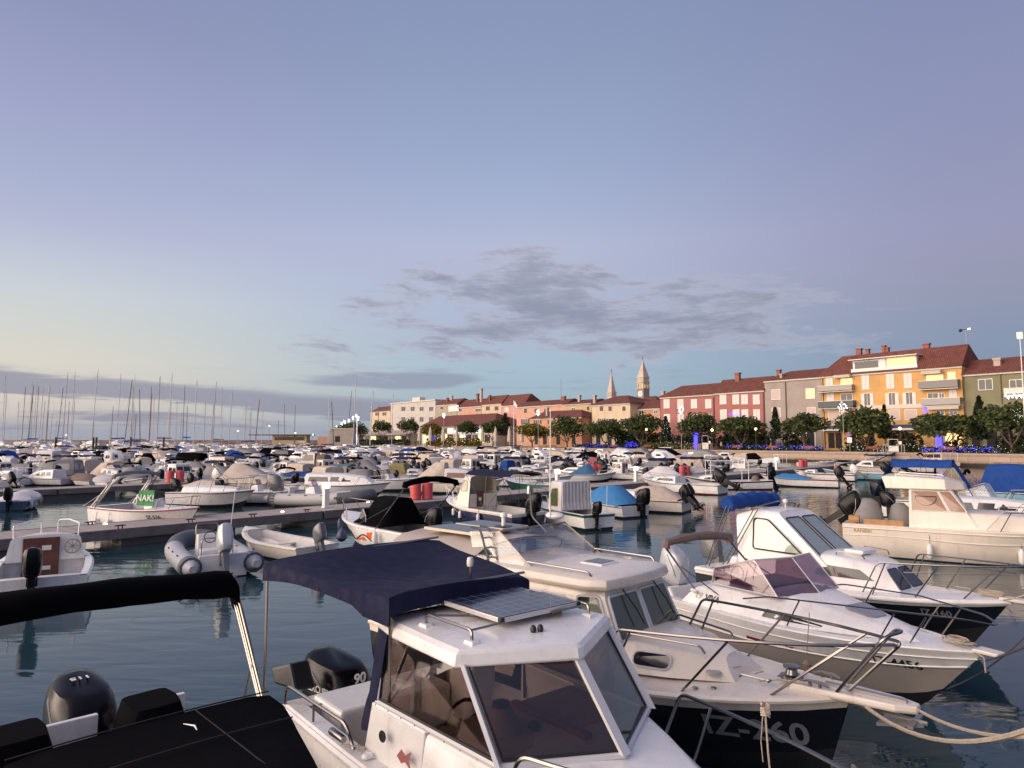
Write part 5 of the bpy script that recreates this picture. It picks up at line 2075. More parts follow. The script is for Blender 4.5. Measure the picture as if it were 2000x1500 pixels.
# row of white light figures over the big pine at the left end
s_, D = fac(668, N0 + 14)
mb = MB()
rr = random.Random(5)
for px, py in ((668, 829), (674, 826), (682, 823), (690, 818), (696, 815), (700, 819)):
    sx = fac(px, N0 + 14)[0] - s_
    zc = zat(py, D) - G
    for i in range(26):
        a = rr.uniform(0, 6.28)
        q = rr.uniform(.3, 1.0)
        mb.add([(sx + q * math.cos(a) + u * .14, rr.uniform(-.3, .3) + v * .14, zc + q * math.sin(a) + w_ * .14) for u, v, w_ in OCT], OCF)
for px in (670, 696):
    sx = fac(px, N0 + 14)[0] - s_
    mb.tube([(sx, .4, 0), (sx, .4, zat(820, D) - G)], .07, 5)
o = mb.build('light_garland', WHTL, None, 0)
o.location = place(s_, N0 + 14, G)
o.rotation_euler = (0, 0, RZ)
tag(o, 'rising garland of white lights over the big pine at the left end of town', 'light garland')


def pole(label, px, yt, n, r=.07, flag=None, cat='flagpole', name='flagpole', m=PAINTW, base=None):
    s_, D = fac(px, n)
    z = zat(yt, D) - G
    o = thing(name, label, cat, place(s_, n, G), RZ)
    MB().tube([(0, 0, 0), (0, 0, z)], [r, r * .6], 6).box(-.2, .2, -.2, .2, 0, .2).build('pole', m, o, 0)
    if flag:
        MB().grid([[(.06 + .35 * i, .08 * math.sin(i * 1.3), z - .15 - .3 * i - q * .55) for q in (0, 1, 2)] for i in range(5)]).build('flag', flag, o)
    return o


pole('tall white flagpole with a drooping pale flag before the peach house', 1003.5, 782, N0 + 2, .10, WHITEF)
# mast with cameras and a lamp behind the yellow house, lamp at the right edge
o = pole('thin grey mast with a camera and lamp above the yellow house roof', 1895, 642, N0 + 34, .09, None, 'mast', 'camera_mast', GTRIM)
zt = zat(642, fac(1895, N0 + 34)[1]) - G
MB().ball((-.9, 0, zt - .1), .32).tube([(-.9, 0, zt), (.6, 0, zt)], .06, 5).build('camera', BLACKP, o)
MB().box(.3, .9, -.2, .2, zt - .25, zt + .2).build('lamp_head', PAINTW, o, 0, .05)
o = pole('lit lamp post cut by the right edge of the view', 2001, 648, N0 + 3, .09, None, 'lamp post', 'street_lamp', PAINTW)
zt = zat(648, fac(2001, N0 + 3)[1]) - G
MB().box(-.3, .3, -.25, .25, zt - .9, zt).build('lantern', mat('lantern_glow', (1, .8, .5), .5, emit=(1, .72, .38), estr=.8), o, 0, .05)
pole('antenna mast over the chimney of the peach house', 1096, 741, NB + 14, .06, None, 'antenna', 'antenna_mast', GUTTER)

# far lights on the breakwater side
for px, py, n, lb, m in ((527, 832, 40, 'white lamp post far out on the breakwater', WHTL), (658, 833, 30, 'white lamp post near the left end of town', WHTL), (612, 849, 34, 'low white lamp right of the wooden masts', WHTL),
                         (466, 842, 44, 'dim yellow lamp post far out on the breakwater', YELL), (132, 850, 60, 'bright white lamp low among the left masts', WHTL), (578, 846, 36, 'warm lamp beside the dark harbour hut', YELL)):
    y = 300.0
    x = (px - 1000) / FPX * y
    z = zat(py, y)
    o = thing('street_lamp', lb, 'lamp post', (x, y, 2.0), 0, 'lamp posts')
    MB().tube([(0, 0, -2.5), (0, 0, z - 2.3)], .09, 5).build('post', GTRIM, o)
    MB().ball((0, 0, z - 2.0), .32, 8, 6).build('lamp_head', m, o)
# buildings at the harbour mouth
x, y = (-198 / FPX) * 300 * 1.01, 300.0
o = thing('harbour_hut', 'dark flat roofed harbour hut behind the wooden masts', 'hut', (-440 / FPX * 300, 300, 1.6))
MB().box(-6, 9, 0, 5, -2, 4.3).build('wall', PL['tan'], o, 0)
MB().box(-16, 11, -1, 6, 4.302, 4.7).build('roof', GUTTER, o, 0)
MB().box(-5, 8, -.05, -.004, 2.2, 3.6).build('window', WGLASS, o, 0)
o = thing('stone_hut', 'small pale stone building left of the big pine at the end of town', 'hut', (-335 / FPX * 270, 270, 1.6))
MB().box(-4, 5, 0, 5, -2, 6.5).build('wall', PL['stone'], o, 0)
MB().box(-4.2, 5.2, -.2, 5.2, 6.502, 6.9).build('roof', CORN, o, 0)
MB().box(-2, 0, -.06, -.003, 1.5, 3.8).build('window', DARKIN, o, 0)
MB().box(-9, -4.02, .5, 4, -2, 3.6).build('annex', PL['peach'], o, 0)

# gates and gangways down to the pontoons
GALV = mat('galvanised_steel', (0.45, 0.43, 0.41), .45, metal=.7)
for px, lb, y0 in ((1376, 'steel gate with a rounded top at the gangway below the wide pink house', 851), (1742, 'steel gate frame with notices at the gangway below the yellow house', 858)):
    s_, D = fac(px, N0 + .8)
    z = zat(y0, D) - G
    o = thing('gangway_gate', lb, 'gate', place(s_, N0 + .8, G), RZ, 'gates of the pontoons')
    mb = MB()
    mb.tube(bend([(-.75, 0, 0), (-.75, 0, z), (.75, 0, z), (.75, 0, 0)], .4), .05, 6)
    mb.tube([(-.75, 0, z * .5), (.75, 0, z * .5)], .04, 5)
    for x in (-1.6, -1.2, 1.2, 1.6):
        mb.tube([(x, 0, 0), (x, 0, 1.2)], .03, 4)
    mb.tube([(-1.6, 0, 1.2), (-.8, 0, 1.2)], .03, 4)
    mb.tube([(.8, 0, 1.2), (1.6, 0, 1.2)], .03, 4)
    mb.build('frame', GALV, o)
    MB().box(-.7, .7, -.015, .015, .15, z * .48).build('gate_leaf', GALV, o, 0)
    MB().box(.85, 1.25, -.02, .02, 1.3, 1.75).build('notice', FRAMEW, o, 0)
    g = thing('gangway', lb.replace('steel gate with a rounded top at the', 'ramp').replace('steel gate frame with notices at the', 'second ramp').replace('gangway ', 'leading down '), 'gangway', place(s_, N0 + .3, 0), RZ, 'gangways from the quay')
    MB().add([(-.7, -.5, G + .1), (.7, -.5, G + .1), (.7, -7, .75), (-.7, -7, .75), (-.7, -.5, G - .05), (.7, -.5, G - .05), (.7, -7, .6), (-.7, -7, .6)], [(0, 1, 2, 3), (7, 6, 5, 4), (0, 4, 5, 1), (1, 5, 6, 2), (2, 6, 7, 3), (3, 7, 4, 0)]).build('walkway', PLANK, g, 0)
    rb = MB()
    for sg in (-.74, .74):
        rb.tube([(sg, -.5, G + 1.1), (sg, -7, 1.75)], .035, 5)
        for i in range(6):
            f = i / 5
            rb.tube([(sg, -.5 - 6.5 * f, G + .1 - (G - .65) * f), (sg, -.5 - 6.5 * f, G + 1.1 - (G - .65) * f)], .025, 4)
    rb.build('handrail', GALV, g)

# sign and small posts before the yellow house
s_, D = fac(1657, N0 + 4)
o = thing('road_sign', 'round violet no-stopping sign above a white plate before the yellow house', 'sign', place(s_, N0 + 4, G), RZ)
MB().tube([(0, .05, 0), (0, .05, 3.2)], .04, 5).build('post', GTRIM, o)
MB().lathe([(.42, -.03), (.42, 0)], 20, (0, 0, 2.95), 'y').build('sign_disc', mat('violet_sign', (.22, .10, .26), .5), o)
MB().box(-.42, .42, -.03, 0, 1.5, 2.4).build('sign_plate', FRAMEW, o, 0)


# people on the quay
def skin_person(label, px, n, coat, legs_c, face=0.0, hgt=1.72, stride=.12):
    s_, D = fac(px, n)
    r = thing('person', label, 'person', place(s_, n, G), RZ + face, 'people strolling on the quay', hgt / 1.75)
    V, E_, Rr = [], [], []

    def v(p, q, par=None):
        V.append(p)
        Rr.append(q)
        if par is not None:
            E_.append((par, len(V) - 1))
        return len(V) - 1
    pel = v((0, 0, .95), .15)
    ch = v((0, -.01, 1.22), .16, pel)
    sh_ = v((0, 0, 1.42), .13, ch)
    nk = v((0, 0, 1.51), .055, sh_)
    hd = v((0, -.015, 1.60), .085, nk)
    v((0, -.015, 1.70), .075, hd)
    for sg in (-1, 1):
        hp = v((.09 * sg, 0, .86), .10, pel)
        kn = v((.10 * sg, -stride * sg * .6, .48), .07, hp)
        an = v((.10 * sg, stride * sg * .5, .09), .045, kn)
        v((.11 * sg, stride * sg * .5 - .14, .04), .04, an)
        so = v((.18 * sg, 0, 1.38), .07, sh_)
        eb = v((.24 * sg, .05 * sg, 1.10), .05, so)
        v((.24 * sg, -.12, .90), .04, eb)
    me = bpy.data.meshes.new('body')
    me.from_pydata(V, E_, [])
    ob = bpy.data.objects.new('body', me)
    COL.objects.link(ob)
    md = ob.modifiers.new('skin', 'SKIN')
    sv_ = me.skin_vertices[0].data
    for i, q in enumerate(Rr):
        sv_[i].radius = (q, q * .8)
        sv_[i].use_root = i == 0
    ob.modifiers.new('sub', 'SUBSURF').levels = 1
    dg = bpy.context.evaluated_depsgraph_get()
    dg.update()
    nm = bpy.data.meshes.new_from_object(ob.evaluated_get(dg))
    bpy.data.objects.remove(ob)
    nm.materials.clear()
    for m in (SKIN, coat, legs_c):
        nm.materials.append(m)
    for p in nm.polygons:
        z = p.center.z
        p.material_index = 0 if z > 1.5 else (1 if z > .82 else 2)
        p.use_smooth = True
    nm.name = 'body'
    b = bpy.data.objects.new('body', nm)
    COL.objects.link(b)
    b.parent = r
    MB().ball((0, .02, 1.67), (.10, .11, .10), 10, 7).build('hair', mat('dark_hair', (.03, .02, .015), .7), r)
    return r


COATW = mat('pale_coat', (.55, .5, .46), .9)
COATB = mat('dark_coat', (.015, .015, .018), .9)
COATR = mat('blue_jacket', (.03, .06, .25), .9)
JEAN = mat('dark_trousers', (.02, .022, .035), .9)
skin_person('person in a pale coat walking beside the steel gate', 1407, N0 + 3, COATW, JEAN, 1.2)
skin_person('person in a dark coat walking left of the pale coat', 1399.5, N0 + 3.4, COATB, JEAN, 1.2)
skin_person('person in a blue jacket standing before the grey house', 1522, N0 + 13, COATR, JEAN, .2)
skin_person('person in dark clothes beside the blue jacket', 1517, N0 + 13, mat('red_brown_jacket', (.2, .06, .05), .9), JEAN, .4)
for px, lb, c in ((933, 'person in dark clothes among the restaurant tables', COATB), (812, 'person in dark clothes at the left parasol', COATB), (1053, 'person in a pale top by the apricot house wall', COATW)):
    skin_person(lb, px, N0 + 3, c, JEAN, 1.0)


# ------------------------------------------------------------------ the boats close to the camera
MOOR = 'boats moored side by side at the near quay'


def local(o, hd, ox):
    return (o[0] + math.cos(R(hd)) * ox, o[1] + math.sin(R(hd)) * ox, 0)


def cap_pts(*p):
    return [Vector(q) for q in p]


# ---- the white cabin boat with the solar panel (in the middle of the foreground)
r = thing('cabin_boat', 'nearest white cabin boat with a solar panel on its roof and a navy awning', 'motorboat', local((-.054, 6.254), -50, .4), R(-50), MOOR)
h = Hull(5.7, 2.2, (.98, 1.02, 1.18), .25, .7, .93, 2.3)
h.build(r, WHITE, BOTB, 3, WHITE, railr=.035)
h.deck(r, WHITE, .42, .17, .04, .30)
# trunk cabin under the screen and coamings beside the helm
S = Shell([(-.35, -.33, .93, .87, 1.02, 1.44), (.5, .5, .90, .80, 1.02, 1.45), (.98, .90, .78, .62, 1.04, 1.43), (2.05, 1.8, .34, .22, 1.14, 1.30)], .02, .06)
S.build('cabin', WHITE, r)
for sg in (-1, 1):
    MB().hexa([(-1.22, sg * .955, .98), (-.352, sg * .932, .98), (-.352, sg * .85, .98), (-1.22, sg * .87, .98)], [(-1.16, sg * .905, 1.455), (-.352, sg * .873, 1.445), (-.352, sg * .80, 1.445), (-1.16, sg * .83, 1.455)]).build('coaming', WHITE, r, 0, .015)
MB().tube([(x, -y * 1.002, z - .075) for x, y, z in h.sheerline(0, 1, 22)], .006, 4).tube([(x, y * 1.002, z - .075) for x, y, z in h.sheerline(0, 1, 22)], .006, 4).build('joint_seam', GTRIM, r)
sc_ = MB()
for i in range(9):
    sc_.ball((-1.1 + i * .2, -.90 + i * .008, 1.445), .008, 5, 4)
sc_.build('screw', STEEL, r)
T = cap_pts((-1.22, -.74, 2.06), (.06, -.80, 2.06), (.46, 0, 2.07), (.06, .80, 2.06), (-1.22, .74, 2.06))
Bm = cap_pts((-1.12, -.875, 1.47), (.52, -.82, 1.47), (.96, 0, 1.47), (.52, .82, 1.47), (-1.12, .875, 1.47))
for i in range(4):
    a, b, c, d = Bm[i], Bm[i + 1], T[i + 1], T[i]
    ctr = (a + b + c + d) / 4
    q = [p + (ctr - p).normalized() * .045 for p in (a, b, c, d)]
    f = MB().tube(q, .014, 5, True).build('window', TRIM, r)
    MB().slab(q, .006).build('pane', SMOKE, f, 0)
WF = mat('white_aluminium', (0.66, 0.65, 0.64), .35, metal=.15)
pm = MB()
for i in (1, 2, 3):
    d = (T[i] - Bm[i])
    s = Vector((.036, 0, 0)) if i == 2 else Vector((.024, .024 * (1 if i == 1 else -1), 0))
    o_ = Vector((.012, -.012, 0)) if i == 1 else Vector((.012, .012 if i == 3 else 0, 0))
    n_ = Vector((0, .04, 0)) if i == 2 else Vector((-s.y, s.x, 0)).normalized() * .045
    pm.hexa([Bm[i] + o_ - s * .5 - n_, Bm[i] + o_ + s * .5 - n_, Bm[i] + o_ + s * .5 + n_, Bm[i] + o_ - s * .5 + n_], [T[i] + o_ - s * .5 - n_, T[i] + o_ + s * .5 - n_, T[i] + o_ + s * .5 + n_, T[i] + o_ - s * .5 + n_])
for i in range(4):
    pm.tube([Bm[i] + Vector((0, 0, -.012)), Bm[i + 1] + Vector((0, 0, -.012))], .026, 6)
pm.build('window_frame', WF, r, 30)
ring = [(-1.30, -.76), (-.95, -.83), (.05, -.87), (.52, -.03), (.52, .03), (.05, .87), (-.95, .83), (-1.30, .76)]
MB().loft([[(x, y, 2.03) for x, y in ring], [(x * 1.01 + .01, y * 1.02, 2.045) for x, y in ring], [(x * 1.0, y * 1.0, 2.125) for x, y in ring], [(x * .95 - .01, y * .94, 2.155) for x, y in ring], [(x * .4 - .2, y * .4, 2.185) for x, y in ring]]).build('roof', WHITE, r, 24, .012)
MB().grid([[(-1.33, y, 2.10 - .02 * abs(y)), (-1.16, y, 2.185 - .03 * abs(y))] for y in (-.74, -.35, 0, .35, .74)], .012).build('canvas_edge', NAVYF, r)
for sg in (-1, 1):
    MB().grid([[(-1.33 + .06 * f - .3 * max(0, f - .9), sg * (.755 + .13 * min(1, f)), 2.04 - .62 * f), (-1.24 + .05 * f - .3 * max(0, f - .95), sg * (.785 + .13 * min(1, f) + .02 * math.sin(f * 5)), 2.04 - .62 * f), (-1.12 + .02 * f - .28 * max(0, f - 1), sg * (.775 + .125 * min(1, f)), 2.05 - .62 * f)] for f in [i / 8 for i in range(12)]], .008).build('canvas_flap', NAVYF, r)
# helm seen through the glass
ib = MB()
ib.box(-.33, -.30, -.78, .78, .62, 1.40)
ib.build('dashboard', FLOORM, r, 0)
MB().lathe([(.17, 0), (.15, .05), (.09, .17), (.075, .19), (.01, .195)], 14, (.05, -.42, 1.455)).build('compass', SANDF, r)
MB().lathe([(.075, 0), (.07, .03), (.02, .05)], 12, (.05, -.42, 1.652)).build('compass_glass', DGLASS, r)
MB().box(-.28, .62, -.06, .02, 1.468, 1.51).build('dash_trim', mat('red_wood', (.30, .10, .05), .45, var=.3, vscale=8), r, 0, .008)
MB().box(-.30, .45, -.72, -.10, 1.448, 1.464).box(-.30, .45, .06, .70, 1.448, 1.47).build('dash_panel', SANDF, r, 0, .01)
w_ = MB().tube([(-.55, -.35 + .19 * math.cos(i * PI / 8), 1.32 + .19 * math.sin(i * PI / 8)) for i in range(16)], .016, 6, True)
w_.tube([(-.34, -.35, 1.26), (-.56, -.35, 1.32)], .02, 5)
for a in (0.3, 2.4, 4.5):
    w_.tube([(-.55, -.35, 1.32), (-.55, -.35 + .18 * math.cos(a), 1.32 + .18 * math.sin(a))], .01, 4)
w_.build('steering_wheel', BLACKP, r)
MB().ball((.22, -.22, 1.50), (.07, .05, .04), 8, 6).build('microphone', BLACKP, r)
MB().box(-1.15, -.75, -.75, -.15, .31, .95).build('seat', VINYLW, r, 30, .04)
MB().box(-1.15, -.75, .2, .75, .31, .95).build('seat', VINYLW, r, 30, .04)
# roof fittings
f = MB().box(-.96, -.10, -.30, .62, 2.235, 2.275).build('solar_panel', ALU, r, 0, .004)
MB().box(-.945, -.115, -.285, .605, 2.276, 2.281).build('solar_cells', SOLAR, f, 0)
MB().box(-.97, -.93, -.31, -.27, 2.233, 2.279).box(-.13, -.09, -.31, -.27, 2.233, 2.279).box(-.13, -.09, .59, .63, 2.233, 2.279).build('corner_cap', BLACKP, f, 0)
MB().box(-.8, -.7, -.2, -.1, 2.165, 2.234).box(-.3, -.2, .4, .5, 2.15, 2.234).box(-.8, -.7, .4, .5, 2.165, 2.234).build('panel_foot', WOODL, f, 0)
for sg in (-1, 1):
    y = sg * .66
    g = MB().tube(bend([(-.68, y, 2.16), (-.68, y, 2.26), (-.02, y, 2.26), (-.02, y, 2.16)], .07), .014, 7).build('grab_rail', STEEL, r)
    MB().hexa([(-.76, y - .06, 2.12), (-.60, y - .06, 2.12), (-.60, y + .06, 2.12), (-.76, y + .06, 2.12)], [(-.73, y - .035, 2.185), (-.63, y - .035, 2.185), (-.63, y + .035, 2.185), (-.73, y + .035, 2.185)]).build('rail_foot', WHITE, g, 0, .008)
    MB().hexa([(-.10, y - .06, 2.12), (.06, y - .06, 2.12), (.06, y + .06, 2.12), (-.10, y + .06, 2.12)], [(-.07, y - .035, 2.185), (.03, y - .035, 2.185), (.03, y + .035, 2.185), (-.07, y + .035, 2.185)]).build('rail_foot', WHITE, g, 0, .008)
    MB().tube([(-.66, y, 2.255), (-.45, y * .35, 2.22)], .010, 6).tube([(-.04, y, 2.255), (-.10, y * .4, 2.24)], .010, 6).build('brace', STEEL, g)
a_ = MB().tube([(-1.18, .18, 2.14), (-1.18, .18, 2.50)], .016, 6).build('anchor_light', STEEL, r)
MB().lathe([(.03, 2.50), (.034, 2.515), (.034, 2.555), (.027, 2.585), (.01, 2.59)], 12, (-1.18, .18, 0)).build('lamp', mat('frosted_lens', (.75, .68, .62), .25), a_)
MB().lathe([(.02, 0), (.028, .02), (.02, .05), (.008, .06)], 8, (.1, -.12, 2.175)).lathe([(.02, 0), (.028, .02), (.02, .05), (.008, .06)], 8, (.12, -.06, 2.175)).build('cable_gland', BLACKP, r)
MB().box(-.95, -.86, -.50, -.40, 2.168, 2.176).build('roof_plate', BLACKP, r, 0)
# navy awning over the cockpit
C4 = [Vector((-3.12, -1.16, 2.44)), Vector((-.92, -.88, 2.40)), Vector((-1.08, .86, 2.33)), Vector((-3.25, 1.2, 2.45))]
rows = []
for i in range(13):
    u = i / 12
    row = []
    for j in range(13):
        v = j / 12
        p = (C4[0] * (1 - u) + C4[1] * u) * (1 - v) + (C4[3] * (1 - u) + C4[2] * u) * v
        p.z += -.10 * math.sin(PI * u) * math.sin(PI * v) + .03 * math.sin(PI * v) * abs(math.cos(PI * u)) ** 1.2 + .012 * math.sin(7 * u + 3 * v)
        if j in (0, 12):
            p.z -= .02
        row.append(p)
    sk = .15 + .06 * math.sin(PI * u) * -1 + .05 * (u > .8)
    row = [row[0] + Vector((0, -.012, -sk * 1.2)), row[0] + Vector((0, -.01, -.01))] + row + [row[-1] + Vector((0, .01, -.01)), row[-1] + Vector((0, .012, -sk))]
    rows.append(row)
e0 = [p - Vector((.012, 0, .17 - .05 * abs(k - 8) / 8)) if 2 <= k <= 14 else p + Vector((-.012, 0, -.02)) for k, p in enumerate(rows[0])]
e1 = [p + Vector((.012, 0, -.16)) if 2 <= k <= 14 else p + Vector((.012, 0, -.02)) for k, p in enumerate(rows[-1])]
MB().grid([e0] + rows + [e1], .008).build('awning', NAVYF, r, 50)
st = MB()
for k in range(2, 13, 2):
    st.ball(tuple(rows[k][0] + Vector((0, -.014, .02))), .009, 5, 4)
st.build('snap_fastener', STEEL, r)
pb_ = MB()
for sg, c0, c1 in ((-1, C4[0], C4[1]), (1, C4[3], C4[2])):
    pb_.tube([(c0.x + .04, c0.y * .98, 1.02), (c0.x + .03, c0.y * .98, c0.z - .02)], .017, 6)
    pb_.tube([(c1.x - .03, c1.y * .97, 1.1), (c1.x - .03, c1.y * .97, c1.z - .02)], .014, 6)
pb_.tube([(C4[0].x + .03, -1.13, 2.40), (C4[0].x + .06, -.5, 2.44), (C4[3].x + .1, .5, 2.47), (C4[3].x + .03, 1.17, 2.48)], .014, 6)
pb_.tube([(C4[1].x - .03, -.85, 2.36), (C4[1].x - .14, 0, 2.38), (C4[2].x - .03, .83, 2.37)], .014, 6)
pb_.build('awning_frame', STEEL, r)
# transom well, motor and stern rail
MB().box(-2.78, -2.12, -.72, .62, .60, 1.035).build('motor_well', WHITE, r, 0, .035)
MB().box(-2.2, -1.75, .63, .98, .55, 1.30).build('locker', WHITE, r, 0, .05)
MB().box(-2.25, -1.7, .58, 1.02, 1.302, 1.36).build('locker_lid', VINYLW, r, 0, .025)
eng = outboard(r, -2.98, .36, -.12, 1.35, ENGB, 0, R(8), BLACKP, wide=1.22)
M = Matrix.Translation((-2.98, -.12, .36)) @ Matrix.Rotation(R(8), 4, 'Z') @ Matrix.Scale(1.35, 4)
lettering('motor_lettering', 'MERCURY', .085, WHITET, eng, lambda u, v, w_: M @ Vector((-.22 + u, -.226 - w_, .40 + v)))
lettering('motor_badge', '90', .12, WHITET, eng, lambda u, v, w_: M @ Vector((.066 + w_, u, .50 + v)))
MB().hexa([(-3.3, -.95, 1.05), (-2.95, -.85, 1.05), (-2.95, -.60, 1.02), (-3.3, -.70, 1.02)], [(-3.42, -.95, 1.20), (-3.12, -.85, 1.30), (-3.12, -.62, 1.30), (-3.42, -.72, 1.20)]).build('trolling_motor', BLACKP, r, 0, .03)
rl = MB().tube(bend([(-2.80, -1.02, 1.0), (-2.76, -1.02, 1.20), (-1.45, -1.0, 1.20), (-1.30, -1.0, 1.03)], .09), .017, 7)
rl.tube([(-2.1, -1.02, 1.03), (-2.1, -1.02, 1.2)], .012, 6)
rl.build('stern_rail', STEEL, r)
MB().lathe([(.03, 0), (.036, .02), (.032, .24), (.028, .25)], 10, (-1.50, -1.12, 1.16), 'x').build('rod_holder', STEEL, r)
MB().lathe([(.05, 0), (.05, .012), (.035, .03), (.01, .035)], 12, (-1.05, -1.0, 1.05)).build('deck_cap', WHITE, r)
MB().tube([(-1.25, -.985, 1.09), (-1.15, -1.03, 1.08), (-1.1, -1.0, 1.065), (-1.2, -.94, 1.065), (-1.3, -1.0, 1.06), (-1.42, -1.06, 1.05)], .009, 5).build('mooring_line', ROPE, r)
for x, z, m, q in ((-.84, 1.28, BLACKP, .05), (-.1, 1.14, GTRIM, .065)):
    MB().lathe([(q, -.022), (q * .9, -.03), (q * .85, -.012)], 14, (x, -.955 if m is BLACKP else -.945, z), 'y').build('navigation_light' if m is BLACKP else 'porthole', m, r)
MB().slab([(-.62, -.966, 1.20), (-.55, -.966, 1.27), (-.49, -.966, 1.24), (-.40, -.966, 1.30), (-.44, -.966, 1.22), (-.40, -.966, 1.15), (-.49, -.966, 1.19), (-.55, -.966, 1.16)], .003).build('fish_decal', mat('dull_red_vinyl', (.32, .11, .10), .5), r, 0)
bow_rail(r, h, .55, .60, STEEL, .0155, 2, .12, gap=True, end=.25, lean=.25)
MB().tube(bend([(2.25, -.32, 1.2), (2.45, -.36, 1.82), (2.62, 0, 1.86), (2.45, .36, 1.82), (2.25, .32, 1.2)], .12), .0155, 7).build('pulpit_hoop', STEEL, r)
MB().lathe([(.16, 0), (.17, .015), (.13, .03), (.01, .033)], 16, (1.55, .15, 1.335)).build('deck_hatch', WHITE, r)

# ---- black-hulled pilothouse boat to its right
r = thing('pilothouse_boat', 'black hulled pilothouse boat with a beige awning and registration IZ-260, second from the foreground', 'motorboat', local((1.1666, 9.639), -43, -.2), R(-43), MOOR)
h = Hull(6.9, 2.55, (.86, .90, 1.08), .3, .28, .9, 2.5, .8)
h.build(r, BLACKH, BOTB, 3, None, CREAM)
MB().tube([(x, y + .012, z - .005) for x, y, z in h.sheerline(0, 1, 22)], .028, 6).tube([(x, -y - .012, z - .005) for x, y, z in h.sheerline(0, 1, 22)], .028, 6).build('rub_rail', CREAM, r)
h.deck(r, CREAM, .36, .2, .05, .3)
S = Shell([(-.78, -.72, .99, .90, .93, 1.90), (.50, .45, .98, .86, .93, 1.90), (1.22, .80, .80, .70, .93, 1.88)], .03, .10)
S.build('pilothouse', CREAM, r)
ring = [(-1.35, -.80), (-1.0, -.9), (.62, -.88), (.88, -.72), (.95, -.3), (.95, .3), (.88, .72), (.62, .88), (-1.0, .9), (-1.35, .8)]
MB().loft([[(x, y, 1.895) for x, y in ring], [(x * 1.01, y * 1.03, 1.94) for x, y in ring], [(x * .99, y, 2.02) for x, y in ring], [(x * .9, y * .9, 2.055) for x, y in ring], [(x * .4, y * .4, 2.075) for x, y in ring]]).build('roof', CREAM, r, 45, .01)
FR = mat('pale_window_frame', (.58, .58, .60), .4)
both(S, r, [(-.66, 1.30), (.56, 1.30), (.36, 1.78), (-.66, 1.78)], GREENG, FR, .07, fr=.022)
for sg in (-1, 1):
    pts = [Vector((.56 + .05, sg * (S.y(.6, 1.30) + .012), 1.30))]
a0, a1 = S.st[1], S.st[2]
for sg in (-1, 1):
    q = [Vector((.62, sg * .985 * .98, 1.34)), Vector((1.08, sg * .80, 1.34)), Vector((.80, sg * .725, 1.78)), Vector((.50, sg * .88, 1.78))]
for u0, u1 in ((-.93, -.04), (.04, .93)):
    window(r, S.front(u0, u1, .40, .92, .014, .05), CABG, FR, .022)
for sg in (-1, 1):
    # corner lights between the side and the windscreen
    pts = []
    for k, v in ((.10, .40), (.90, .40), (.90, .92), (.10, .92)):
        z = .93 + .96 * v
        xa = a0[0] + (a0[1] - a0[0]) * v + .03
        xb = a1[0] + (a1[1] - a1[0]) * v - .03
        ya = a0[2] + (a0[3] - a0[2]) * v
        yb = a1[2] + (a1[3] - a1[2]) * v
        pts.append((xa + (xb - xa) * k, sg * (ya + (yb - ya) * k + .012), z))
    window(r, rounded(pts, .05), CABG, FR, .02)
for y in (-.35, .38):
    MB().tube([(.86, y, 1.86), (1.02, y + .08, 1.62), (1.10, y + .12, 1.45)], .010, 5).build('wiper', BLACKP, r)
MB().box(.35, 1.02, -.6, .6, 1.235, 1.255).build('dashboard', FLOORM, r, 0)
MB().add([(.55, -.5, 1.27), (.95, -.45, 1.27), (.9, -.05, 1.27), (.6, 0, 1.27), (.75, -.25, 1.36)], [(0, 1, 4), (1, 2, 4), (2, 3, 4), (3, 0, 4)]).build('folded_chart', FRAMEW, r, 0)
T2 = Shell([(.95, 1.0, .86, .74, 1.0, 1.33), (1.7, 1.68, .66, .54, 1.03, 1.30), (2.35, 2.15, .36, .22, 1.05, 1.24)], .03, .12)
T2.build('trunk_cabin', CREAM, r)
window(r, [(p.x, -(T2.y(p.x, p.z) + .008), p.z) for p in rounded([(1.25, 0, 1.10), (1.68, 0, 1.10), (1.68, 0, 1.26), (1.25, 0, 1.26)], .08, 5)], DGLASS, FR, .016)
for sg in (-1, 1):
    MB().tube(bend([(1.05, sg * .62, 1.34), (1.1, sg * .62, 1.41), (1.95, sg * .40, 1.38), (2.0, sg * .38, 1.30)], .05), .013, 6).build('grab_rail', STEEL, r)
    MB().tube(bend([(-.45, sg * .78, 2.03), (-.4, sg * .78, 2.11), (.62, sg * .76, 2.10), (.68, sg * .74, 2.02)], .06), .014, 6).build('roof_rail', STEEL, r)
hf = MB().loft([[(x, y, 2.05) for x, y in ((.05, -.22), (.45, -.22), (.45, .22), (.05, .22))], [(x, y, 2.095) for x, y in ((.07, -.2), (.43, -.2), (.43, .2), (.07, .2))]]).build('roof_hatch', WHITE, r, 0, .02)
MB().box(.11, .39, -.16, .16, 2.0955, 2.101).build('hatch_glass', DGLASS, hf, 0)
# beige awning with two solar panels, aft
bimini(r, BEIGEF, -3.1, -1.15, 1.0, 2.2, -2.2, .92, .05, .10)
for x0, x1, y0, y1 in ((-2.75, -1.65, -.62, -.02), (-2.75, -1.65, .06, .66)):
    f = MB().box(x0, x1, y0, y1, 2.325, 2.365).build('solar_panel', mat('cream_frame', (.66, .55, .42), .4), r, 0, .004)
    MB().box(x0 + .03, x1 - .03, y0 + .03, y1 - .03, 2.3655, 2.371).build('solar_cells', mat('grey_solar_cells', (.045, .055, .085), .3, coat=.3), f, 0)
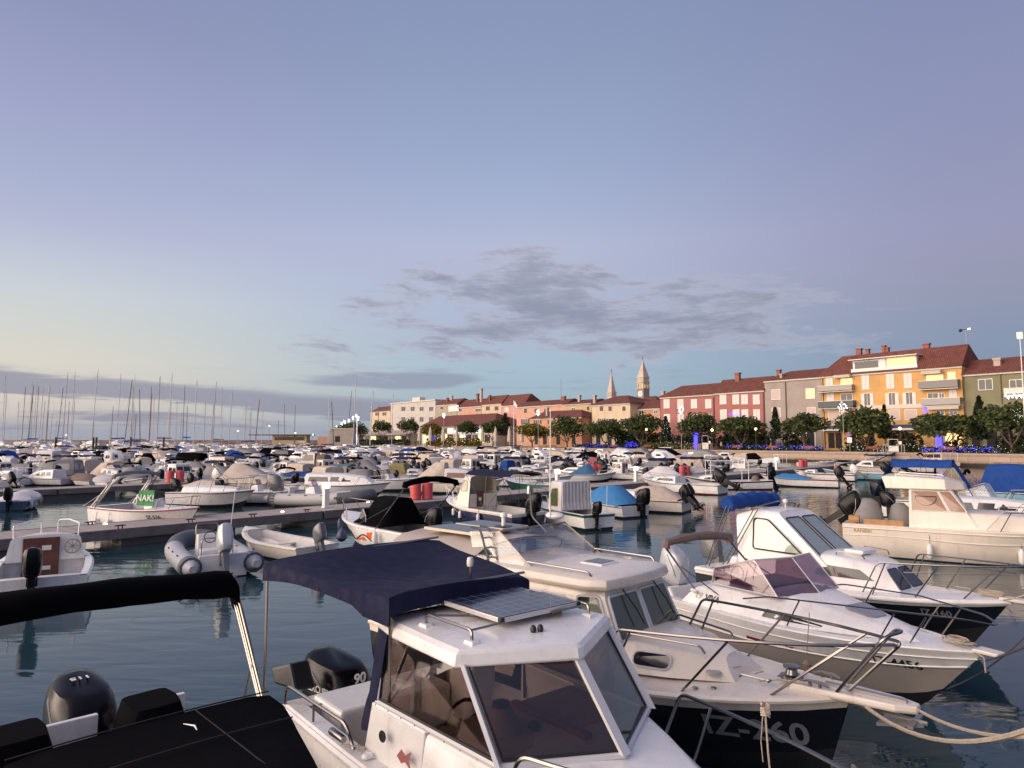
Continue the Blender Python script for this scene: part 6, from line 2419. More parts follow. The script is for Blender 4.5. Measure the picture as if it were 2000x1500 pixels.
# clear screen above the aft part of the roof, with its ladder frame
vs = [Vector((-.30, -.80, 2.04)), Vector((-.30, .80, 2.04)), Vector((-.95, .74, 2.46)), Vector((-.95, -.74, 2.46))]
f = MB().tube(vs, .014, 6, True).build('fly_screen', STEEL, r)
MB().slab([v * .995 for v in vs], .006).build('pane', VINYL, f, 0)
for sg in (-1, 1):
    MB().slab([(-.30, sg * .80, 2.04), (-.95, sg * .745, 2.46), (-1.5, sg * .80, 2.42), (-1.35, sg * .84, 2.04)], .006).build('pane', VINYL, f, 0)
lb_ = MB()
for y in (-.92, -.74):
    lb_.tube(bend([(-.95, y, 1.98), (-1.16, y, 2.50), (-1.34, y, 2.50)], .05), .016, 6)
for q in (.25, .5, .75):
    lb_.tube([(-.95 - .21 * q, -.92, 1.98 + .52 * q), (-.95 - .21 * q, -.74, 1.98 + .52 * q)], .012, 5)
lb_.build('ladder', STEEL, r)
a_ = MB().lathe([(.13, 0), (.13, .012), (.05, .02)], 16, (-1.05, -.55, 2.50)).build('gps_antenna', BLACKP, r)
MB().lathe([(.03, .02), (.032, .14), (.055, .145), (.055, .175), (.045, .20), (.01, .21)], 12, (-1.05, -.55, 2.50)).build('mushroom', WHITE, a_)
a_ = MB().ball((-1.05, .62, 2.57), (.17, .12, .06), 12, 8).build('antenna_dome', WHITE, r)
MB().tube([(-1.05, .50, 2.56), (-1.03, .50, 4.25)], [.012, .006], 6).build('whip_antenna', PAINTW, a_)
MB().tube(bend([(-.75, .05, 2.40), (-.95, -.05, 2.62), (-.98, -.05, 2.95)], .06), .014, 6).lathe([(.05, 2.95), (.05, 3.05), (.04, 3.07), (.01, 3.08)], 10, (-.98, -.05, 0)).build('mast_light', STEEL, r)
# bow: rails, platform, windlass, anchor
bow_rail(r, h, .9, .62, STEEL, .017, 3, .10, gap=True, end=.05, lean=.55)
pl_ = [(2.9, -.24), (3.9, -.15), (4.08, -.06), (4.08, .06), (3.9, .15), (2.9, .24)]
MB().loft([[(x, y, 1.07) for x, y in pl_], [(x + .01, y * 1.05, 1.10) for x, y in pl_], [(x, y, 1.15) for x, y in pl_]]).build('bow_platform', CREAM, r, 0, .015)
MB().box(3.2, 3.98, -.035, .035, 1.152, 1.175).build('anchor_channel', GALV, r, 0)
MB().tube(bend([(3.35, -.17, 1.12), (3.85, -.19, 1.80), (3.98, 0, 1.84), (3.85, .19, 1.80), (3.35, .17, 1.12)], .09), .017, 7).build('pulpit_hoop', STEEL, r)
wn = MB().lathe([(.12, 0), (.12, .04), (.07, .05), (.055, .10), (.09, .12), (.09, .14), (.01, .15)], 16, (2.85, -.02, 1.13)).build('windlass', STEEL, r)
MB().box(2.7, 3.0, -.06, .02, 1.125, 1.135).build('base_plate', STEEL, wn, 0)
for y in (-.17, .2):
    MB().tube([(3.0, y - .02, 1.18), (3.08, y, 1.2), (3.22, y, 1.2), (3.3, y - .02, 1.18)], [.012, .02, .02, .012], 6).tube([(3.1, y, 1.12), (3.1, y, 1.2)], .02, 6).tube([(3.2, y, 1.12), (3.2, y, 1.2)], .02, 6).build('cleat', STEEL, r)
MB().tube([(2.62, -.35, 1.13), (2.78, -.22, 1.15), (3.0, -.2, 1.17), (3.1, -.22, 1.19)], .012, 6).tube([(2.2, -.25, 1.14), (2.3, -.1, 1.16), (2.55, -.08, 1.15), (2.5, -.18, 1.14)], .009, 5).build('mooring_line', ROPE, r)
an = MB().tube([(3.4, 0, 1.02), (4.15, 0, .99)], .022, 6).build('anchor', GALV, r)
MB().hexa([(3.75, -.22, .93), (4.12, -.02, .95), (4.12, .02, .95), (3.75, .22, .93)], [(3.75, -.22, .96), (4.12, -.02, .99), (4.12, .02, .99), (3.75, .22, .96)]).box(4.02, 4.07, -.2, .2, .97, 1.0).build('fluke', GALV, an, 0)
for x, y in ((2.05, -.72), (2.22, -.62)):
    MB().lathe([(.035, 0), (.03, .012), (.01, .014)], 12, (x, y, h.sheer(x) + .045)).build('deck_fill', STEEL, r)
MB().lathe([(.09, 0), (.08, .012), (.01, .014)], 16, (2.12, -.42, 1.13)).build('deck_plate', GTRIM, r)
MB().tube([(2.4, -.30, 1.14), (2.72, -.30, 1.14)], .012, 5).tube([(2.4, -.35, 1.13), (2.4, -.25, 1.13)], .012, 5).tube([(2.72, -.35, 1.14), (2.72, -.25, 1.14)], .012, 5).build('hatch_handle', STEEL, r)
FE['text'](r, h, 6.9, 2.55, (.86, .9, 1.08), 'IZ-260', .375, .62, .36, GREYT)
MB().tube([(1.25, -1.22, 1.50), (1.25, -1.25, 1.35), (1.27, -1.24, 1.15)], .02, 6).loft([[(1.22, -1.28, 1.15), (1.30, -1.28, 1.15), (1.30, -1.22, 1.15), (1.22, -1.22, 1.15)], [(1.18, -1.30, .98), (1.33, -1.30, .98), (1.33, -1.20, .98), (1.18, -1.20, .98)]]).build('dark_lanyard', TRIM, r)
outboard(r, -3.5, .95, 0, 1.2, ENGB)

# ---- low cuddy boat with the purple screen
r = thing('cuddy_boat', 'white cuddy boat with a low purple windscreen, third from the foreground', 'motorboat', local((4.55 + 2.8 * .588, 11.6 - 2.8 * .809), -60, -2.8), R(-60), MOOR)
h = Hull(5.7, 2.15, (.80, .84, .96), .22, .75, .92, 2.1, .85)
h.rows(5, 7).build('hull', WHITE, r, 40)
h.rows(2, 5).build('lower_hull', mat('shaded_gelcoat', (.40, .36, .32), .4, var=.08), r, 40)  # beige here is shade and reflection put into the lower hull's colour
h.rows(0, 2).build('hull_bottom', BOTB, r, 40)
mb = MB()
for sg in (-1, 1):
    mb.tube([(h.x(t, .72), sg * (h.b(t) * h.wv(5, t) + .006), h.k(t) + (h.s(t) - h.k(t)) * .72) for t in [i / 22 for i in range(23)]], .014, 5)
    mb.tube([(h.x(t, .9), sg * (h.b(t) * h.wv(6, t) * 1.0 + .006), h.k(t) + (h.s(t) - h.k(t)) * .88) for t in [i / 22 for i in range(23)]], .010, 5)
mb.build('rub_rail', WHITE, r)
h.deck(r, WHITE, .36, .2, .05, .2)
S = Shell([(-1.75, -1.45, .98, .90, .82, 1.14), (-.9, -.9, .98, .82, .84, 1.25), (.25, .2, .93, .66, .86, 1.28), (1.3, 1.2, .66, .42, .92, 1.13), (2.2, 1.9, .26, .14, .96, 1.02)], .03, .16)
S.build('cuddy', WHITE, r, False, True)
windshield(r, -1.12, .32, .83, 1.25, 1.76, PURPLE, WF, .50)
MB().box(-.95, -.15, -.6, .6, 1.24, 1.32).build('dashboard', mat('mauve_vinyl', (.25, .2, .22), .6), r, 0, .03)
MB().tube([(-.98, -.35 + .16 * math.cos(i * PI / 6), 1.37 + .15 * math.sin(i * PI / 6)) for i in range(12)], .012, 5, True).build('steering_wheel', BLACKP, r)
MB().slab(rounded([(1.0, -.27, 1.215), (1.45, -.18, 1.125), (1.45, .18, 1.125), (1.0, .27, 1.215)], .1), .02).build('hatch', mat('smoky_hatch', (.22, .22, .25), .2, coat=.5), r, 0)
for sg in (-1, 1):
    S.strip(r, ((.0, .93), (.95, .94)), ((.05, 1.05), (.95, .97)), sg, DGLASS)
FE['text'](r, h, 5.7, 2.15, (.80, .84, .96), 'IZ-4456', .335, .64, .17, BLACKT)


def onS(S_, x0, z0, sg=-1, off=.006):
    return lambda u, v, w_: Vector((x0 + u, sg * (S_.y(x0 + u, z0 + v) + off + w_), z0 + v))


lettering('lettering', 'VIVA', .15, BLACKT, r, onS(S, -1.05, 1.0), .003, 1.0, .3)
lettering('lettering', '19', .15, mat('pale_outline', (.55, .5, .47), .5), r, onS(S, -1.36, 1.005), .003, 1.0, .3)
MB().box(-1.5, -1.36, -.99, -.95, 1.05, 1.11).build('air_vent', WHITE, r, 0, .02)
for sg in (-1, 1):
    pts = []
    for k in range(9):
        x = -.2 + 2.0 * k / 8
        pts.append((x, sg * (h.side(x, .58) + .006), .60 - .03 * k / 8))
    MB().grid([[p, (p[0], sg * (h.side(p[0], .53) + .006), .545 + .02 * i / 8)] for i, p in enumerate(pts)]).build('hull_stripe', mat('deep_red_vinyl', (.25, .02, .025), .4), r)
mb = MB()
for sg in (-1, 1):
    mb.tube(bend([(-.35, sg * .92, 1.14), (.2, sg * .95, 1.28), (1.6, sg * .74, 1.38), (2.75, sg * .25, 1.40), (3.0, sg * .05, 1.36)], .1), .013, 6)
    for x, y in ((.75, .93), (2.0, .55), (2.35, .40)):
        mb.tube([(x - .25, sg * y, h.sheer(x - .25) + .05), (x, sg * (y + (.0 if x < 1 else .03)), 1.325 + .015 * x)], .012, 5)
mb.tube([(3.0, -.05, 1.36), (3.0, .05, 1.36)], .013, 6)
mb.build('bow_rail', STEEL, r)
MB().hexa([(2.75, -.12, .96), (3.05, -.10, .96), (3.05, .10, .96), (2.75, .12, .96)], [(2.75, -.12, 1.01), (3.05, -.10, 1.01), (3.05, .10, 1.01), (2.75, .12, 1.01)]).build('bow_roller', IVORY, r, 0, .015)
rp = MB()
rr = random.Random(3)
for k in range(5):
    rp.tube([(2.45 + .13 * math.cos(i * .9 + k) + .05 * k, .1 * math.sin(i * .9 + k) - .02 * k, 1.03 + .025 * (k % 3) + .01 * math.sin(i)) for i in range(9)], .012, 5)
rp.tube([(2.7, -.05, .98), (2.9, -.12, .93), (2.92, -.14, .75)], .012, 5)
rp.build('coiled_rope', ROPE, r)
sleeve(r, BROWNF, -2.25, .86, 1.80, -1.45, 1.05, .085, .07)
outboard(r, -2.9, .74, .1, 1.15, ENGS, R(18))
MB().box(-2.3, -1.85, -.75, .75, .2, .62).build('seat', VINYLW, r, 30, .04)
MB().hexa([(-2.55, -.85, .72), (-2.0, -.85, .72), (-2.0, .85, .72), (-2.55, .85, .72)], [(-2.5, -.8, .80), (-2.25, -.8, .98), (-2.25, .8, .98), (-2.5, .8, .80)]).build('sun_pad', VINYLW, r, 0, .04)
MB().tube(sag((.95, -.98, 1.2), (1.0, -1.15, .55), 0, 4), .006, 4).lathe([(.02, .55), (.06, .5), (.05, .38), (.01, .36)], 8, (1.0, -1.15, 0)).build('small_fender', mat('dirty_fender', (.3, .2, .15), .8), r)

# ---- white pilothouse boat with triangular windows and blue rolled awning
r = thing('pilothouse_boat', 'white pilothouse boat with triangular side window, black hull and royal blue rolled awning', 'motorboat', (6.95, 14.75, 0), R(-54), MOOR)
h = Hull(6.1, 2.2, (.74, .76, .95), .25, .6, .9, 2.2, .85)
h.build(r, BLACKH, BOTB, 3, WHITE, WHITE, .03)
h.deck(r, WHITE, .34, .18, .05, .2)
S = Shell([(-1.85, -2.0, .88, .74, .76, 2.10), (-1.35, -1.30, .88, .72, .76, 2.22), (-.35, -.95, .86, .66, .78, 2.20)], .03, .14)
S2 = Shell([(-1.85, -1.75, .88, .80, .76, 1.45), (-.35, -.35, .86, .74, .78, 1.45), (.55, .5, .76, .62, .80, 1.38), (1.35, .98, .58, .46, .84, 1.30)], .04, .14)
# the raked wheelhouse, one loft from its upright back to its long sloping screen
W = Shell([(-1.90, -2.02, .885, .76, .77, 2.08), (-1.35, -1.55, .885, .74, .77, 2.20), (.15, -1.05, .80, .64, 1.20, 2.18)], .03, .13)
W.build('pilothouse', WHITE, r, True, True)
C_ = Shell([(-1.0, -.98, .875, .80, .77, 1.36), (.15, .15, .84, .72, .79, 1.42), (.80, .72, .72, .58, .81, 1.36), (1.45, 1.08, .52, .40, .85, 1.28)], .04, .14)
C_.build('coachroof', WHITE, r, False, True)
tri = [(-1.55, 1.36), (-.36, 1.36), (-1.20, 2.02), (-1.55, 2.02)]
for sg in (-1, 1):
    pts = rounded([(x, sg * (.885 - (.885 - .745) * (z - .77) / 1.42 + .012), z) for x, z in tri], .07)
    f = MB().tube(pts, .017, 6, True).build('window', TRIM, r)
    MB().slab(pts, .006).build('pane', CLEARG, f, 0)
for u0, u1 in ((-.88, -.07), (.07, .88)):
    window(r, W.front(u0, u1, .12, .88, .012, .06), CLEARG, TRIM, .016)
for sg in (-1, 1):
    C_.strip(r, ((-.1, 1.02), (.98, 1.02)), ((-.1, 1.24), (.72, 1.20)), sg, DGLASS)
for u0, u1 in ((-.92, -.08), (.08, .92)):
    window(r, C_.front(u0, u1, .14, .90, .012, .05), DGLASS, TRIM, .012)
MB().box(.22, .62, -.28, .28, 1.44, 1.52).build('roof_hatch', WHITE, r, 0, .03)
for sg in (-1, 1):
    MB().tube(bend([(.2, sg * .55, 1.42), (.22, sg * .55, 1.50), (.72, sg * .52, 1.48), (.76, sg * .5, 1.40)], .04), .012, 6).build('grab_rail', STEEL, r)
MB().tube([(-2.15, y, 2.30 + .05 * math.cos(y * 2) + .015 * math.sin(y * 15)) for y in [(-1 + i / 8) * .92 for i in range(17)]], [.17 + .02 * math.sin(i * 1.7) for i in range(17)], 10).build('rolled_awning', BLUEF, r, 60)
mb = MB()
for sg in (-1, 1):
    for dx in (0, .10):
        mb.tube([(-2.15 + dx, sg * .9, 2.30), (-2.75 + dx, sg * .98, .82)], .013, 6)
        mb.tube([(-1.5 + dx, sg * .80, 2.26), (-2.3 + dx, sg * .98, .85)], .013, 6)
mb.tube([(-1.5, -.8, 2.26), (-1.45, 0, 2.36), (-1.5, .8, 2.26)], .013, 6)
mb.build('awning_frame', STEEL, r)
MB().ball((-1.35, .15, 2.36), (.06, .06, .05), 10, 7).tube([(-1.35, .15, 2.22), (-1.35, .15, 2.32)], .015, 5).build('anchor_light', WHITE, r)
bow_rail(r, h, .9, .62, STEEL, .015, 3, .08, mid=False, end=.1, lean=.35)
mb = MB()
for sg in (-1, 1):
    mb.tube([(1.6, sg * .75, 1.3), (2.4, sg * .45, 1.36), (3.1, sg * .12, 1.42)], .010, 5)
mb.build('rail_wire', STEEL, r)
FE['text'](r, h, 6.1, 2.2, (.74, .76, .95), 'IZ-160', .33, .60, .16, GREYT)
MB().box(2.9, 3.5, -.11, .11, .95, 1.0).build('bow_platform', IVORY, r, 0, .01)
rp = MB()
for k in range(4):
    rp.tube([(2.75 + .2 * math.cos(i * .8 + k), .1 * math.sin(i * .8 + k), 1.0 + .02 * k) for i in range(10)], .012, 5)
rp.build('coiled_rope', ROPE, r)
MB().tube([(2.2, -.06, 1.06), (2.45, -.06, 1.06)], .01, 5).tube([(2.2, -.12, 1.05), (2.2, .0, 1.05)], .01, 5).tube([(2.45, -.12, 1.05), (2.45, .0, 1.05)], .01, 5).build('hatch_handle', GTRIM, r)
outboard(r, -3.1, .8, 0, 1.0, ENGG)
MB().box(-2.6, -2.35, -.3, .3, .2, 1.0).build('seat', WHITE, r, 30, .05)

# ---- cream pilothouse boat on the right
r = thing('pilothouse_boat', 'large cream pilothouse boat with hanging fenders and smoked windows at the right edge', 'motorboat', (14.65, 21.9, 0), R(-33), MOOR, 1.03)
h = Hull(7.2, 2.5, (.98, .98, 1.12), .3, .6, .93, 2.3, .85)
h.rows(2, 7).build('hull', CREAM, r, 40)
h.rows(0, 2).build('hull_bottom', BOTN, r, 40)
mb = MB()
for sg in (-1, 1):
    for zf, q in ((.93, .02), (.74, .014)):
        mb.tube([(h.x(t, zf), sg * (h.side(h.x(t, zf), h.k(t) + (h.s(t) - h.k(t)) * zf) + .008), h.k(t) + (h.s(t) - h.k(t)) * zf + .03 * math.sin(t * 9) * (zf < .9)) for t in [i / 24 for i in range(25)]], q, 5)
mb.build('rub_rail', IVORY, r)
h.deck(r, CREAM, .44, .2, .05, .35)
S = Shell([(-1.75, -1.72, 1.05, .95, .97, 2.18), (.05, -.65, 1.0, .84, .97, 2.18)], .02, .08)
S.build('pilothouse', CREAM, r)
ring = [(-2.35, -.92), (-1.8, -1.0), (-.75, -.95), (-.28, -.55), (-.2, 0), (-.28, .55), (-.75, .95), (-1.8, 1.0), (-2.35, .92)]
MB().loft([[(x, y, 2.14) for x, y in ring], [(x, y * 1.02, 2.16) for x, y in ring], [(x - .03 - .08 * (x < -2), y, 2.50 if x < -1.6 else (2.44 if x < -.7 else 2.30)) for x, y in ring], [(x * .97 - .07, y * .95, 2.53 if x < -1.6 else (2.47 if x < -.7 else 2.36)) for x, y in ring], [(x * .5 - .6, y * .4, 2.50) for x, y in ring]]).build('roof', CREAM, r, 25, .015)
for sg in (-1, 1):
    MB().tube(bend([(-2.1, sg * .86, 2.50), (-2.05, sg * .86, 2.58), (-.85, sg * .80, 2.52), (-.8, sg * .78, 2.42)], .05), .014, 6).build('roof_rail', ALU, r)
both(S, r, [(-1.66, 1.50), (-.72, 1.50), (-.98, 2.10), (-1.66, 2.10)], BRONZE, FRAMEW, .02, fr=.018)
both(S, r, [(-.66, 1.50), (-.24, 1.50), (-.64, 2.10), (-.94, 2.10)], BRONZE, FRAMEW, .02, fr=.018)
for u0, u1 in ((-.92, -.03), (.03, .92)):
    window(r, S.front(u0, u1, .47, .95, .012, .03), BRONZE, FRAMEW, .018)
for sg in (-1, 1):
    pts = [(-1.28 + .28 * math.cos(PI + PI * i / 12), sg * (S.y(-1.2, 1.75) + .016), 1.94 + .28 * math.sin(PI + PI * i / 12)) for i in range(13)]
    MB().tube(pts, .011, 5, True).build('window_loop', TRIM, r)
S2 = Shell([(-.3, -.35, .99, .86, 1.0, 1.49), (1.15, 1.1, .96, .84, 1.0, 1.45), (2.2, 2.15, .66, .50, 1.05, 1.38), (2.95, 2.7, .32, .2, 1.1, 1.25)], .03, .14)
S2.build('coachroof', CREAM, r, False, True)
FE['fenders'](r, h, 7.2, 2.5, (.98, .98, 1.12), FENW, (-.17, .14, .30), (-1,))
bow_rail(r, h, .2, .55, STEEL, .015, 3, .1, end=.2, lean=.3)
FE['text'](r, h, 7.2, 2.5, (.98, .98, 1.12), 'IZ-216', .40, .76, .22, BLACKT)
FE['text'](r, h, 7.2, 2.5, (.98, .98, 1.12), 'RANIERI', -.42, .80, .14, GOLDT, name='lettering')
MB().box(-3.0, -1.9, -1.02, -.98, .70, 1.16).build('cockpit_panel', WOODL, r, 0, .01)
FE['bundle'](r, h, 7.2, 2.5, (.98, .98, 1.12), -.42, GREYF, .55, .75, .1)
FE['bundle'](r, h, 7.2, 2.5, (.98, .98, 1.12), -.29, GREYF, .40, .62, .45)
MB().lathe([(.14, 0), (.14, .3)], 12, (-3.45, -.75, 1.1), 'x').build('gas_bottle', WOODL, r)
outboard(r, -3.6, 1.05, 0, 1.2, ENGB, R(55))

# ---- boats beyond it, cut by the right edge
make_boat('white boat with long black side windows behind the cream pilothouse boat', 1940, 1052, -38, 6.6, tc=.3, group=MOOR, hull=GREYW, bottom=BOTN, sh=(.9, .95, 1.15), feats=[('cuddy', dict(x0=-.3, x1=.34, z=.62, n=2)), ('rails', dict(x0=.1)), ('text', dict(s='IZ-140', x=.33, size=.2)), ('ob', {})])
make_boat('white open boat with clear raked screen and blue camper frame near the right edge', 1905, 1022, -36, 7.2, tc=.45, group=MOOR, hull=WHITE, bottom=BOTN, sh=(.95, .98, 1.2),
          feats=[('shield', dict(x0=-.08, x1=.12, z=.75, glass=VINYL)), ('curtains', dict(x0=-.44, x1=-.10, z=1.75)), ('bimini', dict(m=BLUEF, x0=-.44, x1=-.10, z=1.75, drop=.2)), ('ob', dict(sc=1.2)), ('rails', dict(x0=.15))])
# blue side curtains of that camper
make_boat('white boat with a steep royal blue tent, cut by the right edge', 2010, 985, -40, 6.0, group=MOOR, hull=TEALH, bottom=BOTN, feats=[('camper', dict(m=BLUEF, x0=-.4, x1=.1, z=1.6, rf=.5, ra=.5)), ('sleeve', dict(m=BLACKF, x=-.5, z=1.1, foot=-.35)), ('rails', {})])

# ---- left foreground: the boat under black canvas
r = thing('covered_motorboat', 'white motorboat with black folded awning and black canvas top, lower left corner', 'motorboat', local((-2.545, 5.046), -46, .3), R(-46), MOOR)
h = Hull(6.0, 2.3, (.78, .82, 1.0), .25, .7, .93, 2.3)
h.build(r, WHITE, BOTB, 3, TRIM)
h.deck(r, WHITE, .55, .18, .05, .25, stern=.03)
# canvas top over the console
top_ = []
for i in range(9):
    x = -.30 + 2.0 * i / 8
    wx = .87 - .31 * max(0, x)
    row = []
    for j in range(11):
        u = -1 + j * .2
        row.append((x, u * wx * (1 if abs(u) < .99 else .985), 1.75 + .02 * (1 - u * u) - (.02 if abs(u) > .99 else 0) - .02 * math.sin(PI * i / 4)))
    top_.append([(x, -wx * .99, 1.60)] + row + [(x, wx * .99, 1.60)])
first = [(p[0] - .015, p[1], p[2] - (.10 if 0 < k < 12 else .0)) for k, p in enumerate(top_[0])]
MB().grid([first] + top_, .01).build('canvas_top', BLACKF, r, 50)
mb = MB()
for x, y in ((-.2, .84), (1.4, .38)):
    for sg in (-1, 1):
        mb.tube([(x, sg * y, .9), (x, sg * y, 1.66)], .017, 6)
mb.build('top_frame', STEEL, r)
THREAD = mat('grey_thread', (.012, .012, .013), .9)
MB().tube([(-.312, u * .87, 1.757 + .02 * (1 - u * u)) for u in (-.98, -.5, 0, .5, .98)], .006, 4).tube([(.3, u * .77, 1.757 + .02 * (1 - u * u)) for u in (-.98, -.5, 0, .5, .98)], .006, 4).tube([(x, .28, 1.774) for x in (-.3, .2, .7, 1.2)], .004, 4).build('seam', THREAD, r)
MB().tube([(-.05, .12, 1.785), (.05, .16, 1.79), (.12, .15, 1.785)], [.003, .007, .004], 5).build('zip_pull', FENW, r)
# folded awning standing on its stainless legs
pts = [Vector((-1.32, .98 * u, 2.43 - .03 * u + .03 + .035 * (1 - u * u) - (.05 if abs(u) > .97 else 0) - (.10 if abs(u) > .999 else 0))) for u in (1, .985, .93, .8, .55, .25, 0, -.3, -.6, -.9, -.985, -1)]
rings = []
for i, p in enumerate(pts):
    q = (.085, .10, .115, .12, .118, .115, .112, .115, .12, .12, .1, .08)[i]
    rings.append([(p.x + q * 1.3 * math.cos(2 * PI * k / 12), p.y, p.z + q * (1 + .08 * math.sin(i * 1.9 + k)) * math.sin(2 * PI * k / 12)) for k in range(12)])
MB().loft(rings).build('folded_awning', BLACKF, r, 60)
for sg in (-1, 1):
    mb = MB()
    for dx, dz in ((0, 0), (.07, .02), (-.05, -.01)):
        mb.tube([(-1.32 + dx, sg * .985, 2.30), (-.62 + dx * .6, sg * 1.0, 1.35 + dz), (-.25 + dx * .4, sg * 1.02, .86)], .014, 7)
    mb.tube([(-.95, sg * 1.0, 1.80), (-1.45, sg * 1.03, .86)], .012, 6)
    mb.lathe([(.022, 0), (.022, .05)], 8, (-.93, sg * 1.0, 1.77))
    mb.build('awning_frame', STEEL, r)
# white stern boards, covered seats, motor
for y0, y1 in ((-.38, .22), (.62, 1.02), (-1.02, -.62)):
    MB().hexa([(-2.68, y0, .70), (-2.62, y0, .70), (-2.62, y1, .70), (-2.68, y1, .70)], [(-2.66, y0, 1.12), (-2.60, y0, 1.12), (-2.60, y1, 1.12), (-2.66, y1, 1.12)]).build('stern_board', WHITE, r, 0, .01)
for y in (.58, -.50):
    rr = random.Random(int(y * 10))
    rings = []
    for q, f in ((.55, 1.05), (.8, 1.0), (1.05, .9), (1.26, .72)):
        n_ = 16
        rings.append([(-2.25 + .36 * f * math.copysign(abs(math.cos(2 * PI * k / n_)) ** .4, math.cos(2 * PI * k / n_)) + rr.uniform(-.012, .012), y + .30 * f * math.copysign(abs(math.sin(2 * PI * k / n_)) ** .4, math.sin(2 * PI * k / n_)) + rr.uniform(-.012, .012), q) for k in range(n_)])
    MB().loft(rings).build('seat_cover', BLACKF, r, 25)
eng = outboard(r, -2.94, .45, .22, 1.3, ENGB, wide=1.25)
M = Matrix.Translation((-2.94, .22, .45)) @ Matrix.Scale(1.3, 4)
lettering('motor_lettering', '115', .10, WHITET, eng, lambda u, v, w_: M @ Vector((-.33 + v, -u, .632 + w_)))


# ------------------------------------------------------------------ small boats on the near side of the first pontoon
NEAR = 'small boats moored at the near pontoon'
# white boat with the wheel, stern towards the camera
r = make_boat('white cabin boat with brown doors and a bulkhead steering wheel, at the left edge', 60, 1133, 122, 5.2, group=NEAR, hull=WHITE, bottom=BOTG, rail=WHITE, tc=.52, B=2.1, sh=(.62, .66, .9), loc=(-12.1, 18.1, 0),
              feats=[('cuddy', dict(x0=.0, x1=.32, z=.62)), ('ob', dict(sc=1.05, y=.15, tilt=0)), ('seats', dict(x=-.36, m=WHITE))])
x = -.06
d_ = MB().box(-.05, -.012, -.30, .50, .14, 1.24).build('door', WOODB, r, 0, .02)
MB().box(-.065, -.051, -.12, .08, .92, 1.04).box(-.065, -.051, -.12, .06, .42, .52).build('door_plate', FRAMEW, d_, 0)
MB().tube([(-.09, -.58 + .18 * math.cos(i * PI / 8), .98 + .18 * math.sin(i * PI / 8)) for i in range(16)], .016, 6, True).tube([(-.02, -.58, .98), (-.09, -.58, .98)], .04, 8).tube([(-.09, -.76, .98), (-.09, -.40, .98)], .009, 4).tube([(-.09, -.58, .80), (-.09, -.58, 1.16)], .009, 4).tube([(-.09, -.71, .85), (-.09, -.45, 1.11)], .009, 4).tube([(-.09, -.45, .85), (-.09, -.71, 1.11)], .009, 4).build('steering_wheel', mat('greyish_wheel', (.30, .27, .24), .5), r)
mb = MB()
for sg in (-1, 1):
    mb.tube(bend([(.1, sg * .70, 1.2), (.15, sg * .72, 1.55), (1.9, sg * .45, 1.5), (2.3, sg * .2, 1.45), (2.3, sg * .2, .95)], .1), .02, 6)
mb.build('bow_rail', PAINTW, r)
MB().box(-1.3, -.9, -.80, -.35, .13, .42).build('turquoise_box', mat('turquoise_plastic', (.15, .42, .42), .5), r, 0, .03)

# grey inflatable
root = thing('inflatable_boat', 'grey inflatable boat with a silver outboard and steering console', 'inflatable boat', (-9.25, 21.1, 0), R(124), NEAR, 1.04)
rr_ = .27


def rib(root, tube, dark, L=4.6, W=.78):
    path = [(-L / 2 - .35, W, .34), (-L / 2 + .2, W, .33), (0, W, .34), (L * .22, W * .92, .40), (L * .38, W * .6, .50), (L * .45, 0, .55), (L * .38, -W * .6, .50), (L * .22, -W * .92, .40), (0, -W, .34), (-L / 2 + .2, -W, .33), (-L / 2 - .35, -W, .34)]
    pts = bend(path, .5, 4)
    n = len(pts)
    rad = [rr_ * (1 if 2 < i < n - 3 else (.35, .8, 1)[min(2, min(i, n - 1 - i))]) for i in range(n)]
    t = MB().tube(pts, rad, 12).build('inflatable_tube', tube, root, 60)
    a = [p for p in pts if p[0] > L * .15]
    MB().tube(a, rr_ * 1.012, 12).build('bow_patch', dark, t, 60)
    for sg in (-1, 1):
        MB().tube([(-L / 2 - .05, sg * W, .335), (-L / 2 + .3, sg * W, .335)], rr_ * 1.012, 12).build('stern_patch', dark, t, 60)
        for x in (-1.4, -.6, .2):
            MB().tube([(x - .1, sg * (W + .17), .50), (x, sg * (W + .2), .56), (x + .1, sg * (W + .17), .50)], .018, 5).build('grab_handle', TRIM, t)
    hl = MB()
    hl.loft([[(x, -w_, .18), (x, 0, -.22 + q), (x, w_, .18), (x, 0, .2)] for x, w_, q in ((-L / 2, .62, 0), (0, .62, 0), (L * .3, .45, .12), (L * .42, .1, .35))])
    hl.build('hull', WHITE, root, 0)
    MB().box(-L / 2, L * .25, -.55, .55, .20, .235).build('floor', FLOORM, root, 0)
    MB().box(-L / 2 - .02, -L / 2 + .06, -.6, .6, .02, .62).build('transom', WHITE, root, 0, .02)


rib(root, TUBEG, TUBED)
MB().hexa([(-.5, -.32, .235), (.0, -.32, .235), (.0, .32, .235), (-.5, .32, .235)], [(-.35, -.30, .95), (-.05, -.30, .9), (-.05, .30, .9), (-.35, .30, .95)]).build('console', WHITE, root, 0, .03)
MB().tube([(-.52, .16 * math.cos(i * PI / 6), .86 + .16 * math.sin(i * PI / 6)) for i in range(12)], .014, 5, True).build('steering_wheel', BLACKP, root)
MB().box(-1.35, -.95, -.36, .36, .236, .62).build('seat', WHITE, root, 0, .04)
mb = MB().tube(bend([(-1.55, -.40, .24), (-1.5, -.40, .95), (-1.5, .40, .95), (-1.55, .40, .24)], .12), .018, 6)
mb.tube(bend([(-.1, -.30, .9), (-.02, -.3, 1.2), (-.02, .3, 1.2), (-.1, .30, .9)], .1), .014, 6)
mb.build('rail', STEEL, root)
outboard(root, -2.32, .58, 0, 1.1, ENGS, R(26))
MB().tube([(-.3, -.55, .6), (-.55, -.62, 2.1)], .012, 5).build('whip_antenna', PAINTW, root)
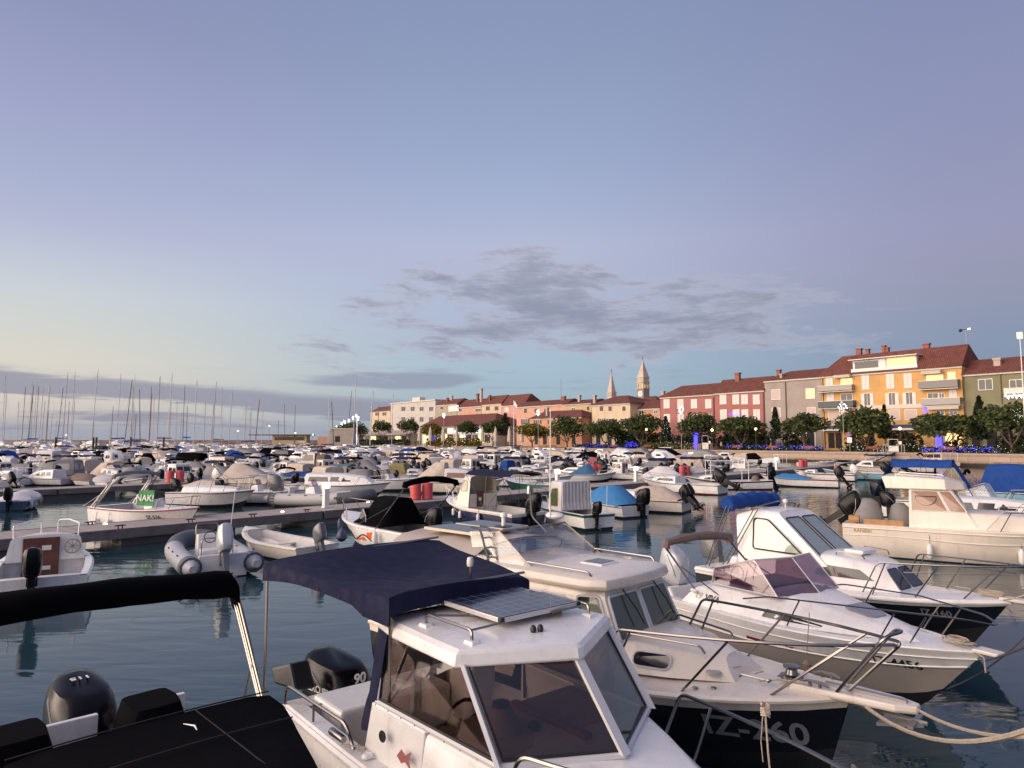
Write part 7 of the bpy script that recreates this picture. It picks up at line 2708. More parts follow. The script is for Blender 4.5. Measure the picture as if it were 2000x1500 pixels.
MB().tube([(-.9, -.62, .62), (-.4, -.6, .66), (.1, -.5, .55), (-.2, -.45, .5)], .025, 5).build('yellow_line', mat('yellow_rope', (.5, .33, .05), .8), root)

# cream rowing boat
make_boat('empty cream rowing boat with a small tilted outboard beside the grey inflatable', 560, 1068, 139, 4.5, 'rowing_boat', 'rowing boat', NEAR, IVORY, BOTG, B=1.75, sh=(.46, .46, .70), rail=IVORY, tc=.86, loc=(-7.75, 23.2, 0), rake=.35,
          feats=[('thwarts', {}), ('ob', dict(m=ENGG, sc=.85, tilt=24))])
# boat with orange graphics
r = make_boat('white boat with orange and black hull graphics, blue fenders and a black canvas tent', 750, 1030, 130, 5.9, group=NEAR, loc=(-4.6, 24.9, 0), hull=WHITE, bottom=BOTG, tc=.52, B=2.2, sh=(.78, .80, 1.0), rail=WHITE,
              feats=[('sleeve', dict(m=BLACKF, x=-.52, z=1.55, foot=-.22, r=.10)), ('ob', dict(sc=1.15, y=0)), ('rails', dict(x0=.18, z=.5, m=STEEL)), ('shield', dict(x0=-.05, x1=.1, z=.5, glass=SMOKE))])
tent(r, BLACKF, -1.5, .55, .93, .86, 1.75, .08, .30, 'console_cover')
h = Hull(5.9, 2.2, (.78, .80, 1.0), .25 * 5.9 / 5.5, .7 * 5.9 / 5.5, .88, 2.2)


def onhull(h, pts, sg, off=.006):
    return [Vector((x, sg * (h.side(x, z) + off), z)) for x, z in pts]


MB().tube([(x, h.side(x, z) + .004, z) for x, z in [(.9 - i * .16, .42 + .12 * math.sin(i * .62 + 2.2)) for i in range(16)]], .028, 4).build('black_wave_graphic', BLACKT, r)
for q in ([(-.75, .62), (-1.15, .68), (-1.2, .46), (-.85, .44)], [(.25, .42), (-.55, .46), (-.75, .34), (-.1, .32)], [(-1.1, .36), (-1.45, .42), (-1.5, .30)]):
    mb = MB()
    P = onhull(h, q, 1, .008)
    mb.add(P + [p + Vector((0, .004, 0)) for p in P], [tuple(range(len(P))), tuple(range(2 * len(P) - 1, len(P) - 1, -1))])
    mb.build('orange_graphic', ORANGE, r, 0)
MB().tube([(x, h.side(x, .5) + .003, .50 + .03 * (2.2 - x)) for x in (.9, 1.2, 1.5, 1.8, 2.1)], .012, 4).build('orange_pinstripe', ORANGE, r)
fender(r, 1.95, .72, .25, .6, .10, FENB, hang=.2)
fender(r, 1.05, 1.10, .12, .5, .20, FENB, ball=True, hang=.25)
fender(r, -1.6, 1.22, .15, .6, .10, FENW, hang=.2, cap=TRIM)
# navy hulled wheelhouse boat
r = make_boat('navy hulled boat with ivory wheelhouse, brown door and navy sun top', 950, 1003, 131, 6.0, 'wheelhouse_boat', 'motorboat', NEAR, NAVYH, BOTN, loc=(-1.25, 32.0, 0), rail=CREAM, tc=.55, B=2.2, sh=(.62, .68, 1.0), band=CREAM,
              feats=[('rails', dict(x0=.2, z=.55, m=PAINTW)), ('bimini', dict(m=NAVYF, x0=-.48, x1=.04, z=1.60, drop=.06)), ('ob', dict(sc=1.3)), ('fenders', dict(xs=(.30, .1, -.16), side=(1,), cap=FENB))])
S = Shell([(.15, .12, .86, .74, .68, 2.1), (.95, .72, .84, .66, .70, 2.08), (1.25, .80, .82, .62, .72, 1.95)], .05, .16)
S.build('wheelhouse', CREAM, r, False, True)
S2 = Shell([(.9, .9, .84, .66, .72, 1.22), (1.75, 1.55, .60, .45, .80, 1.16)], .03, .12)
S2.build('cuddy', CREAM, r, False, True)
both(S, r, [(.32, 1.42), (.88, 1.42), (.72, 1.92), (.38, 1.94)], CLEARG, GTRIM, .1, fr=.014)
both(S2, r, [(1.0, .92), (1.46, .94), (1.40, 1.12), (1.0, 1.14)], DGLASS, TRIM, .06, fr=.012)
for u0, u1 in ((-.85, -.06), (.06, .85)):
    window(r, S.front(u0, u1, .5, .92), CLEARG)
MB().box(.20, .24, -.06, .34, .70, 1.42).build('door', WOODB, r, 0)
MB().box(.16, .20, -.80, -.08, .70, 1.30).build('bulkhead', CREAM, r, 0)
MB().box(.16, .2, .36, .78, .70, 1.3).build('bulkhead', CREAM, r, 0)
MB().lathe([(.09, .185), (.10, .17), (.07, .165)], 12, (0, .15, 1.05), 'x').build('porthole', ALU, r)
MB().box(-1.2, -.9, -.2, .1, .15, .55).build('dark_bag', BLACKP, r, 0, .06)
# white hut boat
r = make_boat('white hut boat with a ribbed grey rear curtain and a green forepart', 1110, 1015, 118, 6.2, 'wheelhouse_boat', 'motorboat', NEAR, WHITE, BOTB, loc=(2.45, 31.2, 0), rail=TRIM, tc=.6, B=2.2, sh=(.80, .84, 1.0), band=GREENH,
              feats=[('rails', dict(x0=.02, z=.75, mid=True, posts=4)), ('ob', dict(sc=1.0, y=.3)), ('pole', dict(x=-.49, y=-.5, z=1.4))])
r.scale = (.82, .82, .82)
S = Shell([(-.9, -.95, .92, .90, .84, 2.35), (.65, .25, .88, .80, .84, 2.35)], .05, .08)
S.build('wheelhouse', WHITE, r)
both(S, r, [(-.55, 1.05), (.38, 1.05), (.12, 1.95), (-.55, 2.0)], GREENG, WOODL, .14, fr=.02)
for u0, u1 in ((-.9, -.05), (.05, .9)):
    window(r, S.front(u0, u1, .4, .92), CLEARG)
rows = []
for i in range(17):
    u = -1 + i / 8
    rows.append([(-1.02 - .025 * (i % 2) - .10 * (z_ < 1.2), u * .88, z_) for z_ in (2.36, 1.9, 1.3, .9)])
MB().grid(rows).build('rear_curtain', LGREYF, r, 0)
MB().tube(bend([(-1.05, -.9, .9), (-1.0, -.9, 2.38), (-1.0, .9, 2.38), (-1.05, .9, .9)], .25), .03, 6).build('curtain_frame', PAINTW, r)
# blue covered boat
make_boat('white open boat under a bright sky blue tarpaulin right of the hut boat', 1185, 1000, 122, 4.7, group=NEAR, loc=(4.75, 35.6, 0), hull=WHITE, bottom=BOTB, B=2.0, feats=[('tent', dict(m=SKYF, x0=-.44, x1=.30, z=.85, s0=.30, s1=.45)), ('ob', dict(sc=1.3, y=-.2)), ('text', dict(s='414', x=-.40, size=.16, side=-1, m=GREYT))])
make_boat('cream cuddy under a pale grey cover with twin black motors by the open water', 1262, 975, 150, 5.6, group=NEAR, hull=CREAM, bottom=BOTB, loc=(6.7, 37.6, 0), B=2.2, tc=.55, feats=[('cuddy', dict(x0=-.05, x1=.40, z=.42)), ('tent', dict(m=SANDF, x0=-.46, x1=.18, z=.62, s0=.3, s1=.4)), ('ob', dict(y=-.4, tilt=38)), ('ob', dict(y=.35, tilt=38))])
make_boat('white boat with a big black motor tilted out of the water', 1330, 962, 142, 6.2, group=NEAR, hull=WHITE, bottom=BOTR, feats=[('cuddy', dict(x0=.0, x1=.4, z=.5)), ('ob', dict(sc=1.5, tilt=62)), ('seats', {}), ('rails', {})])
make_boat('white fishing boat with blue side stripe, red bottom and a white canopy frame', 1420, 955, 176, 6.4, 'fishing_boat', 'fishing boat', NEAR, WHITE, BOTR, band=NAVYH, B=2.2, sh=(.72, .62, .95), tc=.62, feats=[('cuddy', dict(x0=.12, x1=.38, z=.45)), ('frame', dict(x0=-.22, x1=.22, z=1.55)), ('bundle', dict(x=-.34, m=BROWNF, s=.36, z=.42)), ('ob', dict(sc=1.25, tilt=20)), ('pole', dict(x=-.46, y=.5, z=1.5))])
make_boat('white and red striped boat with a sky blue cover and a hanging red flag', 1560, 950, 150, 6.0, group=NEAR, hull=WHITE, bottom=BOTB, band=REDH, feats=[('bundle', dict(x=-.05, m=SANDF, s=.4, z=.6)), ('tarp', dict(m=SKYF, t0=.35, t1=.8, rise=.3)), ('ob', dict(m=ENGB, sc=1.3, tilt=35)), ('pole', dict(x=-.44, y=-.5, z=1.3, flag=PINKF))])
make_boat('white boat with a pale tilted motor left of the two dark motors', 1610, 938, 146, 5.4, group=NEAR, hull=WHITE, bottom=BOTB, band=REDH, feats=[('ob', dict(m=ENGW, sc=1.2, tilt=55)), ('thwarts', {}), ('cuddy', dict(x0=.12, x1=.36, z=.35))])
make_boat('pale blue hulled boat with two dark motors tilted up', 1668, 936, 146, 5.6, group=NEAR, hull=TEALH, bottom=BOTG, feats=[('ob', dict(sc=1.35, y=-.35, tilt=48, m=ENGG)), ('ob', dict(sc=1.35, y=.35, tilt=48)), ('thwarts', {})])
make_boat('low cream boat with a long dark motor right of the two dark motors', 1712, 932, 150, 5.4, group=NEAR, hull=IVORY, bottom=BOTB, feats=[('ob', dict(sc=1.1, tilt=65)), ('thwarts', {})])

# ------------------------------------------------------------------ boats on the far side of the first pontoon and beyond
FARS = 'boats across the near pontoon'
r = make_boat('white open boat with a radar arch and a green towel on its console', 295, 1003, -24, 5.3, group=FARS, hull=WHITE, bottom=BOTB, rail=REDH, B=2.3, sh=(.95, .92, 1.05), loc=(-15.05, 29.06, 0), tc=.6, feats=[('arch', dict(x=-.47, z=1.35, lean=1.35, m=ALU)), ('console', dict(x=.02)), ('seats', dict(x=-.34)), ('rails', dict(x0=.22, z=.45)), ('text', dict(s='IZ-526', x=.20, size=.2)), ('fenders', dict(xs=(-.36, -.2), side=(-1,), cap=FENB)), ('sleeve', dict(m=GREYF, x=-.2, z=1.35, foot=-.4, r=.08))])
g_ = MB().slab(rounded([(-.40, -.46, 1.05), (.42, -.30, 1.05), (.40, -.26, 1.68), (-.32, -.40, 1.68)], .08), .03).build('green_towel', GREENF, r, 0)
lettering('lettering', 'NAK!', .36, WHITET, g_, lambda u, v, w_: Vector((.03 + u, -.385 + u * .195 - w_ - .02 + v * .08, 1.36 + v)))
make_boat('white boat with a bare sloping foredeck and long bow rail behind the arch boat', 420, 990, -18, 5.2, group=FARS, hull=GREYW, bottom=BOTB, B=2.3, tc=.2, sh=(.8, .85, 1.0), feats=[('cuddy', dict(x0=-.3, x1=.36, z=.34, n=0)), ('rails', dict(x0=-.1, z=.7, posts=4)), ('ob', dict(sc=1.1))])
make_boat('white open boat with a black rubbing strip and a bare aluminium hoop', 520, 983, -14, 6.0, group=FARS, hull=WHITE, bottom=BOTB, sh=(.75, .72, .9), feats=[('frame', dict(x0=-.2, x1=-.08, z=.9, m=ALU)), ('console', dict(x=-.1)), ('rails', dict(x0=.1, z=.3)), ('ob', {}), ('text', dict(s='IZ-302', x=.25, size=.16, m=GREYT))])
root = thing('inflatable_boat', 'long pale grey inflatable with black side stripes and a purple console screen', 'inflatable boat', tuple(at(640, 988)), R(-12), FARS, 1.25)
rib(root, mat('pale_hypalon', (.50, .48, .48), .55), TUBED, 4.8)
FE['console'](root, Hull(), 4.8, 1.6, (.5, .5, .6), x=-.15, glass=PURPLE)
outboard(root, -2.42, .66, 0, 1.2, ENGG)
lettering('registration_number', 'PI-21', .2, BLACKT, root, lambda u, v, w_: Vector((1.0 + u, -1.0 - w_, .42 + v)))
make_boat('white cabin cruiser with two long black side windows in front of the blue open boat', 665, 972, -14, 7.0, group=FARS, hull=WHITE, bottom=BOTB, rail=TRIM, tc=.34, B=2.4, sh=(.85, .85, 1.05), feats=[('cuddy', dict(x0=-.3, x1=.36, z=.75, n=2)), ('rails', dict(x0=.2))])
make_boat('white boat with a folded lavender grey arch awning, black motor and blue seats', 765, 958, -20, 6.4, group=FARS, hull=WHITE, bottom=BOTB, sh=(.85, .85, 1.05), feats=[('sleeve', dict(m=LGREYF, x=-.2, z=1.75, foot=-.05, r=.14, crown=.25)), ('ob', dict(sc=1.35)), ('console', {}), ('rails', dict(x0=.15))])
make_boat('white cabin boat with orange lit windows, beige tent and a small solar panel', 895, 963, -12, 6.6, group=FARS, hull=CREAM, bottom=BOTB, B=2.3, tc=.4, sh=(.8, .8, 1.0), feats=[('cuddy', dict(x0=-.12, x1=.32, z=.95, glass=BRONZE)), ('tent', dict(m=SANDF, x0=-.48, x1=-.1, z=1.35, s0=.6, s1=.1)), ('solar', dict(x=.1, z=1.05)), ('rails', dict(x0=.3))])
make_boat('green and white open boat whose long bow rail shows left of the hut boat', 1045, 962, 140, 6.0, group=NEAR, hull=GREENH, bottom=BOTB, feats=[('rails', dict(x0=-.1, z=.7, mid=True, posts=5)), ('thwarts', {})])
make_boat('white boat lettered in blue on its side behind the hut boat', 1050, 950, -16, 6.0, group=FARS, hull=WHITE, bottom=BOTB, feats=[('text', dict(s='PIRA 17', x=.1, size=.26, m=BLUET)), ('thwarts', {}), ('ob', dict(tilt=20))])

ROW = 'motorboats crowded in the middle rows'
specs = [
    # label, px, py, heading, length, hull, bottom, features
    ('blue hulled boat seen from its stern under a white cover at the left edge', 40, 992, 112, 5.2, BLUEH, BOTB, [('tarp', dict(m=WHITEF, t0=.05, t1=.9, rise=.35)), ('ob', dict(sc=1.1)), ('fenders', dict(xs=(-.4,), side=(-1,)))]),
    ('white cabin boat with three rounded black windows behind the second pontoon', 88, 947, 168, 5.6, GREYW, BOTB, [('cuddy', dict(x0=-.3, x1=.32, z=.72, n=3))]),
    ('small white cabin boat cut by the left edge behind the second pontoon', 10, 948, 170, 5.0, WHITE, BOTB, [('cuddy', dict(x0=-.25, x1=.3, z=.7, n=2)), ('frame', dict(x0=-.45, x1=-.28, z=.9))]),
    ('white boat with a grey rounded hood and black motor, seen from its stern', 140, 940, 103, 6.6, WHITE, BOTB, [('camper', dict(m=GREYF, x0=-.4, x1=.1, z=1.35, win=LGREYF, ra=.25)), ('ob', dict(sc=1.4))]),
    ('low boat under a flat taupe tarpaulin at the second pontoon', 165, 948, 150, 4.6, GREYW, BOTB, [('tarp', dict(m=BROWNF, t0=.02, t1=.98, rise=.45))]),
    ('cream cabin boat with orange curtained windows and a slanted beige canvas', 222, 943, -20, 5.8, CREAM, BOTB, [('cuddy', dict(x0=-.15, x1=.32, z=.72, n=3)), ('tent', dict(m=SANDF, x0=-.5, x1=-.05, z=1.15, s0=.55, s1=.1)), ('shield', dict(x0=-.05, x1=.18, z=.3, dz=.72))]),
    ('low boat under a long grey beige tarpaulin at the left edge', 40, 926, 165, 6.4, GREYW, BOTB, [('tarp', dict(m=GREYF, t0=.0, t1=1.0, rise=.5))]),
    ('green hulled boat with a tall pale canvas canopy', 88, 916, 172, 6.8, GREENH, BOTB, [('camper', dict(m=WHITEF, x0=-.3, x1=.18, z=1.75, win=LGREYF)), ('cuddy', dict(x0=.1, x1=.4, z=.5))]),
    ('boat under a rounded white cover at the left edge', 8, 918, 160, 5.6, WHITE, BOTB, [('camper', dict(m=WHITEF, x0=-.4, x1=.3, z=.95))]),
    ('boat with crimson cushions and red rail covers at the left', 40, 906, 165, 6.0, WHITE, BOTB, [('sleeve', dict(m=REDF, x=-.1, z=.9, foot=.05, r=.14)), ('bundle', dict(x=-.15, m=REDF, s=.5, z=.6)), ('tarp', dict(m=OLIVEF, t0=.5, t1=1, rise=.4))]),
    ('white boat with a tan cabin and black side curtain left of the pale canopy', 58, 894, 168, 6.2, WHITE, BOTB, [('house', dict(x0=-.15, x1=.15, z=1.2, m=CREAM))]),
    ('white sports boat with dark slanted windows and a low black sun top', 172, 908, -24, 7.4, WHITE, BOTB, [('cuddy', dict(x0=-.1, x1=.36, z=.8, n=2)), ('bimini', dict(m=BLACKF, x0=-.4, x1=.05, z=1.5, drop=.05)), ('rails', {})]),
    ('white centre console boat with a tall upright pale cover', 217, 914, 150, 6.0, WHITE, BOTB, [('bundle', dict(x=-.02, m=WHITEF, s=.42, z=1.5)), ('frame', dict(x0=-.25, x1=.2, z=1.35)), ('ob', {})]),
    ('house boat with a flat white roof and grey walls among the left masts', 232, 896, 175, 8.0, WHITE, BOTB, [('house', dict(x0=-.32, x1=.22, z=1.7, m=GREYW, over=.3, rakef=.1, n=3))]),
    ('boat with a black pyramid cover right of the tall upright pale cover', 282, 916, 150, 6.0, WHITE, BOTB, [('tent', dict(m=BLACKF, x0=-.4, x1=.25, z=1.45, s0=.35, s1=.45)), ('ob', dict(m=ENGS))]),
    ('white boat with a black sun top and pale windows behind the black pyramid cover', 280, 896, 160, 6.8, WHITE, BOTB, [('house', dict(x0=-.12, x1=.2, z=1.3)), ('bimini', dict(m=BLACKF, x0=-.3, x1=.2, z=1.8, drop=.05))]),
    ('low boat under a grey domed cover behind the radar arch', 310, 928, 150, 5.4, GREYW, BOTB, [('tarp', dict(m=GREYF, t0=.1, t1=.8, rise=.7)), ('ob', dict(m=ENGW))]),
    ('white cruiser wrapped in a large black camper canvas', 358, 918, 168, 7.2, WHITE, BOTB, [('camper', dict(m=BLACKF, x0=-.48, x1=.12, z=1.5)), ('shield', dict(x0=.0, x1=.25, z=.6)), ('ob', dict(m=ENGS, sc=1.3))]),
    ('small white cuddy with two rounded windows beside the red drums', 385, 936, -14, 5.6, WHITE, BOTB, [('cuddy', dict(x0=-.1, x1=.3, z=.5, n=2))]),
    ('cream pilothouse boat with a curved window band', 437, 936, -20, 6.8, CREAM, BOTB, [('house', dict(x0=-.15, x1=.18, z=1.45, m=CREAM, glass=BRONZE, over=.1, rakef=.5)), ('rails', {})]),
    ('pale boat with a brownish canvas and bronze windows below the left masts', 332, 886, 165, 7.0, WHITE, BOTB, [('camper', dict(m=SANDF, x0=-.4, x1=.05, z=1.6, win=BRONZE))]),
    ('white pilothouse boat with a dark window strip below the left masts', 365, 884, 170, 7.0, WHITE, BOTB, [('house', dict(x0=-.15, x1=.2, z=1.5))]),
    ('boat under a steep pale grey tent left of the navy canvas cruiser', 492, 920, 150, 6.4, WHITE, BOTB, [('tent', dict(m=LGREYF, x0=-.46, x1=.3, z=1.5, s0=.2, s1=.5))]),
    ('white boat with a flat black sun top in front of the sports cruisers', 455, 903, 160, 6.2, WHITE, BOTB, [('bimini', dict(m=BLACKF, x0=-.4, x1=.1, z=1.2, drop=.12)), ('ob', {})]),
    ('big beige tented boat with a solar panel on its ridge', 490, 960, -18, 7.2, CREAM, BOTB, [('tent', dict(m=BEIGEF, x0=-.42, x1=.34, z=1.35, s0=.25, s1=.55)), ('solar', dict(x=-.08, z=1.4)), ('sleeve', dict(m=GREYF, x=-.42, z=1.3, foot=-.2, r=.05)), ('ob', dict(m=ENGW, sc=1.3, tilt=30))]),
    ('open blue boat under a taupe cover with its black motor raised', 408, 962, -28, 4.8, NAVYH, BOTB, [('tarp', dict(m=SANDF, t0=.02, t1=.9, rise=.3)), ('ob', dict(tilt=35)), ('fenders', dict(xs=(.1,), side=(-1,)))]),
    ('cruiser with a dark navy canvas enclosure and silver struts', 545, 905, 160, 7.4, WHITE, BOTB, [('camper', dict(m=mat('dark_navy_vinyl', (.02, .026, .04), .35), x0=-.4, x1=.12, z=1.5, rf=.7)), ('rails', {})]),
    ('cream boat with a backward slanting wheelhouse and taupe curtain', 605, 926, 172, 7.0, CREAM, BOTB, [('house', dict(x0=-.14, x1=.16, z=1.7, m=CREAM, rakef=.9, over=.2, n=1)), ('camper', dict(m=BROWNF, x0=-.36, x1=-.17, z=1.5, rf=.1, ra=.1))]),
    ('low boat under a crumpled beige tent left of the slanted wheelhouse', 555, 928, 150, 5.4, GREYW, BOTB, [('tent', dict(m=BEIGEF, x0=-.5, x1=.4, z=1.0, s0=.35, s1=.45))]),
    ('low boat under a deep blue tarpaulin below the slanted wheelhouse', 596, 944, 170, 5.8, TEALH, BOTB, [('tarp', dict(m=BLUEF, t0=.0, t1=.95, rise=.4))]),
    ('pale blue open boat with a small pale sun top', 665, 945, -10, 6.2, TEALH, BOTB, [('bimini', dict(m=SLATEF, x0=-.15, x1=.2, z=.95)), ('thwarts', {}), ('ob', dict(tilt=10)), ('rails', dict(x0=.0))]),
    ('white cuddy with a triangular side window and black motor', 690, 926, 172, 6.0, WHITE, BOTB, [('cuddy', dict(x0=-.1, x1=.4, z=.8)), ('shield', dict(x0=-.1, x1=.1, z=.35, dz=.7)), ('ob', dict(sc=1.2))]),
    ('white boat wrapped in a royal blue cover left of the big pine', 645, 899, 165, 6.4, WHITE, BOTB, [('camper', dict(m=BLUEF, x0=-.4, x1=.25, z=1.3))]),
    ('white cruiser with a curved black sun top left of the royal blue cover', 612, 892, 165, 7.6, WHITE, BOTB, [('bimini', dict(m=BLACKF, x0=-.4, x1=.05, z=1.6)), ('shield', dict(x0=-.05, x1=.2, z=.6)), ('arch', dict(z=1.2))]),
    ('white cruiser with a black glazed top in front of the big pine', 655, 884, 165, 8.0, WHITE, BOTB, [('house', dict(x0=-.25, x1=.12, z=1.4, rakef=.9))]),
    ('white cruiser among deck chairs right of the royal blue cover', 695, 898, 168, 7.0, WHITE, BOTB, [('shield', dict(x0=-.05, x1=.2, z=.6)), ('bimini', dict(m=WHITEF, x0=-.35, x1=.0, z=1.5)), ('arch', dict(z=1.1))]),
    ('boat with a beige box canopy with a square window', 752, 905, 165, 6.4, CREAM, BOTB, [('camper', dict(m=SANDF, x0=-.42, x1=.15, z=1.6, win=BROWNF, ra=.15, rf=.2))]),
    ('boat with a blue curtain canopy right of the beige box canopy', 788, 897, 165, 6.2, WHITE, BOTB, [('camper', dict(m=BLUEF, x0=-.4, x1=.05, z=1.5)), ('house', dict(x0=.08, x1=.22, z=1.2, n=1))]),
    ('white cabin boat with an olive canvas behind its windows', 800, 940, -14, 5.8, WHITE, BOTB, [('cuddy', dict(x0=.0, x1=.34, z=.55)), ('camper', dict(m=OLIVEF, x0=-.38, x1=.0, z=1.0)), ('rails', dict(x0=.2))]),
    ('cream hardtop boat right of the blue curtain canopy', 808, 908, 170, 6.6, CREAM, BOTB, [('house', dict(x0=-.15, x1=.15, z=1.3, m=CREAM, glass=BRONZE)), ('rails', {})]),
    ('white boat with a long brownish glazed side left of the red drums', 858, 915, -14, 6.8, WHITE, BOTB, [('cuddy', dict(x0=-.2, x1=.32, z=.85, glass=BRONZE, n=2))]),
    ('boat with an upright pale grey wedge cover', 896, 906, 165, 5.8, WHITE, BOTB, [('tent', dict(m=LGREYF, x0=-.3, x1=.15, z=1.5, s0=.6, s1=.15)), ('ob', dict(sc=1.2)), ('ob', dict(y=.4))]),
    ('small white cuddy with a dark stripe left of the blue hooded boat', 955, 912, -10, 6.2, WHITE, BOTB, [('cuddy', dict(x0=-.15, x1=.3, z=.55)), ('rails', {})]),
    ('white boat with a royal blue hood and slate blue cover', 995, 936, -28, 6.2, WHITE, BOTB, [('cuddy', dict(x0=.05, x1=.38, z=.55)), ('camper', dict(m=BLUEF, x0=-.12, x1=.05, z=1.15, rf=.1, ra=.1)), ('tarp', dict(m=SLATEF, t0=.02, t1=.46, rise=.35)), ('ob', dict(sc=1.3)), ('ob', dict(y=.5))]),
    ('white open boat with a folded grey screen left of the beige tent with solar panel', 855, 934, -14, 6.4, WHITE, BOTB, [('shield', dict(x0=-.1, x1=.1, z=.55)), ('tarp', dict(m=WHITEF, t0=.5, t1=1, rise=.2)), ('ob', {})]),
    ('low white boat with two pale A shaped posts', 930, 940, -14, 5.8, WHITE, BOTB, [('sleeve', dict(m=GREYF, x=-.25, z=.8, foot=-.05, r=.03)), ('thwarts', {}), ('ob', dict(m=ENGS))]),
    ('white pilothouse boat with a trailing steel frame right of the blue hood', 1065, 912, 175, 6.6, WHITE, BOTB, [('house', dict(x0=.0, x1=.25, z=.9)), ('frame', dict(x0=-.4, x1=-.05, z=.95, m=STEEL)), ('ob', dict(sc=1.2))]),
    ('white boat with a faded red canopy below the bell towers', 1150, 922, 172, 6.4, WHITE, BOTB, [('cuddy', dict(x0=.05, x1=.34, z=.6)), ('camper', dict(m=PINKF, x0=-.2, x1=.05, z=1.05)), ('ob', dict(sc=1.2)), ('ob', dict(y=.4, tilt=30))]),
    ('low white boat with a pitched slate blue tarpaulin', 1150, 940, -10, 6.0, WHITE, BOTB, [('tent', dict(m=mat('teal_blue_tarpaulin', (.04, .13, .24), .7, bump=.3, bscale=6), x0=-.35, x1=.15, z=.95, s0=.6, s1=.25)), ('rails', dict(x0=.1, z=.25))]),
    ('boat under a taut cream cover with a tilted motor', 1212, 916, 172, 5.8, CREAM, BOTB, [('tarp', dict(m=SANDF, t0=.02, t1=.9, rise=.6)), ('ob', dict(sc=1.1, tilt=30))]),
    ('grey covered inflatable shaped boat right of the cream cover', 1260, 912, 165, 6.0, GREYW, BOTB, [('tarp', dict(m=GREYF, t0=.05, t1=.95, rise=.7)), ('ob', dict(tilt=20))]),
    ('cream covered cuddy with a dark triangular window behind the pale grey cover', 1290, 945, 168, 6.4, CREAM, BOTB, [('tent', dict(m=WHITEF, x0=-.35, x1=.3, z=.85, s0=.35, s1=.4)), ('sleeve', dict(m=BLACKF, x=-.5, z=1.05, foot=-.3, r=.06))]),
    ('long white open boat with canvas bundles left of the canopy frame', 1330, 918, -8, 6.6, WHITE, BOTB, [('thwarts', {}), ('bundle', dict(x=0, m=BLACKF, s=.4, z=.7)), ('ob', dict(tilt=40))]),
    ('white boat with red side panels and a black hooped rail near the quay', 1395, 902, 172, 6.8, WHITE, BOTB, [('console', {}), ('frame', dict(x0=-.2, x1=.1, z=1.2, m=GUTTER)), ('bundle', dict(x=.15, m=REDF, s=.4, z=.45)), ('ob', dict(sc=1.3))]),
    ('white boat with pale blue cushions left of the white hardtop', 1440, 917, 175, 6.2, WHITE, BOTB, [('tarp', dict(m=LGREYF, t0=.3, t1=1, rise=.25)), ('ob', {})]),
    ('white hardtop boat beside the pale pedestal', 1500, 914, 175, 6.6, WHITE, BOTR, [('cuddy', dict(x0=-.25, x1=.3, z=.75, n=0)), ('frame', dict(x0=-.4, x1=-.2, z=1.2))]),
    ('low turquoise edged white boat by the quay below the grey house', 1598, 912, -6, 6.4, WHITE, BOTG, [('thwarts', {}), ('rails', dict(z=.2))]),
    ('low white boat with a dark tarpaulin by the quay below the yellow house', 1640, 909, -6, 6.2, WHITE, BOTB, [('tarp', dict(m=BLACKF, t0=.3, t1=.8, rise=.15))]),
    ('low grey boat with piled dark nets right of the two dark motors', 1672, 920, 160, 5.6, GREYW, BOTB, [('tarp', dict(m=BLACKF, t0=.2, t1=.9, rise=.3)), ('thwarts', {})]),
    ('cream cuddy with a navy sun top in front of the yellow house', 1702, 922, 168, 6.4, CREAM, BOTR, [('cuddy', dict(x0=.0, x1=.34, z=.75)), ('bimini', dict(m=NAVYF, x0=-.45, x1=.1, z=1.35, drop=.04)), ('rails', {}), ('ob', {})]),
    ('white boat with a blue side curtain and black motors behind the blue camper frame', 1768, 922, 165, 6.6, WHITE, BOTR, [('camper', dict(m=BLUEF, x0=-.4, x1=.0, z=.85)), ('sleeve', dict(m=BLACKF, x=-.3, z=1.4, foot=-.45, r=.10)), ('ob', dict(sc=1.3)), ('ob', dict(sc=1.2, y=.5))]),
    ('cream cruiser with a flat pale hardtop behind the blue camper frame', 1822, 911, 172, 7.6, CREAM, BOTB, [('house', dict(x0=-.15, x1=.2, z=1.2, m=CREAM, glass=BRONZE, over=1.0, rakef=.8)), ('frame', dict(x0=-.45, x1=-.1, z=1.25)), ('rails', {})]),
    ('white boat with a red drum coloured tube along the quay below the cream house', 1215, 897, 172, 6.6, WHITE, BOTB, [('cuddy', dict(x0=-.1, x1=.3, z=.6)), ('ob', {})]),
    ('white sloop shaped launch with a raked cream screen below the cream house', 1085, 900, 172, 7.2, WHITE, BOTB, [('shield', dict(x0=-.1, x1=.15, z=1.0, glass=CLEARG)), ('camper', dict(m=SANDF, x0=-.4, x1=-.1, z=1.3)), ('rails', {})]),
    ('white boat with a navy folded hood below the flagpole', 1028, 899, 165, 6.2, WHITE, BOTB, [('sleeve', dict(m=NAVYF, x=-.1, z=1.0, foot=.05, r=.16)), ('ob', dict(sc=1.2)), ('thwarts', {})]),
    ('white boat with a long low black sun top below the flagpole', 965, 896, 168, 6.6, WHITE, BOTB, [('bimini', dict(m=BLACKF, x0=-.42, x1=.1, z=1.1, drop=.1)), ('rails', {})]),
    ('cream boat with pale green glazing left of the flagpole', 988, 891, 172, 7.0, CREAM, BOTB, [('house', dict(x0=-.15, x1=.15, z=1.2, m=CREAM, glass=GREENG)), ('ob', {})]),
    ('white launch with a black hood under the closed parasols', 925, 892, 168, 6.8, WHITE, BOTB, [('camper', dict(m=BLACKF, x0=-.4, x1=-.1, z=1.0)), ('shield', dict(x0=-.1, x1=.12, z=.6))]),
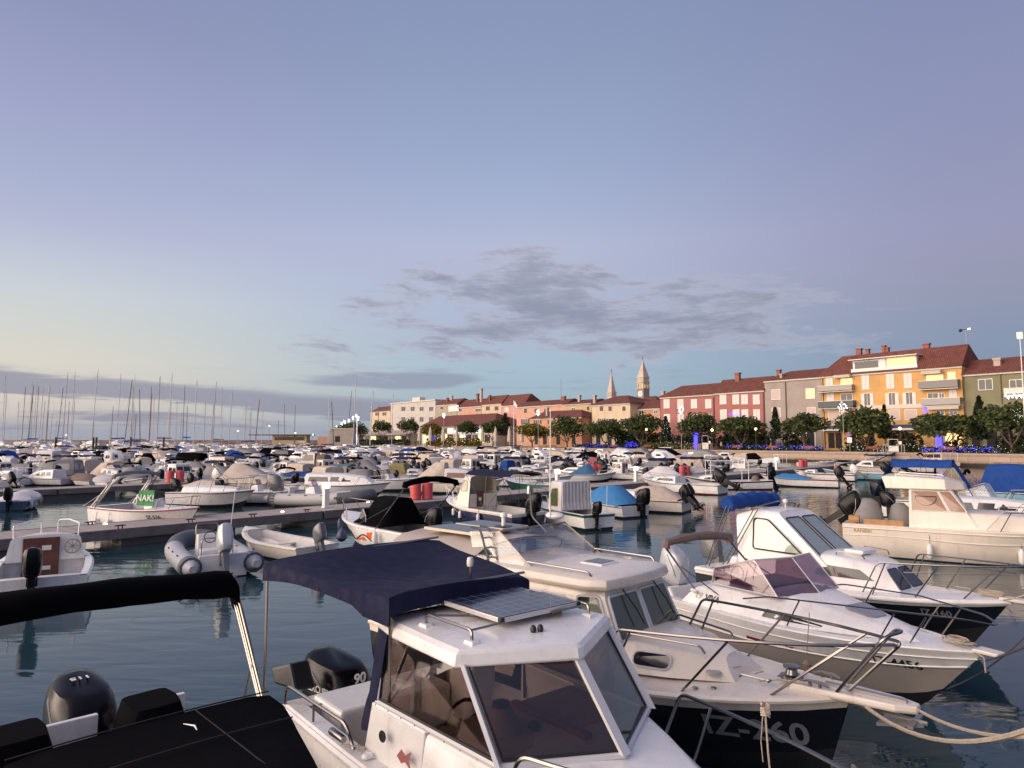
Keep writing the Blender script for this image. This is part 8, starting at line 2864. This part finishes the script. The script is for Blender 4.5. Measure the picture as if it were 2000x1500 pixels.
    ('white launch with a pale green screen under the closed parasols', 1005, 884, 172, 7.2, WHITE, BOTB, [('shield', dict(x0=-.1, x1=.2, z=.9, glass=GREENG)), ('bimini', dict(m=BLACKF, x0=-.4, x1=-.05, z=1.4))]),
    ('white cruiser with a black sun top below the restaurant', 850, 887, 168, 7.6, WHITE, BOTB, [('bimini', dict(m=BLACKF, x0=-.35, x1=.15, z=1.7, drop=.04)), ('shield', dict(x0=-.1, x1=.2, z=.7)), ('rails', {})]),
    ('white sports boat with dark side glass below the restaurant', 885, 882, 168, 7.8, WHITE, BOTB, [('cuddy', dict(x0=-.1, x1=.36, z=.8)), ('arch', dict(z=1.2)), ('shield', dict(x0=-.15, x1=.1, z=.5, dz=.6))]),
    ('white boat with a black sun top along the quay left of the steel gate', 1345, 896, 172, 6.0, WHITE, BOTB, [('console', {}), ('ob', {}), ('rails', {})]),
    ('small white boat moored along the quay below the lit conifer', 1295, 896, 170, 6.0, WHITE, BOTB, [('cuddy', dict(x0=-.05, x1=.3, z=.5)), ('ob', dict(tilt=20))]),
    ('low white boat along the quay below the bell tower pine', 1255, 898, 172, 6.2, WHITE, BOTB, [('tarp', dict(m=LGREYF, t0=.1, t1=.9, rise=.4))]),
    ('white sports cruiser with a raked black screen below the middle masts', 466, 885, 165, 8.6, WHITE, BOTB, [('cuddy', dict(x0=-.1, x1=.36, z=.9)), ('shield', dict(x0=-.15, x1=.12, z=.6, dz=.8)), ('arch', dict(z=1.6))]),
    ('white cruiser with a blue cabin top below the wooden masts', 555, 882, 168, 8.0, WHITE, BOTB, [('house', dict(x0=-.2, x1=.15, z=1.2, roof=BLUEF))]),
    ('white motor cruiser with a high white superstructure right of the wooden masts', 588, 880, 168, 9.0, WHITE, BOTB, [('house', dict(x0=-.3, x1=.15, z=1.6, rakef=.9, n=3)), ('bimini', dict(m=WHITEF, x0=-.3, x1=.05, z=2.4))]),
    ('white motor cruiser with a brown canvas top near the left masts', 108, 884, 165, 8.0, WHITE, BOTB, [('house', dict(x0=-.2, x1=.15, z=1.5)), ('camper', dict(m=BROWNF, x0=-.45, x1=-.22, z=1.5))]),
    ('sports boat with a black hard top right of the house boat', 300, 883, 165, 8.0, WHITE, BOTB, [('house', dict(x0=-.2, x1=.2, z=1.3, m=BLACKH, rakef=1.0))]),
    ('grey canvas topped cruiser left of the house boat', 190, 888, 165, 7.6, WHITE, BOTB, [('camper', dict(m=mat('charcoal_canvas', (.05, .05, .055), .8), x0=-.4, x1=.15, z=1.6, rf=.8))]),
    ('white boat with a blue windowed canopy left of the tan cabin', 25, 884, 168, 7.2, WHITE, BOTB, [('house', dict(x0=-.2, x1=.1, z=1.4, glass=SLATEF))]),
    ('white boat with a blue deck cover left of the black camper canvas', 130, 892, 168, 6.6, WHITE, BOTB, [('tarp', dict(m=BLUEF, t0=.1, t1=.6, rise=.4)), ('cuddy', dict(x0=.05, x1=.35, z=.5))]),
    ('white cuddy with a small dark screen right of the grey wedge cover', 925, 903, -14, 6.0, WHITE, BOTB, [('cuddy', dict(x0=-.05, x1=.34, z=.7)), ('shield', dict(x0=-.1, x1=.1, z=.3, dz=.65)), ('ob', {})]),
    ('grey and white boat with a big tangle of dark motors left of the cream cover', 1195, 930, 160, 5.6, NAVYH, BOTB, [('ob', dict(sc=1.3)), ('ob', dict(sc=1.2, y=.5)), ('fenders', dict(xs=(-.3,), side=(-1,), m=REDP))]),
    ('low white boat with a coil of pale rope right of the teal tarpaulin', 1255, 926, -8, 5.6, WHITE, BOTB, [('thwarts', {}), ('rails', dict(z=.3)), ('text', dict(s='P-412', x=.2, size=.2, m=GREYT))]),
    ('small open white boat with a grey bundle right of the canopy frame', 1395, 928, -8, 5.4, WHITE, BOTN, [('thwarts', {}), ('bundle', dict(x=0, m=GREYF, s=.35, z=.4))]),
    ('open white boat with a black outboard rear left of the blue hood', 965, 928, 160, 5.4, WHITE, BOTB, [('ob', dict(sc=1.3)), ('console', {})]),
    ('white boat with a red pennant pole beside the navy sun top', 912, 926, -14, 6.0, WHITE, BOTB, [('ob', dict(m=ENGW)), ('pole', dict(z=1.5, flag=REDF)), ('thwarts', {})]),
]
for lb, px, py, hd, L, hu, bo, fs in specs:
    make_boat(lb, px, py, hd, L * .84, group=ROW, hull=hu, bottom=bo, feats=fs)

# ------------------------------------------------------------------ the plain small craft of the middle and far rows
rf = random.Random(21)
# plain boats squeezed between the others in the middle rows
MIDG = 'plain boats squeezed into the middle rows'
mids = []
for lb, L, hu, fs in (('small white cuddy boat squeezed into the middle rows', 5.0, WHITE, [('cuddy', dict(x0=-.1, x1=.34, z=.5)), ('ob', dict(sc=1.2))]),
                      ('small cream cuddy boat with a navy sun top in the middle rows', 5.0, CREAM, [('cuddy', dict(x0=.0, x1=.36, z=.45)), ('bimini', dict(m=NAVYF, x0=-.42, x1=.0, z=1.2)), ('ob', dict(tilt=30))]),
                      ('small white boat under a grey tent in the middle rows', 5.2, WHITE, [('tent', dict(m=GREYF, x0=-.46, x1=.25, z=.95)), ('ob', dict(sc=1.2, tilt=25))]),
                      ('small white boat under a pale tarpaulin in the middle rows', 4.8, WHITE, [('tarp', dict(m=LGREYF, t0=.05, t1=.9, rise=.4)), ('ob', dict(tilt=40))]),
                      ('small white wheelhouse boat in the middle rows', 5.2, WHITE, [('house', dict(x0=-.08, x1=.2, z=1.1)), ('rails', {}), ('ob', {})]),
                      ('small open white boat with a black raised motor in the middle rows', 4.8, WHITE, [('thwarts', {}), ('ob', dict(sc=1.3, tilt=55)), ('console', {})]),
                      ('small white boat with a folded black awning in the middle rows', 5.0, WHITE, [('sleeve', dict(m=BLACKF, x=-.3, z=1.1, foot=-.05)), ('cuddy', dict(x0=.05, x1=.36, z=.45)), ('ob', dict(sc=1.3))]),
                      ('small white boat with a beige canvas box in the middle rows', 5.2, WHITE, [('camper', dict(m=SANDF, x0=-.42, x1=.05, z=1.1)), ('cuddy', dict(x0=.04, x1=.36, z=.4))])):
    mids.append(make_boat(lb, 0, 900, 165, L, group=MIDG, hull=hu, loc=(0, -30, 0), feats=fs))
usedm = [False] * len(mids)
taken = [o.location.copy() for o in COL.objects if o.parent is None and o.get('category') in ('motorboat', 'inflatable boat', 'fishing boat') and o.location.y > 5]
room = 292 - BOATN[0]
perp = Vector((-PDIR.y, PDIR.x, 0))
spots = []
for py in (963, 955, 948, 941, 934, 927, 920, 914, 908, 903, 898, 894, 890, 886, 882, 879, 876, 873.5):
    for i in range(300 if py > 884 else 150):
        px = rf.uniform(-10, (1460 if py > 892 else (1250 if py > 886 else 830)) if py < 940 else (60 if py > 957 else 760))
        if py > 940 and 0 < px < 190:
            continue
        p = at(px, py + rf.uniform(-2, 2))
        p.z = 0
        if TN.dot(p) > N0 - 6 or any((p - q).length < (2.75 if py > 915 else (3.4 if py > 888 else 4.6)) for q in taken):
            continue
        if any(-2.2 < perp.dot(p - E) < 4.4 for E in (E1, E2)):
            continue
        taken.append(p)
        spots.append((p.length, p))
spots.sort(key=lambda q: q[0])
for d_, p in spots[:room]:
    k = rf.randrange(len(mids))
    o = mids[k] if not usedm[k] else copy_tree(mids[k])
    usedm[k] = True
    o.location = p
    o.rotation_euler = (0, 0, R(rf.choice((138, -42, 138, 150, -25)) + rf.uniform(-8, 8)))
    q = rf.uniform(.9, 1.12)
    o.scale = (q, q, q)
# beyond those the rows read as one mass of hulls: a single mesh
far, fmats = MB(), []
FM = [WHITE, DGLASS, GREYF, SANDF, BLUEF, BLACKF]


def far_add(pts_faces, mi, M):
    vs, fs = pts_faces
    far.add([M @ Vector(v) for v in vs], fs)
    fmats.extend([mi] * len(fs))


def simple(boat):
    mb = MB()
    boat(mb)
    return mb.v, mb.f


hull_ = simple(lambda mb: mb.loft([[(x, -b, z), (x, -b * .8, -.1), (x, b * .8, -.1), (x, b, z), (x, 0, z + .08)] for x, b, z in ((-2.8, .95, .7), (-1, 1.08, .72), (.8, 1.0, .8), (2.0, .6, .95), (2.9, .05, 1.1))]))
cab_ = simple(lambda mb: mb.loft([[(x, -b, .7), (x - c, -b * .85, z), (x - c, b * .85, z), (x, b, .7)] for x, b, z, c in ((-.6, .85, 1.6, 0), (.5, .8, 1.62, .1), (1.5, .6, 1.4, .6))]))
win_ = simple(lambda mb: [mb.box(-.4, .5, s_ * .80 - .04, s_ * .80 + .04, 1.15, 1.42) for s_ in (-1, 1)])
cov_ = simple(lambda mb: mb.loft([[(x, -b, .72), (x, -b * .8, z * .9), (x, 0, z), (x, b * .8, z * .9), (x, b, .72)] for x, b, z in ((-2.6, .85, 1.0), (-1.6, .95, 1.9), (-.2, .95, 1.8), (1.2, .8, 1.0))]))
top_ = simple(lambda mb: [mb.box(-1.9, .2, -.85, .85, 1.95, 2.05)] + [mb.tube([(x, y, .7), (x, y, 1.96)], .03, 4) for x in (-1.8, .1) for y in (-.8, .8)])
for d_, p in spots[room:]:
    M = Matrix.Translation(p) @ Matrix.Rotation(R(rf.choice((138, -42, 165, -20)) + rf.uniform(-10, 10)), 4, 'Z') @ Matrix.Scale(rf.uniform(.85, 1.3), 4)
    far_add(hull_, 0, M)
    k = rf.random()
    if k < .62:
        far_add(cab_, 0, M)
        far_add(win_, 1, M)
        if k < .25:
            far_add(top_, rf.choice((0, 3, 5, 5)), M)
    else:
        far_add(cov_, rf.choice((2, 2, 3, 3, 0, 0, 2, 3, 4, 5, 5)), M)
fo = far.build('far_boat_rows', WHITE, None, 30)
for m in FM[1:]:
    fo.data.materials.append(m)
fo.data.polygons.foreach_set('material_index', fmats)
tag(fo, 'distant mass of small white boats filling the far rows under the masts', 'boats', kind='stuff')

# ------------------------------------------------------------------ sailing boats: bare masts over the left half
SAIL = 'sailing boats with bare masts'
MASTW, MASTD, MASTB = mat('mast_alloy', (.42, .40, .385), .45, metal=.3), mat('dark_mast', (.05, .05, .06), .5), mat('brown_mast', (.22, .10, .06), .6)


def sailboat(label, m, hull=WHITE, boom=None, L=9.0, spread=2, cover=None):
    r = make_boat(label, 0, 880, 160, L, 'sailing_boat', 'sailing boat', SAIL, hull, BOTB, loc=(0, -40, 0), B=2.9, sh=(.95, .9, 1.25), open_=True, tc=.32, full=1.9,
                  feats=[('cuddy', dict(x0=-.18, x1=.2, z=.45, n=3)), ('rails', dict(x0=.1, z=.55, posts=3)), ('mast', dict(x=.06, z=11.0, m=m, boom=boom, r=.09, spread=spread))])
    return r


protos = [sailboat('s', MASTW), sailboat('s', MASTD, WHITE, BLUEF), sailboat('s', MASTW, NAVYH, GREYF), sailboat('s', MASTB, IVORY, None, 9, 1)]
usedp = [False] * 4
masts = [
    # px of mast foot, top y, foot y, lean, kind, label or None
    (4, 734, 872, 0, 0, 'leftmost sailing boat, its mast almost at the picture edge'), (12, 770, 868, 1, 0, None), (57, 752, 872, 0, 0, None), (60, 758, 876, 7, 1, 'sailing boat with a dark mast raked to the right near the left edge'), (64, 756, 868, 1, 0, None),
    (87, 749, 868, 5, 0, None), (97, 761, 870, 2, 0, None), (116, 762, 874, 9, 1, 'sailing boat with a dark strongly leaning mast at the left'), (126, 734, 876, 5, 0, 'tall pale mast of the middle pair at the left'), (137, 732, 872, 4, 0, 'tall dark topped mast right of the pale pair at the left'),
    (183, 728, 874, 9, 0, 'sailing boat with the tallest pale mast, alone between two gaps at the left'), (222, 796, 872, 3, 3, 'sailing boat with a short brown mast at the left'), (232, 736, 872, 4, 0, None), (241, 745, 878, 11, 1, 'sailing boat with a dark mast crossing a pale one'), (256, 739, 872, 2, 0, None),
    (262, 758, 878, 1, 2, None), (272, 764, 880, -6, 1, 'sailing boat with a dark mast leaning left'), (291, 772, 870, 2, 3, 'sailing boat with a brown furled sail on its mast'), (297, 778, 868, 0, 0, None), (306, 740, 872, 2, 0, None), (313, 742, 878, 0, 2, None), (325, 735, 876, 6, 0, 'tall slightly leaning pale mast right of the brown mast'),
    (342, 786, 868, 0, 0, None), (356, 806, 866, 1, 0, None), (368, 795, 868, -1, 1, None), (375, 746, 880, 3, 0, 'tall pale mast just right of the black camper canvas'), (398, 785, 868, 1, 0, None), (417, 750, 880, 8, 0, 'tall pale mast with two spreaders left of the middle'), (431, 760, 880, -4, 0, None),
    (443, 768, 880, 5, 2, 'pale leaning mast with crossed spreader left of the lamp post'), (477, 795, 872, 1, 0, None), (481, 790, 874, 2, 0, None), (495, 782, 876, 9, 1, 'sailing boat with a dark mast leaning right beside a pale one in the middle'), (504, 776, 874, 2, 0, None),
    (543, 822, 868, 0, 3, None), (555, 791, 872, 0, 3, 'sailing boat with the left one of two stout wooden masts'), (573, 793, 872, 1, 3, 'sailing boat with the right one of two stout wooden masts'), (638, 779, 880, 0, 0, 'stout pale mast with a dark raked boom left of the big pine'), (650, 786, 882, -6, 1, 'sailing boat with a dark mast leaning left beside the stout pale mast'),
    (675, 766, 872, 12, 1, 'sailing boat with a dark mast leaning right beside the tall mast at the pine'), (686, 744, 880, 4, 0, 'very tall pale mast in front of the big pine at the left end of town'), (718, 766, 886, 4, 0, 'pale mast just left of the small cream house'), (738, 795, 868, 0, 3, None), (762, 771, 876, 2, 0, 'pale mast standing in front of the white block'),
]
for i in range(26):
    masts.append((rf.uniform(2, 520), rf.uniform(755, 825), rf.uniform(866, 874), rf.uniform(-1, 5), rf.choice((0, 0, 1, 2, 3)), None))
for px, yt, yf, lean, k, lb in masts:
    o = protos[k] if not usedp[k] else copy_tree(protos[k])
    usedp[k] = True
    # far enough out for the foot row; height from the picture
    y = 4690.0 / max(9.5, (yf - 857)) if yf > 868 else 300
    y = min(300, y * .92 + 20)
    f = y
    x = (px - 1000) / FPX * f
    z = zat(yt, y)
    q = (z - .9) / 11.0
    o.location = (x, y, 0)
    q2 = max(.55, min(1.25, q))
    o.scale = (q2, q2, q)
    hd = rf.choice((150, 165, -20, -5, 40, 200)) + rf.uniform(-8, 8)
    o.rotation_euler = (0, R(lean * .55 - 1) * 1.0, R(hd)) if False else (0, 0, R(hd))
    for c in o.children:
        if c.name.startswith(('mast', 'rigging')) and lean:
            # the mast leans in the world towards +x: turn the lean into the boat's own axes
            a = R(lean * .62)
            d = Matrix.Rotation(-R(hd), 3, 'Z') @ Vector((math.sin(a), 0, math.cos(a)))
            c.rotation_euler = Vector((0, 0, 1)).rotation_difference(d).to_euler()
    o['label'] = lb or 'pale masted sailing boat in the crowd of masts over the far left rows'

# poles and piles that stand in the water among the far boats
for px, yt, yb in ((112, 852, 880), (185, 853, 874), (191, 853, 874), (258, 853, 873), (322, 853, 872)):
    p = Vector(((px - 1000) / FPX * 190, 190, 0))
    o = MB().tube([(0, 0, -1), (0, 0, 4.6)], .28, 8).build('mooring_pile', GUTTER, None)
    o.location = p
    tag(o, 'dark mooring pile standing among the far boats at the left', 'pile', 'mooring piles at the left')

# ------------------------------------------------------------------ lines in the foreground
def rope(label, a, b, d, r=.016, m=ROPE, n=14):
    o = MB().tube(sag(a, b, d, n), r, 6).build('mooring_rope', m, None)
    tag(o, label, 'rope', 'mooring ropes in the foreground')


def wp(px, py, dist):
    """a point at a given distance ahead on the line of sight through a picture point"""
    u, v = (px - 1000) / FPX, -(py - 750) / FPX
    d = Vector((u, math.cos(PITCH) - v * math.sin(PITCH), math.sin(PITCH) + v * math.cos(PITCH)))
    return Vector((0, 0, CAMH)) + d * (dist / d.y)


rope('thick pale rope from the bow of the black hulled boat sagging to the right edge', wp(1645, 1338, 7.6), wp(2010, 1425, 5.2), .28, .02)
rope('second pale rope sagging behind the thick one to the right edge', wp(1760, 1365, 7.3), wp(2010, 1440, 5.2), .10, .016)
rope('thin dark line from the VIVA bow to the right edge'.replace('VIVA', 'purple screened boat'), wp(1925, 1290, 8.9), wp(2020, 1255, 8.3), .02, .012, DROPE)
rope('thin dark rope lying low to the right edge under the purple screened boat', wp(1850, 1345, 9.6), wp(2020, 1225, 9.5), .10, .010, DROPE)
rope('pale line from the black hulled triangular window boat to the right edge', wp(1960, 1172, 12.0), wp(2030, 1150, 11.5), .03, .014)
bq = bpy.data.objects.new('knotted_rope', None)
COL.objects.link(bq)
bq.location = wp(1495, 1392, 5.0)
tag(bq, 'knotted rope tied round the nearest bow rail with a blue float hanging from it', 'rope', 'mooring ropes in the foreground')
mb = MB()
for k in range(4):
    mb.tube([(.03 * math.cos(i * 1.1 + k), .03 * math.sin(i * 1.1 + k), -.03 + .02 * k + .006 * i) for i in range(7)], .009, 5)
mb.tube([(0, 0, -.02), (.01, 0, -.25), (.03, .01, -.48)], .007, 5).tube([(-.02, 0, -.02), (-.03, .02, -.2), (-.02, .02, -.34)], .004, 4).ball((.03, .01, -.44), .022, 8, 6)
mb.build('rope', ROPE, bq)
MB().lathe([(.01, -.50), (.04, -.52), (.055, -.60), (.03, -.72)], 10, (.03, .01, 0)).build('blue_float', FENB, bq)
